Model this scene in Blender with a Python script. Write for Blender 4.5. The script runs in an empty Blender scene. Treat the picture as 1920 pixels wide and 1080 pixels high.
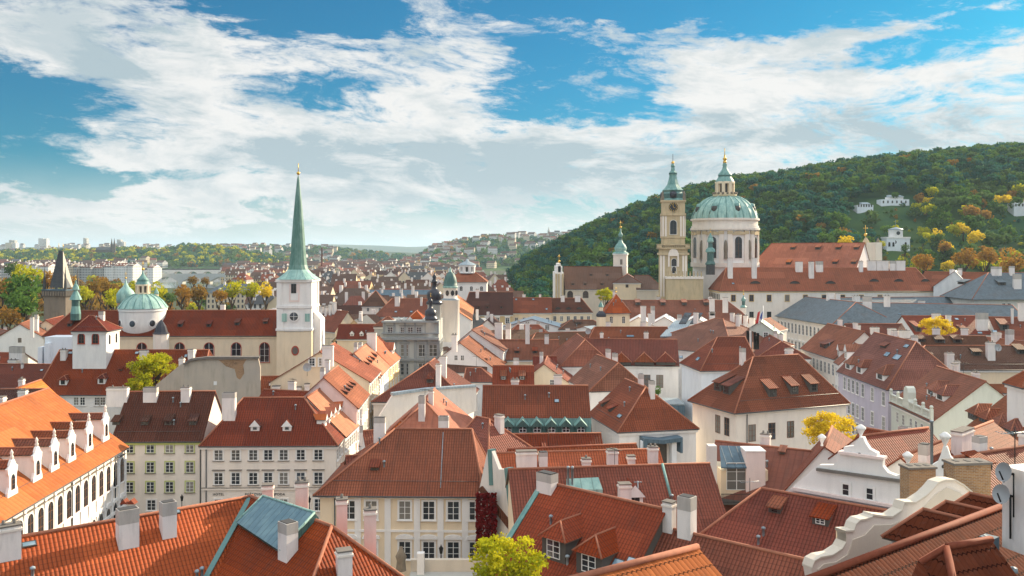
import bpy, math, random
import numpy as np
from mathutils import Vector as V
random.seed(7)
S = bpy.context.scene
C = S.collection
R = math.radians
# ------------------------------------------------------------ camera, sky, sun, exposure
H, F, HOR = 43.0, 1663.0, 470.0          # eye height, focal length in photo pixels, horizon row
cd = bpy.data.cameras.new('camera'); cam = bpy.data.objects.new('camera', cd); C.objects.link(cam)
cam.location = (0, 0, H); cam.rotation_euler = (R(90), 0, 0)
cd.sensor_width = 36; cd.lens = F / 1920 * 36; cd.shift_y = (HOR - 540) / 1920
cd.clip_start = 1; cd.clip_end = 60000
S.camera = cam
SUN_AZ, SUN_EL = 49.0, 21.0
sl = bpy.data.lights.new('sun', 'SUN'); so = bpy.data.objects.new('sun', sl); C.objects.link(so)
sl.energy = 5.0; sl.angle = R(0.6); sl.color = (1.0, 0.82, 0.58)
sv = V((math.sin(R(SUN_AZ)) * math.cos(R(SUN_EL)), math.cos(R(SUN_AZ)) * math.cos(R(SUN_EL)), math.sin(R(SUN_EL))))
so.rotation_euler = sv.to_track_quat('Z', 'Y').to_euler(); so.location = (60, 0, 120)
S.view_settings.view_transform = 'Standard'; S.view_settings.look = 'None'
S.view_settings.exposure = 0.86; S.view_settings.gamma = 1.0
S.cycles.use_denoising = True
S.cycles.max_bounces = 6; S.cycles.diffuse_bounces = 3; S.cycles.glossy_bounces = 2
S.cycles.transmission_bounces = 2; S.cycles.volume_bounces = 1; S.cycles.transparent_max_bounces = 4

class NT:
    """tiny node-tree writer"""
    def __init__(s, t): s.t = t; s.t.nodes.clear()
    def n(s, typ, ins=None, **kw):
        x = s.t.nodes.new(typ)
        for k, v in kw.items(): setattr(x, k, v)
        for k, v in (ins or {}).items(): s.set(x.inputs[k], v)
        return x
    def set(s, sock, v):
        if hasattr(v, 'is_output'): s.t.links.new(v, sock)
        elif hasattr(v, 'outputs'): s.t.links.new(v.outputs[0], sock)
        else: sock.default_value = v
    def m(s, op, a, b=0.0, c=None, clamp=False):
        x = s.n('ShaderNodeMath', {0: a, 1: b}, operation=op, use_clamp=clamp)
        if c is not None: s.set(x.inputs[2], c)
        return x.outputs[0]
    def mix(s, f, a, b, bt='MIX'):
        x = s.n('ShaderNodeMix', data_type='RGBA', blend_type=bt)
        s.set(x.inputs[0], f); s.set(x.inputs[6], a); s.set(x.inputs[7], b)
        return x.outputs[2]
    def ramp(s, f, a, b, c=0.0, d=1.0, smooth=True):
        x = s.n('ShaderNodeMapRange', {0: f, 1: a, 2: b, 3: c, 4: d}, interpolation_type='SMOOTHSTEP' if smooth else 'LINEAR')
        return x.outputs[0]
    def noise(s, vec, scale, detail=4, rough=.55, dist=0.0):
        x = s.n('ShaderNodeTexNoise', {'Scale': scale, 'Detail': detail, 'Roughness': rough, 'Distortion': dist})
        if vec is not None: s.set(x.inputs['Vector'], vec)
        return x.outputs[0]

w = bpy.data.worlds.new('World'); S.world = w; w.use_nodes = True
N = NT(w.node_tree)
out = N.n('ShaderNodeOutputWorld'); bg = N.n('ShaderNodeBackground', {'Strength': 0.1})
N.set(out.inputs[0], bg)
sky = N.n('ShaderNodeTexSky', sky_type='NISHITA', sun_disc=False, sun_elevation=R(SUN_EL), sun_rotation=R(SUN_AZ))
sky.air_density = 1.0; sky.dust_density = 0.6; sky.ozone_density = 2.0
tc = N.n('ShaderNodeTexCoord'); sp = N.n('ShaderNodeSeparateXYZ', {0: tc.outputs['Generated']})
X, Y, Z = sp.outputs
az = N.m('ARCTAN2', X, Y); el = N.m('ARCSINE', Z)           # azimuth from south view axis, elevation
zc = N.m('ADD', N.m('MAXIMUM', Z, 0.0), 0.10)               # flat cloud-deck projection
px_ = N.m('DIVIDE', X, zc); py_ = N.m('DIVIDE', Y, zc)
deck = N.n('ShaderNodeCombineXYZ', {0: px_, 1: py_, 2: 0.0}).outputs[0]
ang = N.n('ShaderNodeCombineXYZ', {0: N.m('MULTIPLY_ADD', el, .6, az), 1: N.m('MULTIPLY', el, 2.9), 2: 0.0}).outputs[0]
wrp = N.n('ShaderNodeTexNoise', {'Vector': ang, 'Scale': 4.0, 'Detail': 3})
ang2 = N.n('ShaderNodeVectorMath', {0: ang, 1: N.n('ShaderNodeVectorMath', {0: wrp.outputs[1], 3: .16}, operation='SCALE')}, operation='ADD').outputs[0]
n1 = N.noise(ang2, 5.0, 12, .62)
n2 = N.noise(ang2, 15.0, 10, .68)
n3 = N.noise(ang2, 3.6, 6, .55)
n5 = N.noise(ang2, 34.0, 8, .7)
n4 = N.noise(deck, 1.6, 8, .6, .3)
nA = N.n('ShaderNodeTexNoise', {'Vector': ang, 'Scale': 8.0, 'Detail': 8, 'Roughness': .65})
wob = N.n('ShaderNodeSeparateXYZ', {0: nA.outputs[1]})
wa = N.m('MULTIPLY_ADD', wob.outputs[0], .16, N.m('SUBTRACT', az, .08))
we = N.m('MULTIPLY_ADD', wob.outputs[1], .075, N.m('SUBTRACT', el, .0375))
def blob(px, py, rx, ry, rot=0):
    """soft ellipse on the sky dome (centre/radii given as degrees via photo rows)"""
    a0 = math.atan((px - 960) / F); e0 = math.atan((HOR - py) / F * math.cos(a0))
    da = N.m('SUBTRACT', wa, a0); de = N.m('SUBTRACT', we, e0)
    c, s_ = math.cos(R(rot)), math.sin(R(rot))
    u = N.m('DIVIDE', N.m('ADD', N.m('MULTIPLY', da, c), N.m('MULTIPLY', de, s_)), rx / F)
    v = N.m('DIVIDE', N.m('SUBTRACT', N.m('MULTIPLY', de, c), N.m('MULTIPLY', da, s_)), ry / F)
    d = N.m('ADD', N.m('MULTIPLY', u, u), N.m('MULTIPLY', v, v))
    return N.ramp(d, 0.0, 2.4, 1.0, 0.0)
def total(items):
    acc = None
    for wgt, *b in items:
        t = N.m('MULTIPLY', blob(*b), wgt)
        acc = t if acc is None else N.m('ADD', acc, t)
    return acc
gaps = total([(.95, 30, 185, 165, 55, -6), (.75, 30, 300, 125, 34, -8), (.45, 270, 338, 190, 16, 8), (.75, 520, 12, 130, 40, 0),
              (.62, 660, 30, 120, 26, 0), (.5, 590, 163, 120, 26, 4), (.95, 1090, 150, 150, 66, 5), (.5, 1200, 205, 60, 24, 0),
              (.85, 1160, 8, 260, 26, 0), (.8, 1600, 18, 260, 30, 4), (.7, 1800, 72, 180, 28, 8), (.45, 940, 225, 70, 16, 0),
              (.35, 1560, 120, 130, 20, 6), (.4, 250, 60, 70, 34, 30)])
bank = total([(.35, 430, 210, 520, 140, 0), (.35, 1350, 120, 480, 70, 6), (.5, 1000, 300, 700, 60, 0), (.35, 1650, 180, 420, 80, -4), (.35, 180, 60, 200, 60, 0), (.35, 300, 385, 420, 34, 0)])
tex = N.m('ADD', N.m('MULTIPLY_ADD', n1, 1.1, N.m('MULTIPLY', n2, .85)), N.m('MULTIPLY_ADD', n5, 1.0, -.31))
cov = N.m('SUBTRACT', N.m('ADD', N.m('MULTIPLY_ADD', tex, 1.55, -.66), N.m('MULTIPLY', bank, .9)), N.m('MULTIPLY', gaps, .92))
mask = N.ramp(cov, .86, 1.58)
over = N.ramp(N.m('ADD', N.m('MULTIPLY', n4, 1.0), 0), .36, .58)      # broken deck over the rest of the dome
hi = N.ramp(el, R(17), R(26))
mask = N.m('ADD', N.m('MULTIPLY', mask, N.m('SUBTRACT', 1.0, hi)), N.m('MULTIPLY', over, hi))
low = N.ramp(el, R(0.4), R(6.0), .9, 0.0)
mask = N.m('MAXIMUM', mask, N.m('MULTIPLY', low, N.ramp(n1, .2, .75, .5, 1.0)))
grey = total([(.9, 270, 120, 130, 60, 25), (.8, 720, 300, 380, 34, -4), (.75, 1010, 280, 420, 30, 0), (.7, 1650, 235, 420, 26, -4),
              (.6, 1350, 310, 420, 34, 0), (.3, 700, 385, 260, 30, 0), (.5, 330, 200, 90, 26, 20)])
gs = N.m('ADD', N.m('MULTIPLY', n3, 1.0), N.m('MULTIPLY', n2, .9))
gm = N.m('ADD', N.m('MULTIPLY', grey, N.ramp(gs, .65, 1.3, .15, 1.1)), N.ramp(gs, .78, 1.18, -.12, .75), clamp=True)
gm = N.m('MULTIPLY', gm, N.m('MULTIPLY', N.ramp(cov, .95, 1.45, .25, 1.0), N.ramp(el, R(.5), R(4.5), .2, 1.0)))
white = N.mix(N.ramp(el, R(0), R(5)), (5.3, 4.95, 4.75, 1), (5.0, 4.95, 4.85, 1))
ccol = N.mix(gm, white, (2.45, 3.05, 3.35, 1))
bright = N.m('MULTIPLY_ADD', N.ramp(Y, .25, -.5, 0.0, 1.0), N.ramp(el, R(5), R(25), 0.0, .75), N.ramp(el, R(17), R(38), 1.0, 1.95))  # unseen clouds overhead and behind brightened to fill the shaded walls
ccol = N.mix(1.0, ccol, N.n('ShaderNodeCombineColor', {0: bright, 1: bright, 2: bright}).outputs[0], 'MULTIPLY')
skyc = N.mix(1.0, sky.outputs[0], (.025, .345, .49, 1), 'MULTIPLY')
N.set(bg.inputs[0], N.mix(mask, skyc, ccol))

# ------------------------------------------------------------ procedural materials
MATS = {}
def mat(name):
    return MATS[name]
def new_mat(name, rough=.8, metal=0.0, spec=.3):
    m = bpy.data.materials.new(name); m.use_nodes = True
    n = NT(m.node_tree)
    o = n.n('ShaderNodeOutputMaterial'); b = n.n('ShaderNodeBsdfPrincipled', {'Roughness': rough, 'Metallic': metal, 'Specular IOR Level': spec})
    n.set(o.inputs[0], b); MATS[name] = m
    return n, b
def wpos(n): return n.n('ShaderNodeNewGeometry').outputs['Position']
def plaster(name, col, dirt=.4, streak=.38):
    n, b = new_mat(name, .9, 0, .15)
    p = wpos(n)
    mp = n.n('ShaderNodeMapping', {0: p, 3: (1, 1, .22)})
    a = n.ramp(n.noise(mp, .9, 6, .65), .42, .72); c = n.ramp(n.noise(p, .28, 5, .6), .40, .68)
    col2 = tuple(x * .70 for x in col) + (1,); col3 = (col[0] * .88, col[1] * .90, col[2] * .94, 1)
    x = n.mix(n.m('MULTIPLY', a, streak), col + (1,), col2)
    n.set(b.inputs[0], n.mix(n.m('MULTIPLY', c, dirt), x, col3))
    bp = n.n('ShaderNodeBump', {'Strength': .25, 'Distance': .03, 'Height': n.noise(p, 9, 4)}); n.set(b.inputs['Normal'], bp)
def tile(name, col, var=.45, rib=.36, course=.44, bump=1.0, gap=.85, moss=.35):
    """pantiles: ribs run up the slope (UV in metres: u along the eaves, v up the slope)"""
    n, b = new_mat(name, .75, 0, .25)
    uv = n.n('ShaderNodeUVMap').outputs[0]; s = n.n('ShaderNodeSeparateXYZ', {0: uv}); u, v = s.outputs[0], s.outputs[1]
    wv = n.m('MULTIPLY_ADD', n.noise(uv, .35, 2), .14, v)
    fu = n.m('FRACT', n.m('DIVIDE', u, rib)); fv = n.m('FRACT', n.m('DIVIDE', wv, course))
    ribh = n.m('SINE', n.m('MULTIPLY', fu, math.pi))
    lip = n.m('SUBTRACT', 1.0, fv)
    hgt = n.m('MULTIPLY_ADD', lip, .35, ribh)
    cell = n.n('ShaderNodeCombineXYZ', {0: n.m('FLOOR', n.m('DIVIDE', u, rib)), 1: n.m('FLOOR', n.m('DIVIDE', wv, course)), 2: 0.0})
    wn = n.n('ShaderNodeTexWhiteNoise', {0: cell.outputs[0]}, noise_dimensions='2D').outputs[0]
    p = wpos(n)
    big = n.ramp(n.noise(p, .16, 5, .62), .35, .7); mid = n.ramp(n.noise(p, .9, 5, .65), .4, .7)
    st = n.ramp(n.noise(n.n('ShaderNodeMapping', {0: uv, 3: (1.4, .18, 1)}), 1.0, 5, .7), .45, .75)
    dk = tuple(x * .55 for x in col) + (1,); lt = (min(1, col[0] * 1.35), col[1] * 1.55, col[2] * 1.7, 1)
    c = n.mix(n.m('MULTIPLY', wn, var), col + (1,), lt)
    c = n.mix(n.m('MULTIPLY', big, var), c, dk)
    c = n.mix(n.m('MULTIPLY', mid, .3), c, (col[0] * .8, col[1] * .95, col[2] * 1.0, 1))
    c = n.mix(n.m('MULTIPLY', st, moss), c, (.045, .036, .03, 1))
    pc = n.n('ShaderNodeCombineXYZ', {0: n.m('FLOOR', n.m('DIVIDE', n.m('MULTIPLY_ADD', n.m('FLOOR', n.m('DIVIDE', wv, course * 5)), 1.37, u), rib * 9)), 1: n.m('FLOOR', n.m('DIVIDE', wv, course * 5)), 2: 0.0})
    pw = n.n('ShaderNodeTexWhiteNoise', {0: pc.outputs[0]}, noise_dimensions='2D').outputs[0]
    c = n.mix(n.ramp(pw, .90, .92, 0, .55), c, lt); c = n.mix(n.ramp(pw, .10, .08, 0, .5), c, dk)   # patches of newer and older tiles
    valley = n.m('MULTIPLY', n.ramp(ribh, .0, .42, 1, 0), gap); edge = n.m('MULTIPLY', n.ramp(fv, .86, .97), gap * .8)
    c = n.mix(n.m('MAXIMUM', valley, edge), c, (col[0] * .16, col[1] * .14, col[2] * .14, 1))
    rnd = n.n('ShaderNodeObjectInfo').outputs['Random']
    hs = n.n('ShaderNodeHueSaturation', {'Hue': n.ramp(rnd, 0, 1, .497, .509, False), 'Saturation': n.ramp(n.m('FRACT', n.m('MULTIPLY', rnd, 7.3)), 0, 1, .88, 1.08, False), 'Value': n.ramp(n.m('FRACT', n.m('MULTIPLY', rnd, 3.7)), 0, 1, .86, 1.16, False), 'Color': c})
    n.set(b.inputs[0], hs)
    bp = n.n('ShaderNodeBump', {'Strength': bump, 'Distance': .08, 'Height': hgt}); n.set(b.inputs['Normal'], bp)
def beaver(name, col, wd=.24, course=.62):
    """plain tiles in double courses with a scalloped lower edge"""
    n, b = new_mat(name, .9, 0, .08)
    uv = n.n('ShaderNodeUVMap').outputs[0]; s = n.n('ShaderNodeSeparateXYZ', {0: uv}); u, v = s.outputs[0], s.outputs[1]
    jit = n.noise(uv, 2.2, 3)
    sc = n.m('ABSOLUTE', n.m('SINE', n.m('MULTIPLY', u, math.pi / wd)))
    vv = n.m('ADD', n.m('MULTIPLY_ADD', sc, -.09, v), n.m('MULTIPLY', jit, .05))
    fv = n.m('FRACT', n.m('DIVIDE', vv, course)); row = n.m('FLOOR', n.m('DIVIDE', vv, course))
    fu = n.m('FRACT', n.m('DIVIDE', u, wd))
    cell = n.n('ShaderNodeCombineXYZ', {0: n.m('FLOOR', n.m('DIVIDE', u, wd)), 1: row, 2: 0.0})
    wn = n.n('ShaderNodeTexWhiteNoise', {0: cell.outputs[0]}, noise_dimensions='2D').outputs[0]
    p = wpos(n)
    c = n.mix(n.m('MULTIPLY', wn, .55), tuple(x * .78 for x in col) + (1,), (min(1, col[0] * 1.2), col[1] * 1.3, col[2] * 1.3, 1))
    c = n.mix(n.m('MULTIPLY', n.ramp(n.noise(p, .8, 6, .65), .45, .7), .45), c, tuple(x * .5 for x in col) + (1,))
    c = n.mix(n.m('MULTIPLY', n.ramp(n.noise(p, 3.0, 5, .7), .52, .75), .35), c, (.10, .07, .055, 1))
    gap = n.m('MAXIMUM', n.m('MULTIPLY', n.ramp(fv, .86, .93), .9), n.m('MULTIPLY', n.ramp(n.m('ABSOLUTE', n.m('SUBTRACT', fu, .5)), .44, .5), .55))
    n.set(b.inputs[0], n.mix(gap, c, (col[0] * .12, col[1] * .12, col[2] * .12, 1)))
    bp = n.n('ShaderNodeBump', {'Strength': .9, 'Distance': .08, 'Height': n.m('ADD', n.m('SUBTRACT', 1.0, fv), n.m('MULTIPLY', wn, .25))}); n.set(b.inputs['Normal'], bp)
def slate(name, col):
    n, b = new_mat(name, .55, 0, .4)
    uv = n.n('ShaderNodeUVMap').outputs[0]; p = wpos(n)
    br = n.n('ShaderNodeTexBrick', {'Vector': uv, 'Scale': 1.0, 'Color1': col + (1,), 'Color2': tuple(x * .72 for x in col) + (1,), 'Mortar': tuple(x * .5 for x in col) + (1,), 'Mortar Size': .02, 'Brick Width': .6, 'Row Height': .4})
    c = n.mix(n.m('MULTIPLY', n.ramp(n.noise(p, .12, 6, .65), .5, .75), .45), br.outputs[0], (.17, .12, .095, 1))
    c = n.mix(n.m('MULTIPLY', n.ramp(n.noise(p, .5, 6, .7), .4, .7), .35), c, tuple(x * 1.5 for x in col) + (1,))
    n.set(b.inputs[0], c)
    n.set(b.inputs['Normal'], n.n('ShaderNodeBump', {'Strength': .4, 'Distance': .04, 'Height': br.outputs[1]}))
def metal_sheet(name, col, col2, rough=.55, seam=.6):
    n, b = new_mat(name, rough, .0, .4)
    uv = n.n('ShaderNodeUVMap').outputs[0]; s = n.n('ShaderNodeSeparateXYZ', {0: uv}); p = wpos(n)
    f = n.m('ABSOLUTE', n.m('SUBTRACT', n.m('FRACT', n.m('DIVIDE', s.outputs[0], seam)), .5))
    c = n.mix(n.ramp(n.noise(n.n('ShaderNodeMapping', {0: p, 3: (1, 1, .35)}), .8, 6, .65), .38, .66), col + (1,), col2 + (1,))
    c = n.mix(n.m('MULTIPLY', n.ramp(f, .43, .49), .65), c, tuple(x * .35 for x in col) + (1,))
    n.set(b.inputs[0], c)
    n.set(b.inputs['Normal'], n.n('ShaderNodeBump', {'Strength': .5, 'Distance': .04, 'Height': n.ramp(f, .40, .5)}))
def plain(name, col, rough=.6, metal=0.0, spec=.4, var=.25, sc=2.0):
    n, b = new_mat(name, rough, metal, spec)
    n.set(b.inputs[0], n.mix(n.m('MULTIPLY', n.ramp(n.noise(wpos(n), sc, 5, .6), .35, .7), var), col + (1,), tuple(x * .6 for x in col) + (1,)))
def leaf(name, col, col2, trans=.3):
    n, b = new_mat(name, .85, 0, .06)
    p = wpos(n)
    c = n.mix(n.ramp(n.noise(p, .55, 3), .35, .65), col + (1,), col2 + (1,))
    wn = n.n('ShaderNodeTexWhiteNoise', {0: n.n('ShaderNodeVectorMath', {0: n.n('ShaderNodeVectorMath', {0: p, 3: 1.6}, operation='SCALE')}, operation='FLOOR')})
    c = n.mix(n.m('MULTIPLY', wn.outputs[0], .45), c, tuple(x * .55 for x in col) + (1,))
    n.set(b.inputs[0], c)
    t = n.n('ShaderNodeBsdfTranslucent', {0: n.mix(.35, c, (1, .9, .3, 1), 'MULTIPLY')})
    ms = n.n('ShaderNodeMixShader', {0: trans}); n.set(ms.inputs[1], b); n.set(ms.inputs[2], t)
    n.set(n.t.nodes['Material Output'].inputs[0], ms)
def brick(name, c1, c2, mo, bw=.30, bh=.085):
    n, b = new_mat(name, .9, 0, .1)
    p = wpos(n); s = n.n('ShaderNodeSeparateXYZ', {0: p})
    v = n.n('ShaderNodeCombineXYZ', {0: n.m('ADD', s.outputs[0], n.m('MULTIPLY', s.outputs[1], .8)), 1: s.outputs[2], 2: 0.0})
    br = n.n('ShaderNodeTexBrick', {'Vector': v, 'Scale': 1.0, 'Color1': c1 + (1,), 'Color2': c2 + (1,), 'Mortar': mo + (1,), 'Mortar Size': .012, 'Brick Width': bw, 'Row Height': bh, 'Bias': -.2})
    n.set(b.inputs[0], n.mix(n.m('MULTIPLY', n.ramp(n.noise(p, .9, 5, .7), .5, .7), .6), br.outputs[0], (.07, .05, .04, 1)))
    n.set(b.inputs['Normal'], n.n('ShaderNodeBump', {'Strength': .5, 'Distance': .02, 'Height': br.outputs[1]}))

for k, c in dict(white=(.84, .82, .79), cream=(.82, .68, .49), yellow=(.80, .61, .34), pink=(.84, .70, .65), greige=(.68, .61, .51), grey=(.50, .51, .48),
                 lavender=(.58, .54, .62), mint=(.64, .67, .60), gold=(.58, .44, .23), palecream=(.84, .765, .68), stone=(.60, .54, .43), bluewhite=(.80, .84, .88)).items():
    plaster('plaster_' + k, c)
plaster('firewall', (.50, .44, .36), .8, .8); plaster('old_plaster', (.74, .70, .64), .7, .6); plaster('soot', (.20, .18, .16), .8, .8); plaster('soot_wash', (.50, .46, .42), 1.0, 1.0)
plaster('church_stone', (.60, .48, .30), .9, 1.0); plaster('grey_trim', (.30, .32, .33), .4, .3); plaster('sandstone', (.24, .20, .16), .9, .9); plaster('green_trim', (.50, .55, .20), .3, .2)
plaster('red_trim', (.42, .07, .04), .3, .2); plaster('dark_wall', (.11, .10, .09), .5, .4); plaster('gold_light', (.72, .52, .24), .3, .2)
tile('tile_red', (.230, .048, .020)); tile('tile_deep', (.165, .024, .009), .4); tile('tile_brown', (.140, .055, .030), .4); tile('tile_orange', (.60, .155, .040), .3, moss=.1)  # shade of front slopes is mixed into red and deep, sunlight into orange
tile('tile_rose', (.275, .080, .044), .45); tile('tile_near', (.250, .043, .014), .45, .30, .42, 1.0, .8); tile('tile_new', (.40, .056, .014), .3, .30, .42, 1.0, .8, moss=.08); tile('tile_dark', (.095, .028, .016), .45)  # near has shade mixed into its colour, rose the sun and sky sheen
tile('tile_fine', (.22, .058, .032), .4, .8, .7, .5, .25); tile('tile_fineorange_lit', (.42, .110, .045), .5, .8, .7, .5, .2); tile('tile_finebrown', (.135, .070, .048), .3, .8, .7, .5, .2)  # the fine orange tile has sunlight mixed into its colour
beaver('tile_beaver', (.125, .031, .014)); beaver('tile_beaver_light', (.42, .125, .04))
slate('slate', (.115, .150, .175)); slate('slate_dark', (.06, .065, .07))
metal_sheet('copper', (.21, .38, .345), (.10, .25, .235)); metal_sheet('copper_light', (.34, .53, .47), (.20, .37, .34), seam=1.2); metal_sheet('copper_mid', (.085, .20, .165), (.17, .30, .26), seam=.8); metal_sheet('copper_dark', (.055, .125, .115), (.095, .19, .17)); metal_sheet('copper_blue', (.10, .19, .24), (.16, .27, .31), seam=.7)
metal_sheet('metal_blue', (.075, .125, .165), (.10, .165, .215), seam=.9); metal_sheet('metal_grey', (.33, .40, .44), (.26, .32, .36), .4); plain('onion_dark', (.035, .037, .05), .35, .3, .5)
plain('flashing', (.10, .22, .215), .5); plain('gutter', (.075, .085, .09), .5, .3); plain('iron', (.03, .03, .03), .5, .5); plain('gilt', (.75, .48, .10), .35, .8, .5, .1)
plain('frame_white', (.82, .82, .80), .5); plain('frame_brown', (.17, .075, .035), .5); plain('frame_dark', (.06, .055, .05), .5); plain('ridge_tile', (.38, .15, .09), .8, 0, .2, .5, 3); plain('ridge_red', (.21, .055, .028), .8, 0, .2, .5, 3)
plain('wood', (.10, .075, .055), .8); plain('dish', (.36, .37, .38), .5); plain('flag_red', (.55, .04, .04)); plain('flag_white', (.8, .8, .8)); plain('flag_blue', (.04, .08, .35)); plain('clock_face', (.03, .03, .035), .4); plain('sign_ink', (.05, .045, .04), .7)
plaster('chimney_white', (.82, .76, .72), .6, .8); plaster('chimney_pink', (.82, .62, .56), .5, .6); plain('bark', (.06, .042, .03), .9, 0, .1); plain('statue', (.26, .22, .17), .9, 0, .1, .6)
n, b = new_mat('glass', .12, 0, .6)
rnd = n.n('ShaderNodeObjectInfo').outputs['Random']; gz = n.mix(n.ramp(n.noise(wpos(n), .45, 3), .40, .62), (.012, .016, .022, 1), (.075, .10, .13, 1)); n.set(b.inputs[0], n.mix(n.ramp(rnd, .80, .86, 0, .6), n.mix(n.ramp(rnd, .0, .5), gz, (.03, .035, .04, 1)), (.34, .32, .28, 1)))
plain('glass_dark', (.02, .022, .028), .15, 0, .6, .3, .5)
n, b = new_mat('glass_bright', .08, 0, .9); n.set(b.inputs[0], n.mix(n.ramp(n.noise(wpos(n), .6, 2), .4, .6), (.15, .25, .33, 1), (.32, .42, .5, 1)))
n, b = new_mat('water', .06, 0, .8); n.set(b.inputs[0], (.10, .14, .15, 1)); n.set(b.inputs['Normal'], n.n('ShaderNodeBump', {'Strength': .03, 'Height': n.noise(wpos(n), .3, 4)}))
leaf('leaf_green', (.085, .185, .040), (.150, .260, .050)); leaf('leaf_dark', (.028, .115, .070), (.055, .165, .085)); leaf('leaf_olive', (.090, .170, .055), (.140, .215, .060)); leaf('leaf_blue', (.032, .135, .112), (.055, .180, .125))
leaf('leaf_yellow', (.78, .58, .035), (.85, .66, .05), .45); leaf('leaf_lime', (.42, .46, .025), (.66, .60, .03), .45); leaf('leaf_orange', (.36, .18, .035), (.46, .28, .05), .4); leaf('leaf_rust', (.26, .15, .035), (.38, .24, .04), .4); leaf('leaf_ivy', (.16, .012, .014), (.22, .02, .018), .1)
brick('brick_ochre', (.42, .23, .10), (.30, .155, .075), (.42, .36, .28))
n, b = new_mat('ground', .9, 0, .1); p = wpos(n)
n.set(b.inputs[0], n.mix(n.ramp(n.noise(p, .004, 6, .6), .4, .62), (.085, .08, .07, 1), (.06, .085, .035, 1)))
n, b = new_mat('cobbles', .85, 0, .2); p = wpos(n)
vo = n.n('ShaderNodeTexVoronoi', {'Vector': p, 'Scale': 4.0}, feature='DISTANCE_TO_EDGE').outputs[0]
n.set(b.inputs[0], n.mix(n.ramp(vo, 0, .08), (.05, .048, .045, 1), (.16, .15, .14, 1)))
n, b = new_mat('hill_green', .95, 0, .1); p = wpos(n)
c_ = n.mix(n.ramp(n.noise(p, .02, 6, .65), .4, .62), (.025, .070, .030, 1), (.050, .100, .030, 1))
n.set(b.inputs[0], n.mix(n.m('MULTIPLY', n.ramp(n.noise(p, .008, 5, .6), .56, .7), .4), c_, (.13, .16, .04, 1)))
n, b = new_mat('meadow', .95, 0, .1); p = wpos(n)
n.set(b.inputs[0], n.mix(n.ramp(n.noise(p, .05, 6, .65), .4, .62), (.055, .115, .025, 1), (.125, .165, .035, 1)))
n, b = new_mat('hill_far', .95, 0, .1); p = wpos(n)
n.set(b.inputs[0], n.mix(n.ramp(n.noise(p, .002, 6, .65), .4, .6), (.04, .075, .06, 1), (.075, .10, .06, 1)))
def facade_mat(name, col, win=(.09, .09, .10), wx=2.6, wz=3.3):
    """plaster with rows of small windows, for houses whose windows are a pixel wide"""
    n, b = new_mat(name, .85, 0, .2)
    uv = n.n('ShaderNodeUVMap').outputs[0]; s = n.n('ShaderNodeSeparateXYZ', {0: uv})
    a = n.m('ABSOLUTE', n.m('SUBTRACT', n.m('FRACT', n.m('DIVIDE', s.outputs[0], wx)), .5)); c = n.m('ABSOLUTE', n.m('SUBTRACT', n.m('FRACT', n.m('DIVIDE', s.outputs[1], wz)), .5))
    k = n.m('MULTIPLY', n.m('LESS_THAN', a, .22), n.m('LESS_THAN', c, .30))
    base = n.mix(n.m('MULTIPLY', n.ramp(n.noise(wpos(n), .3, 5), .4, .7), .35), col + (1,), tuple(x * .75 for x in col) + (1,))
    n.set(b.inputs[0], n.mix(k, base, win + (1,)))
facade_mat('facade_bright', (.88, .85, .80), (.45, .44, .42))  # walls and panes lightened to paint sunlight on the embankment fronts
for k, c in dict(white=(.78, .75, .71), cream=(.70, .60, .44), pink=(.72, .58, .50), grey=(.52, .51, .48), yellow=(.66, .50, .28)).items(): facade_mat('facade_' + k, c)
# ------------------------------------------------------------ geometry helpers
def PT(px, py, z):
    D = (H - z) * F / (py - HOR); return V(((px - 960) / F * D, D, z))
def PD(px, py, D): return V(((px - 960) / F * D, D, H - (py - HOR) / F * D))
def zat(py, D): return H - (py - HOR) / F * D
def ray(px, py): return V(((px - 960) / F, 1.0, -(py - HOR) / F))
CAMP = V((0, 0, H))

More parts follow.
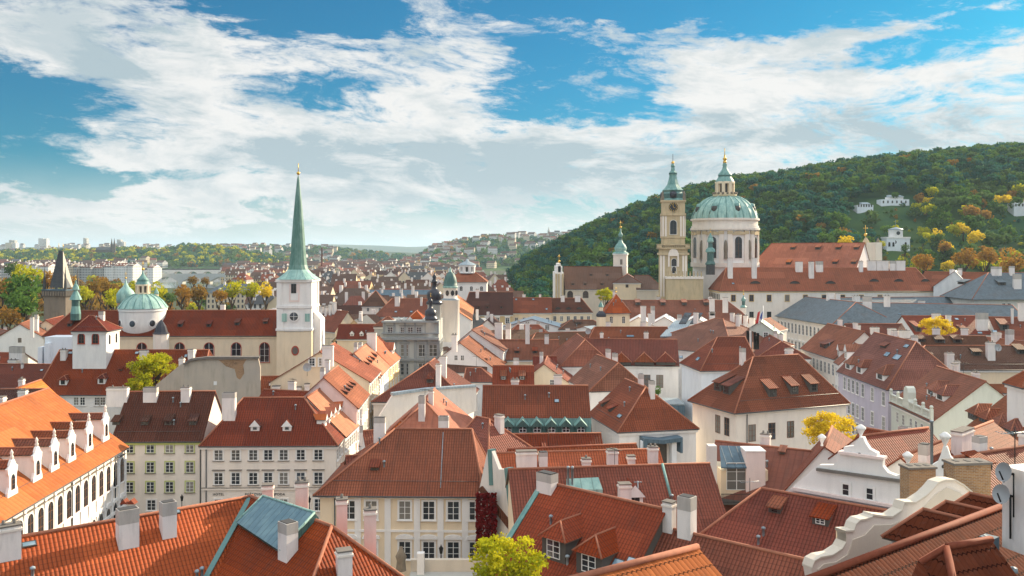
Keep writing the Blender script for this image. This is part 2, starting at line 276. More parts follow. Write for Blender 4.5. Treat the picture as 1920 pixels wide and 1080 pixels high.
EACH = {'chimney', 'gutter', 'oculus', 'flue_pipe', 'stone_vase', 'corner_pilaster', 'copper_panel', 'pinnacle', 'round_window', 'ornament', 'pilaster', 'twin_spire', 'chimney_pot', 'pier', 'portal_pier', 'dark_pane', 'arch', 'truss', 'statue_figure', 'buttress', 'tile_tent', 'parapet_scroll'}
class MB:
    """collects faces (with material slot and UV) and links them as ONE mesh object"""
    def __init__(s): s.v = []; s.f = []; s.m = []; s.uv = []; s.mats = []; s.sm = []
    def mi(s, m):
        if m not in s.mats: s.mats.append(m)
        return s.mats.index(m)
    def face(s, pts, m, uv=None, smooth=False):
        q = []; u2 = []
        for i, p in enumerate(pts):
            p = V(p)
            if q and (p - q[-1]).length < 1e-5: continue
            q.append(p); u2.append(uv[i] if uv else None)
        if len(q) > 1 and (q[0] - q[-1]).length < 1e-5: q.pop(); u2.pop()
        if len(q) < 3: return
        if not uv:                              # planar mapping in metres
            nrm = V((0, 0, 0))
            for i in range(len(q)): nrm += q[i].cross(q[(i + 1) % len(q)])
            if nrm.length < 1e-9: return
            nrm.normalize()
            hx = V((-nrm.y, nrm.x, 0)); hx = hx.normalized() if hx.length > .05 else V((1, 0, 0))
            hy = nrm.cross(hx)
            u2 = [(p.dot(hx), p.dot(hy)) for p in q]
        i0 = len(s.v); s.v += [tuple(p) for p in q]; s.f.append(list(range(i0, i0 + len(q)))); s.m.append(s.mi(m)); s.uv += u2; s.sm.append(smooth)
    def boxf(s, o, ax, ay, az, m, skip=''):
        """box from corner o along three edge vectors (ax, ay, az right-handed)"""
        o, ax, ay, az = V(o), V(ax), V(ay), V(az)
        if ax.cross(ay).dot(az) < 0: ax, ay = ay, ax
        p = [o, o + ax, o + ax + ay, o + ay, o + az, o + ax + az, o + ax + ay + az, o + ay + az]
        for k, q in (('b', (3, 2, 1, 0)), ('t', (4, 5, 6, 7)), ('1', (0, 1, 5, 4)), ('2', (1, 2, 6, 5)), ('3', (2, 3, 7, 6)), ('4', (3, 0, 4, 7))):
            if k not in skip: s.face([p[i] for i in q], m)
    def box(s, c, sx, sy, sz, m, rz=0.0):
        """box standing on point c"""
        a = V((math.cos(rz), math.sin(rz), 0)); b_ = V((-math.sin(rz), math.cos(rz), 0))
        s.boxf(V(c) - a * sx / 2 - b_ * sy / 2, a * sx, b_ * sy, (0, 0, sz), m)
    def prism(s, pts, vec, m, m_side=None):
        """extrude a planar polygon along vec"""
        pts = [V(p) for p in pts]; vec = V(vec)
        nrm = V((0, 0, 0))
        for i in range(len(pts)): nrm += pts[i].cross(pts[(i + 1) % len(pts)])
        if nrm.dot(vec) > 0: pts = pts[::-1]
        s.face(pts, m); s.face([p + vec for p in pts][::-1], m)
        for i in range(len(pts)):
            a, b_ = pts[i], pts[(i + 1) % len(pts)]
            s.face([b_, a, a + vec, b_ + vec], m_side or m)
    def plan(s, pts, z0, z1, m, cap=True):
        """vertical walls over a counter-clockwise plan outline"""
        n = len(pts)
        for i in range(n):
            a, b_ = pts[i], pts[(i + 1) % n]
            s.face([(a[0], a[1], z0), (b_[0], b_[1], z0), (b_[0], b_[1], z1), (a[0], a[1], z1)], m)
        if cap:
            s.face([(p[0], p[1], z1) for p in pts], m); s.face([(p[0], p[1], z0) for p in pts][::-1], m)
    def lathe(s, c, prof, m, n=24, rot=0.0, smooth=True, mlist=None):
        c = V(c); prev = None
        for j, (r, z) in enumerate(prof):
            ring = [V((c.x + r * math.cos(rot + 2 * math.pi * i / n), c.y + r * math.sin(rot + 2 * math.pi * i / n), z)) for i in range(n)]
            if prev:
                r0, z0 = prof[j - 1]; mm = mlist[j - 1] if mlist else m
                for i in range(n):
                    k = (i + 1) % n
                    s.face([prev[i], prev[k], ring[k], ring[i]], mm, [(2 * math.pi * r0 * i / n, z0), (2 * math.pi * r0 * (i + 1) / n, z0), (2 * math.pi * r0 * (i + 1) / n, z), (2 * math.pi * r0 * i / n, z)] if (r > 1e-4 and r0 > 1e-4) else None, smooth)
            prev = ring
    def tube(s, pts, r, m, n=6, r2=None):
        pts = [V(p) for p in pts]; rings = []
        for i, p in enumerate(pts):
            d = (pts[min(i + 1, len(pts) - 1)] - pts[max(i - 1, 0)]).normalized()
            a = d.cross(V((0, 0, 1)) if abs(d.z) < .95 else V((1, 0, 0))).normalized(); b_ = a.cross(d)
            rr = r if r2 is None else r + (r2 - r) * i / (len(pts) - 1)
            rings.append([p + (a * math.cos(2 * math.pi * k / n) + b_ * math.sin(2 * math.pi * k / n)) * rr for k in range(n)])
        for i in range(len(rings) - 1):
            for k in range(n):
                l = (k + 1) % n
                s.face([rings[i][l], rings[i][k], rings[i + 1][k], rings[i + 1][l]], m, None, True)
        s.face(rings[0], m); s.face(rings[-1][::-1], m)
    def sphere(s, c, r, m, n=10, sz=1.0):
        c = V(c); s.lathe(c, [(r * math.sin(math.pi * i / 6) if 0 < i < 6 else 0.0, c.z - r * sz * math.cos(math.pi * i / 6)) for i in range(7)], m, n)
    def mesh(s, name, off=V((0, 0, 0))):
        me = bpy.data.meshes.new(name)
        me.from_pydata([(x - off.x, y - off.y, z - off.z) for x, y, z in s.v], [], s.f)
        for m in s.mats: me.materials.append(mat(m))
        me.polygons.foreach_set('material_index', s.m); me.polygons.foreach_set('use_smooth', s.sm)
        ul = me.uv_layers.new(name='UVMap'); ul.data.foreach_set('uv', [c for p in s.uv for c in p])
        if any(s.sm):                            # weld so that smooth shading works across faces
            import bmesh
            bm = bmesh.new(); bm.from_mesh(me); bmesh.ops.remove_doubles(bm, verts=bm.verts, dist=1e-4); bm.to_mesh(me); bm.free()
        me.update(); return me
    def build(s, name, parent=None, off=None):
        """parent: the thing (or a part of it); all vertices are given in world space"""
        if name in EACH:
            pc = s.pieces()
            if 1 < len(pc) <= 90:
                for x in pc: o = x._build(name, parent, off)
                return o
        return s._build(name, parent, off)
    def pieces(s):
        """separate bodies of this collection (faces that share corners or whose boxes touch)"""
        par = list(range(len(s.f)))
        def find(i):
            while par[i] != i: par[i] = par[par[i]]; i = par[i]
            return i
        seen = {}
        for i, f in enumerate(s.f):
            for v in f:
                k = tuple(round(c, 2) for c in s.v[v])
                if k in seen: par[find(i)] = find(seen[k])
                else: seen[k] = i
        g = {}
        for i in range(len(s.f)): g.setdefault(find(i), []).append(i)
        G = []
        for fs in g.values():
            vs = [s.v[v] for i in fs for v in s.f[i]]; G.append([fs, [min(v[k] for v in vs) - .01 for k in range(3)], [max(v[k] for v in vs) + .01 for k in range(3)]])
        ch = True
        while ch:
            ch = False
            for a in range(len(G)):
                for b_ in range(a + 1, len(G)):
                    A, B = G[a], G[b_]
                    if all(A[1][k] <= B[2][k] and B[1][k] <= A[2][k] for k in range(3)):
                        G[a] = [A[0] + B[0], [min(x) for x in zip(A[1], B[1])], [max(x) for x in zip(A[2], B[2])]]; del G[b_]; ch = True; break
                if ch: break
        out = []; st = []; k = 0
        for f in s.f: st.append(k); k += len(f)
        for fs, _, _ in G:
            m = MB()
            for i in sorted(fs): m.face([s.v[v] for v in s.f[i]], s.mats[s.m[i]], s.uv[st[i]:st[i] + len(s.f[i])], s.sm[i])
            out.append(m)
        return out
    def _build(s, name, parent=None, off=None):
        base = off if off is not None else (V(parent['_base']) if parent is not None else V((0, 0, 0)))
        o = bpy.data.objects.new(name, s.mesh(name, base)); C.objects.link(o)
        if parent is not None: o.parent = parent; o['_base'] = tuple(base)
        else: o.location = base
        return o

def tag(o, label=None, cat=None, group=None, kind=None):
    if label: o['label'] = label
    if cat: o['category'] = cat
    if group: o['group'] = group
    if kind: o['kind'] = kind
    return o
def thing(name, label, cat, loc, group=None):
    o = bpy.data.objects.new(name, None); C.objects.link(o); o.location = loc; o.empty_display_size = .5
    o['_base'] = tuple(loc); return tag(o, label, cat, group)
def child(name, me, parent, loc, rz=0.0):
    """place a shared mesh as a part (loc in world space)"""
    o = bpy.data.objects.new(name, me); C.objects.link(o); o.parent = parent
    o.location = V(loc) - V(parent['_base']); o.rotation_euler = (0, 0, rz); o['_base'] = tuple(loc)
    return o

# ------------------------------------------------------------ windows (one shared mesh per size and style)
WM = {}
def win_mesh(w, h, style):
    key = (round(w, 1), round(h, 1), style)
    if key in WM: return WM[key]
    w, h = key[0], key[1]; mb = MB()
    fr = 'frame_brown' if 'b' in style else ('frame_dark' if 'd' in style else 'frame_white')
    sur = 'green_trim' if 'g' in style else 'red_trim' if 'r' in style else 'grey_trim' if 'y' in style else 'gold_light' if 'o' in style else 'plaster_white'
    arch = 'a' in style; nx = 1 if w < .8 else 2; nz = 3 if h > 1.3 else 2
    seg = 7
    def outline(x, zb, zt, y):
        if not arch: return [V((-x, y, zb)), V((x, y, zb)), V((x, y, zt)), V((-x, y, zt))]
        return [V((-x, y, zb)), V((x, y, zb))] + [V((x * math.cos(math.pi * i / seg), y, zt - x + x * math.sin(math.pi * i / seg))) for i in range(seg + 1)]
    a = outline(w / 2, -h / 2, h / 2, -.02)
    mb.face(a, 'glass_dark' if ('d' in style or 'a' in style) else 'glass')
    if 'n' not in style:                          # plaster surround, proud of the wall
        t = .16; o1 = outline(w / 2 + t, -h / 2 - t * .3, h / 2 + t, -.09); i1 = outline(w / 2, -h / 2, h / 2, -.09); o0 = outline(w / 2 + t, -h / 2 - t * .3, h / 2 + t, .0); i0 = outline(w / 2, -h / 2, h / 2, -.02)
        for i in range(len(o1)):
            j = (i + 1) % len(o1)
            mb.face([o1[i], o1[j], i1[j], i1[i]], sur); mb.face([o0[i], o0[j], o1[j], o1[i]], sur); mb.face([i1[i], i1[j], i0[j], i0[i]], sur)
    b = .07 if w > .7 else .05
    def bar(x0, x1, z0, z1, y=-.055): mb.boxf((x0, y, z0), (x1 - x0, 0, 0), (0, .05, 0), (0, 0, z1 - z0), fr)
    zt = h / 2 - (w / 2 if arch else 0)
    bar(-w / 2, -w / 2 + b, -h / 2, zt); bar(w / 2 - b, w / 2, -h / 2, zt); bar(-w / 2, w / 2, -h / 2, -h / 2 + b, -.056)
    if not arch: bar(-w / 2, w / 2, h / 2 - b, h / 2, -.056)
    for i in range(1, nx): bar(-w / 2 + w * i / nx - b * .6, -w / 2 + w * i / nx + b * .6, -h / 2, h / 2 - (.05 if arch else 0), -.058)
    for i in range(1, nz): bar(-w / 2, w / 2, -h / 2 + h * i / nz - b * .35, -h / 2 + h * i / nz + b * .35, -.054)
    if 'n' not in style: mb.boxf((-w / 2 - .22, -.2, -h / 2 - .14), (w + .44, 0, 0), (0, .2, 0), (0, 0, .1), 'soot' if 's' in style else sur)
    if 'p' in style:                              # hood over the window
        mb.boxf((-w / 2 - .3, -.28, h / 2 + .34), (w + .6, 0, 0), (0, .28, 0), (0, 0, .12), 'soot')
    if 't' in style:                              # segment pediment
        q = [V((-w / 2 - .35, -.3, h / 2 + .3)), V((w / 2 + .35, -.3, h / 2 + .3))] + [V(((w / 2 + .35) * math.cos(math.pi * i / 6), -.3, h / 2 + .42 + .42 * math.sin(math.pi * i / 6))) for i in range(7)]
        mb.prism(q, (0, .3, 0), sur)
    me = mb.mesh('window'); WM[key] = me; return me

# ------------------------------------------------------------ houses
class Hs: pass
def solve(eave, ridge, ze, zr, pitch, ends, w, h, flip):
    q = Hs()
    if eave:
        A, B = PT(eave[0], eave[1], ze), PT(eave[2], eave[3], ze)
        t = B - A; t.z = 0; L = t.length; t.normalize(); n = V((-t.y, t.x, 0)); p = math.tan(R(pitch)); us = []; ds = []
        for k in (0, 2):
            d = ray(ridge[k], ridge[k + 1]); s = (H - ze + p * A.dot(n)) / (p * d.dot(n) - d.z)
            P = CAMP + d * s; us.append((P - A).dot(t)); ds.append((P - A).dot(n))
        d = max(1.5, sum(ds) / 2); q.wf = d; q.wb = w or d; q.zr = ze + p * d; q.L = L
        q.h1 = max(.3, us[0]) if ends[0] == 'h' else 0.0; q.h2 = max(.3, L - us[1]) if ends[1] == 'h' else 0.0
        if q.h1 + q.h2 > L: k = L / (q.h1 + q.h2) * .999; q.h1 *= k; q.h2 *= k
        O = A + n * d; O.z = 0; q.O = O; q.t = t; q.n = n
    else:
        R1, R2 = PT(ridge[0], ridge[1], zr), PT(ridge[2], ridge[3], zr)
        t = R2 - R1; t.z = 0; L0 = t.length; t.normalize(); n = V((-t.y, t.x, 0))
        q.wf, q.wb = (w if isinstance(w, tuple) else (w, w)); h = h or (0, 0)
        q.h1, q.h2 = h; q.L = L0 + h[0] + h[1]; q.zr = zr; O = R1 - t * h[0]; O.z = 0; q.O = O; q.t = t; q.n = n
    q.ze = ze
    q.P = lambda u, v, z: V((q.O.x + q.t.x * u + q.n.x * v, q.O.y + q.t.y * u + q.n.y * v, z))
    q.slope = (q.zr - q.ze) / q.wf
    def plane(face):
        if face == 'f': o = q.P(0, -q.wf, ze); out = -q.n; sl = q.slope; tt = q.t
        elif face == 'b': o = q.P(q.L, q.wb, ze); out = q.n; sl = (q.zr - ze) / q.wb; tt = -q.t
        elif face == '1': o = q.P(0, q.wb, ze); out = -q.t; sl = (q.zr - ze) / max(q.h1, .01); tt = -q.n
        else: o = q.P(q.L, -q.wf, ze); out = q.t; sl = (q.zr - ze) / max(q.h2, .01); tt = q.n
        return o, out, sl, tt
    q.plane = plane
    def hit(px, py, face='f'):                    # where the eye ray meets a roof plane
        o, out, sl, tt = plane(face); d = ray(px, py)
        s = (H - o.z - sl * (o.dot(out) - 0)) / (-d.z - sl * d.dot(out)) if False else None
        # z = o.z - sl*((P-o).out)
        den = d.z + sl * d.dot(out); s = (o.z + sl * o.dot(out) - H) / den
        return CAMP + d * s
    q.hit = hit
    return q
ROT = lambda v: math.atan2(v.y, v.x)

def roof_mesh(q, m, rings=None, over=.4, verge=.25, th=.16, soff='wood'):
    mb = MB()
    rings = rings or [(0, q.ze), (1, q.zr)]
    e = over; z0 = q.ze - e * (rings[1][1] - q.ze) / max(.3, (rings[1][0] * q.wf))
    s_f = max(.05, (q.zr - q.ze) / q.wf); fit = lambda run: max(.12, min(2.2, e * s_f * run / max(.1, q.zr - q.ze)))
    eg1 = fit(q.h1) if q.h1 > 0 else verge; eg2 = fit(q.h2) if q.h2 > 0 else verge; eb = fit(q.wb)
    RR = []
    for i, (s, z) in enumerate(rings):
        k = 1 - s; a = e * (1 if i == 0 else 0); ab = eb * (1 if i == 0 else 0)
        u1 = (q.h1 * s if q.h1 > 0 else 0) - (eg1 if (i == 0 or q.h1 == 0) else 0)
        u2 = q.L - (q.h2 * s if q.h2 > 0 else 0) + (eg2 if (i == 0 or q.h2 == 0) else 0)
        zz = z0 if i == 0 else z
        RR.append([q.P(u1, -q.wf * k - a, zz), q.P(u2, -q.wf * k - a, zz), q.P(u2, q.wb * k + ab, zz), q.P(u1, q.wb * k + ab, zz)])
    dn = V((0, 0, -th)); vf = [0.0] * 4
    for i in range(len(RR) - 1):
        lo, hi = RR[i], RR[i + 1]
        for j in range(4):
            k = (j + 1) % 4
            if (j == 1 and q.h2 == 0) or (j == 3 and q.h1 == 0): continue
            a, b, c, d = lo[j], lo[k], hi[k], hi[j]
            if (b - a).length < 1e-4: continue
            ex = (b - a).normalized(); sl = ((d - a) - ex * (d - a).dot(ex)).length
            uv = [(0, vf[j]), ((b - a).length, vf[j]), ((c - a).dot(ex), vf[j] + sl), ((d - a).dot(ex), vf[j] + sl)]
            mb.face([a, b, c, d], m, uv)
            mb.face([d + dn, c + dn, b + dn, a + dn], soff)
            vf[j] += sl
            if i == 0: mb.face([a + dn, b + dn, b, a], 'gutter')
        for j, on in ((1, q.h2 == 0), (3, q.h1 == 0)):
            if on:
                k = (j + 1) % 4
                mb.face([lo[j] + dn, hi[j] + dn, hi[j], lo[j]], 'ridge_red'); mb.face([hi[k] + dn, lo[k] + dn, lo[k], hi[k]], 'ridge_red')
    q.top = RR[-1]; q.RR = RR
    return mb

def caps(mb, q, m, r=.14):
    T = q.RR[-1]; a, b = (T[0] + T[3]) / 2, (T[1] + T[2]) / 2; up = V((0, 0, .02))
    if (b - a).length > .3: mb.tube([a + up, b + up], r, m, 6)
    for hh, idx in ((q.h1, (0, 3)), (q.h2, (1, 2))):
        if hh > 0:
            for j in idx: mb.tube([rr[j] + up for rr in q.RR], r, m, 6)

def chimney(mb, c, w, d, zb, zt, rz, m='chimney_white', cap=True, pots=0):
    c = V((c.x, c.y, zb)); mb.box(c, w, d, zt - zb, m, rz)
    rr = random.Random(round(c.x * 13.7 + c.y * 7.1, 2)); kd = rr.random() if cap else 1
    if kd < .35 and m == 'chimney_white':                                  # sooty head, no slab
        k = (zt - zb) * rr.uniform(.14, .3); mb.box(V((c.x, c.y, zt - k)), w + .02, d + .02, k, 'soot_wash', rz); mb.box(V((c.x, c.y, zt)), w - .2, d - .2, .05, 'frame_dark', rz); return
    if kd < .6: pots = max(pots, 1 if w < 1 else 2)
    if cap:
        k = min(.35, (zt - zb) * .2)
        mb.box(V((c.x, c.y, zt - k)), w + .16, d + .16, k * .45, 'plaster_palecream', rz)
        mb.box(V((c.x, c.y, zt)), w + .10, d + .10, .10, 'soot', rz)
        for i in range(pots):
            o = V((math.cos(rz), math.sin(rz), 0)) * ((i + .5) / pots - .5) * w
            mb.lathe(V((c.x, c.y, 0)) + o, [(.13, zt + .1), (.11, zt + .42), (0, zt + .42)], 'soot', 8)

def dormer(th, p, n, t, w, h, kind, sl, wm, rm, style='w', wf=.55, back=None):
    """n outward, t to the right seen from outside; p = middle of the sill line on the roof plane"""
    up = V((0, 0, 1)); wall = MB(); roof = MB(); p = V(p)
    if kind == 'sky':
        s = (up * sl - n * 1.0); s = V((-n.x, -n.y, sl)).normalized(); nn = V((n.x * sl, n.y * sl, 1)).normalized()
        wall.boxf(p - t * w / 2 - nn * .05, t * w, s * h, nn * .16, 'frame_dark')
        a = p - t * (w / 2 - .08) + s * .08 + nn * .115
        wall.face([a, a + t * (w - .16), a + t * (w - .16) + s * (h - .16), a + s * (h - .16)], 'glass_bright')
        return wall.build('skylight', th)
    if kind == 'shed':
        s2 = sl * .42; g = h / (sl - s2)
        q = [p - t * w / 2, p - t * w / 2 + up * h, p - t * w / 2 + up * (h + s2 * g) - n * g]
        wall.prism(q, t * w, wm)
        e = .35; a = p - t * (w / 2 + .15) + up * (h - s2 * e + .04) + n * e; b = p - t * (w / 2 + .15) + up * (h + s2 * (g + .2) + .04) - n * (g + .2)
        roof.prism([a, b, b + up * .1, a + up * .1], t * (w + .3), rm)
        rn = 'dormer_roof'
    elif kind == 'eye':
        seg = 8; g = h / sl; fr = [p + t * (w / 2 * math.cos(math.pi * i / seg)) + up * (h * math.sin(math.pi * i / seg) ** 1.5) for i in range(seg + 1)]
        wall.face(fr, 'frame_dark')
        bk = p - n * (g * 1.25) + up * (g * 1.25 * sl + .03)
        for i in range(seg): roof.face([fr[i] + n * .15 + up * .08, fr[i + 1] + n * .15 + up * .08, bk], rm)
        o = wall.build('dormer', th); roof.build('dormer_roof', o); return o
    elif kind in ('gable', 'hip'):
        r = w * .5 if kind == 'gable' else w * .42
        g = (h + r) / sl + .2
        q = [p - t * w / 2 - up * .3, p + t * w / 2 - up * .3, p + t * w / 2 + up * h] + ([p + up * (h + r)] if kind == 'gable' else []) + [p - t * w / 2 + up * h]
        wall.prism(q, -n * (min(h / sl + .3, back or 99)), wm)
        e = .22; ff = .2 if kind == 'gable' else .3
        f1 = p - t * (w / 2 + e) + up * (h - e * r * 2 / w) + n * ff; f2 = p + t * (w / 2 + e) + up * (h - e * r * 2 / w) + n * ff
        rf = p + up * (h + r + .04) + n * (ff if kind == 'gable' else -w * .35); rb = p + up * (h + r + .04) - n * (g + .3)
        b1 = f1 - n * (h / sl + .6); b2 = f2 - n * (h / sl + .6)
        if back: rb = rf - n * (back - w * .35); b1 = f1 - n * (back + .3); b2 = f2 - n * (back + .3)
        for a in ((f1, rf, rb, b1), (rf, f2, b2, rb)):
            ex = (V(a[3]) - V(a[0]) if a[0] is f1 else V(a[2]) - V(a[1]))
            roof.face(list(a)[::-1], rm)
            roof.face([x - up * .08 for x in a], 'wood')
        if kind == 'hip': roof.face([f1, f2, rf], rm); roof.tube([rf, rb], .09, 'ridge_tile', 5); roof.tube([f1, rf], .09, 'ridge_tile', 5); roof.tube([f2, rf], .09, 'ridge_tile', 5)
        else: roof.face([f1 - up * .1, f2 - up * .1, rf], wm)
        rn = 'dormer_roof'
    o = wall.build('dormer', th)
    roof.build(rn, o)
    ww, wh = max(.3, w * wf), max(.3, h * .72)
    child('window', win_mesh(ww, wh, style + 'n'), o, p + up * h * .5 + n * .015, ROT(t))
    return o

def house(name, label, eave=None, ridge=None, ze=14, zr=20, pitch=45, ends='gg', w=None, h=None, zg=-1.0, wall='plaster_cream', roof='tile_red', rings=None,
          W=(), DM=(), CH=(), over=.4, cap='ridge_tile', corn='plaster_white', gut=True, group=None, cat='house', parent=None, chm='chimney_white', dwall='plaster_white', droof=None, pipe=(), verge=.25, wall_h=None):
    q = solve(eave, ridge, ze, zr, pitch, ends, w, h, False)
    base = q.P(q.L / 2, 0, max(zg, 0)); th = parent or thing(name, label, cat, base, group)
    c = [q.P(0, -q.wf, 0), q.P(q.L, -q.wf, 0), q.P(q.L, q.wb, 0), q.P(0, q.wb, 0)]
    wl = MB(); wl.plan(c, zg, ze - .02, wall)
    for hh, (a, b) in ((q.h1, (3, 0)), (q.h2, (1, 2))):
        if hh == 0:
            A, B = c[a].copy(), c[b].copy(); A.z = B.z = ze - .02; M = q.P(0 if a == 3 else q.L, 0, q.zr - .1)
            vec = (q.t if a == 3 else -q.t) * .4
            if rings:
                pts = [A, B] + [V(((B - M).x * (1 - s) + M.x, (B - M).y * (1 - s) + M.y, z - .1)) for s, z in rings[1:-1]] + [M] + [V(((A - M).x * (1 - s) + M.x, (A - M).y * (1 - s) + M.y, z - .1)) for s, z in rings[1:-1][::-1]]
            else: pts = [A, B, M]
            wl.prism(pts, vec, wall)
    wl.build('wall', th)
    rf = roof_mesh(q, roof, rings, over, verge); ro = rf.build('roof', th)
    if cap: cp = MB(); caps(cp, q, cap); cp.v and cp.build('ridge_cap', th)
    if corn:
        dd = .22
        for (a, b, on) in ((0, 1, 1), (1, 2, q.h2 > 0), (2, 3, 1), (3, 0, q.h1 > 0)):
            if on:
                cb = MB(); A, B = c[a], c[b]; tt = (B - A).normalized(); o = V((tt.y, -tt.x, 0))
                s0 = abs(((rings[1][1] - ze) / max(.3, rings[1][0] * q.wf)) if rings else q.slope); s0 = .3 + max(s0, (q.zr - ze) / (q.h2 if a == 1 else q.h1) if a in (1, 3) else 0); cb.boxf(V((A.x, A.y, ze - .62 - dd * s0)) + o * .003 - tt * (dd if a % 2 == 0 else 0), tt * ((B - A).length + (2 * dd if a % 2 == 0 else 0)), o * dd, (0, 0, .42), corn); cb.build('cornice', th)
    if gut and over > .1:
        gb = MB(); zz = q.RR[0][0].z
        for j in range(4):
            if (j == 1 and q.h2 == 0) or (j == 3 and q.h1 == 0): continue
            gb.tube([q.RR[0][j] + V((0, 0, -.06)), q.RR[0][(j + 1) % 4] + V((0, 0, -.06))], .09, 'gutter', 5)
        gb.build('gutter', th)
    E = {'f': (c[0], c[1]), '2': (c[1], c[2]), 'b': (c[2], c[3]), '1': (c[3], c[0])}
    q.E = E; q.th = th; q.c = c
    for spec in W:
        edge, cols, rows, ww, wh, style = spec; A, B = E[edge]; tt = (B - A); L = tt.length; tt = tt.normalized(); out = V((tt.y, -tt.x, 0))
        us = []
        if isinstance(cols, int): us = [(i + .5) / cols * L for i in range(cols)]
        else:
            for px in cols:
                k = (px - 960) / F; den = tt.x - k * tt.y
                us.append((k * A.y - A.x) / den)
        for r in rows:
            z = ze - r
            if r > 60:
                P0 = A + tt * us[len(us) // 2]; z = zat(r, P0.y)
            for u in us:
                if -1 < u < L + 1: P = A + tt * u; child('window', win_mesh(ww, wh, style), th, V((P.x, P.y, z)) + out * .002, ROT(tt))
    for spec in DM:
        kind, px, py, wp, hp = spec[:5]; face = spec[5] if len(spec) > 5 else 'f'; o, out, sl, tt = q.plane(face); p = q.hit(px, py, face); k = p.y / F
        if len(spec) > 7: k = k
        st = spec[6] if len(spec) > 6 else ('w' if kind in ('gable',) else 'd')
        fs = 1 / max(.35, abs(tt.x)) if kind != 'x' else 1
        dormer(th, p, out, tt, max(.5, wp * k * min(fs, 2.2)), max(.4, hp * k), kind, sl, dwall if kind in ('gable', 'hip') else 'dark_wall', droof or roof, st)
    if CH:
        for spec in CH:
            px, yb, wp, yt = spec[:4]; face = spec[4] if len(spec) > 4 else 'f'; p = q.hit(px, yb, face); k = p.y / F
            ww = wp * k; zt = zat(yt, p.y); mb = MB()
            chimney(mb, p, ww, min(ww, 1.0) if ww > 1.2 else ww * .85, p.z - 1.2, zt, ROT(q.t) if abs(q.t.x) > .7 else ROT(q.n), spec[5] if len(spec) > 5 else chm, True, 0)
            mb.build('chimney', th)
    D0 = c[0].y
    if not CH and not parent and q.L > 7 and D0 < 340 and (q.zr - ze) > 2.5 and D0 > 62 and roof[:4] == 'tile':
        rr = random.Random(label)
        for u in ([.3, .72] if q.L > 14 else [rr.uniform(.35, .65)]):
            p = q.P(u * q.L, rr.uniform(.4, 1.2), 0); mb = MB(); chimney(mb, p, rr.uniform(.8, 1.5), .75, q.zr - 1.8, q.zr + rr.uniform(.7, 1.6), ROT(q.t), chm); mb.build('chimney', th)
    if D0 < 300 and not parent and q.L > 6:
        rr = random.Random(name + label)
        for _ in range(rr.randint(1, 3)):             # soil vents, hatches and aerials every roof collects
            u = rr.uniform(.2, .8) * q.L; k = rr.uniform(.25, .8); v = -q.wf * (1 - k); p = q.P(u, v, ze + (q.zr - ze) * k)
            if q.h1 * k < u < q.L - q.h2 * k:
                mb = MB(); mb.lathe(p, [(.11, p.z - .2), (.11, p.z + .55), (.2, p.z + .56), (.17, p.z + .7), (0, p.z + .78)], 'metal_grey', 7); mb.build('roof_vent', th)
        if rr.random() < .30 and D0 > 62:
            u = rr.uniform(.3, .7) * q.L; p = q.P(u, .2, q.zr - .3); mb = MB(); hh = rr.uniform(1.8, 3.2); mb.tube([p, p + V((0, 0, hh))], .028, 'iron', 4); a = rr.uniform(0, 3); d_ = V((math.cos(a), math.sin(a), 0)); mb.tube([p + V((0, 0, hh - .2)) - d_ * .8, p + V((0, 0, hh - .2)) + d_ * .8], .025, 'iron', 4)
            for i in range(5): e_ = p + V((0, 0, hh - .2)) + d_ * (i - 2) * .38; s_ = V((-d_.y, d_.x, 0)) * .4; mb.tube([e_ - s_, e_ + s_], .018, 'iron', 4)
            mb.build('aerial', th)
        if rr.random() < .6 and D0 < 190:             # snow guard along the eaves
            mb = MB(); k = .12; zz_ = ze + (q.zr - ze) * k + .22; a_, b_ = q.P(q.h1 * k + .4, -q.wf * (1 - k), zz_), q.P(q.L - q.h2 * k - .4, -q.wf * (1 - k), zz_); mb.tube([a_, b_], .03, 'gutter', 4); mb.build('snow_guard', th)
    for px in pipe:
        A, B = E['f']; tt = (B - A).normalized(); k = (px - 960) / F; u = (k * A.y - A.x) / (tt.x - k * tt.y); P = A + tt * u + V((tt.y, -tt.x, 0)) * .12
        mb = MB(); mb.tube([V((P.x, P.y, ze - .3)), V((P.x, P.y, max(zg, 0)))], .08, 'gutter', 6); mb.build('downpipe', th)
    return q
def slab(parent, nm, poly, p1, p2, th, m, ms=None):
    """upright wall piece: outline in photo pixels on the vertical plane through two plan points (px, depth)"""
    A = V(((p1[0] - 960) / F * p1[1], p1[1], 0)); B = V(((p2[0] - 960) / F * p2[1], p2[1], 0)); t = (B - A).normalized(); n = V((-t.y, t.x, 0))
    pts = []
    for px, py in poly:
        d = ray(px, py); s = A.dot(n) / d.dot(n); pts.append(CAMP + d * s)
    mb = MB(); mb.prism(pts, n * th, m, ms); return mb.build(nm, parent), pts, t, n
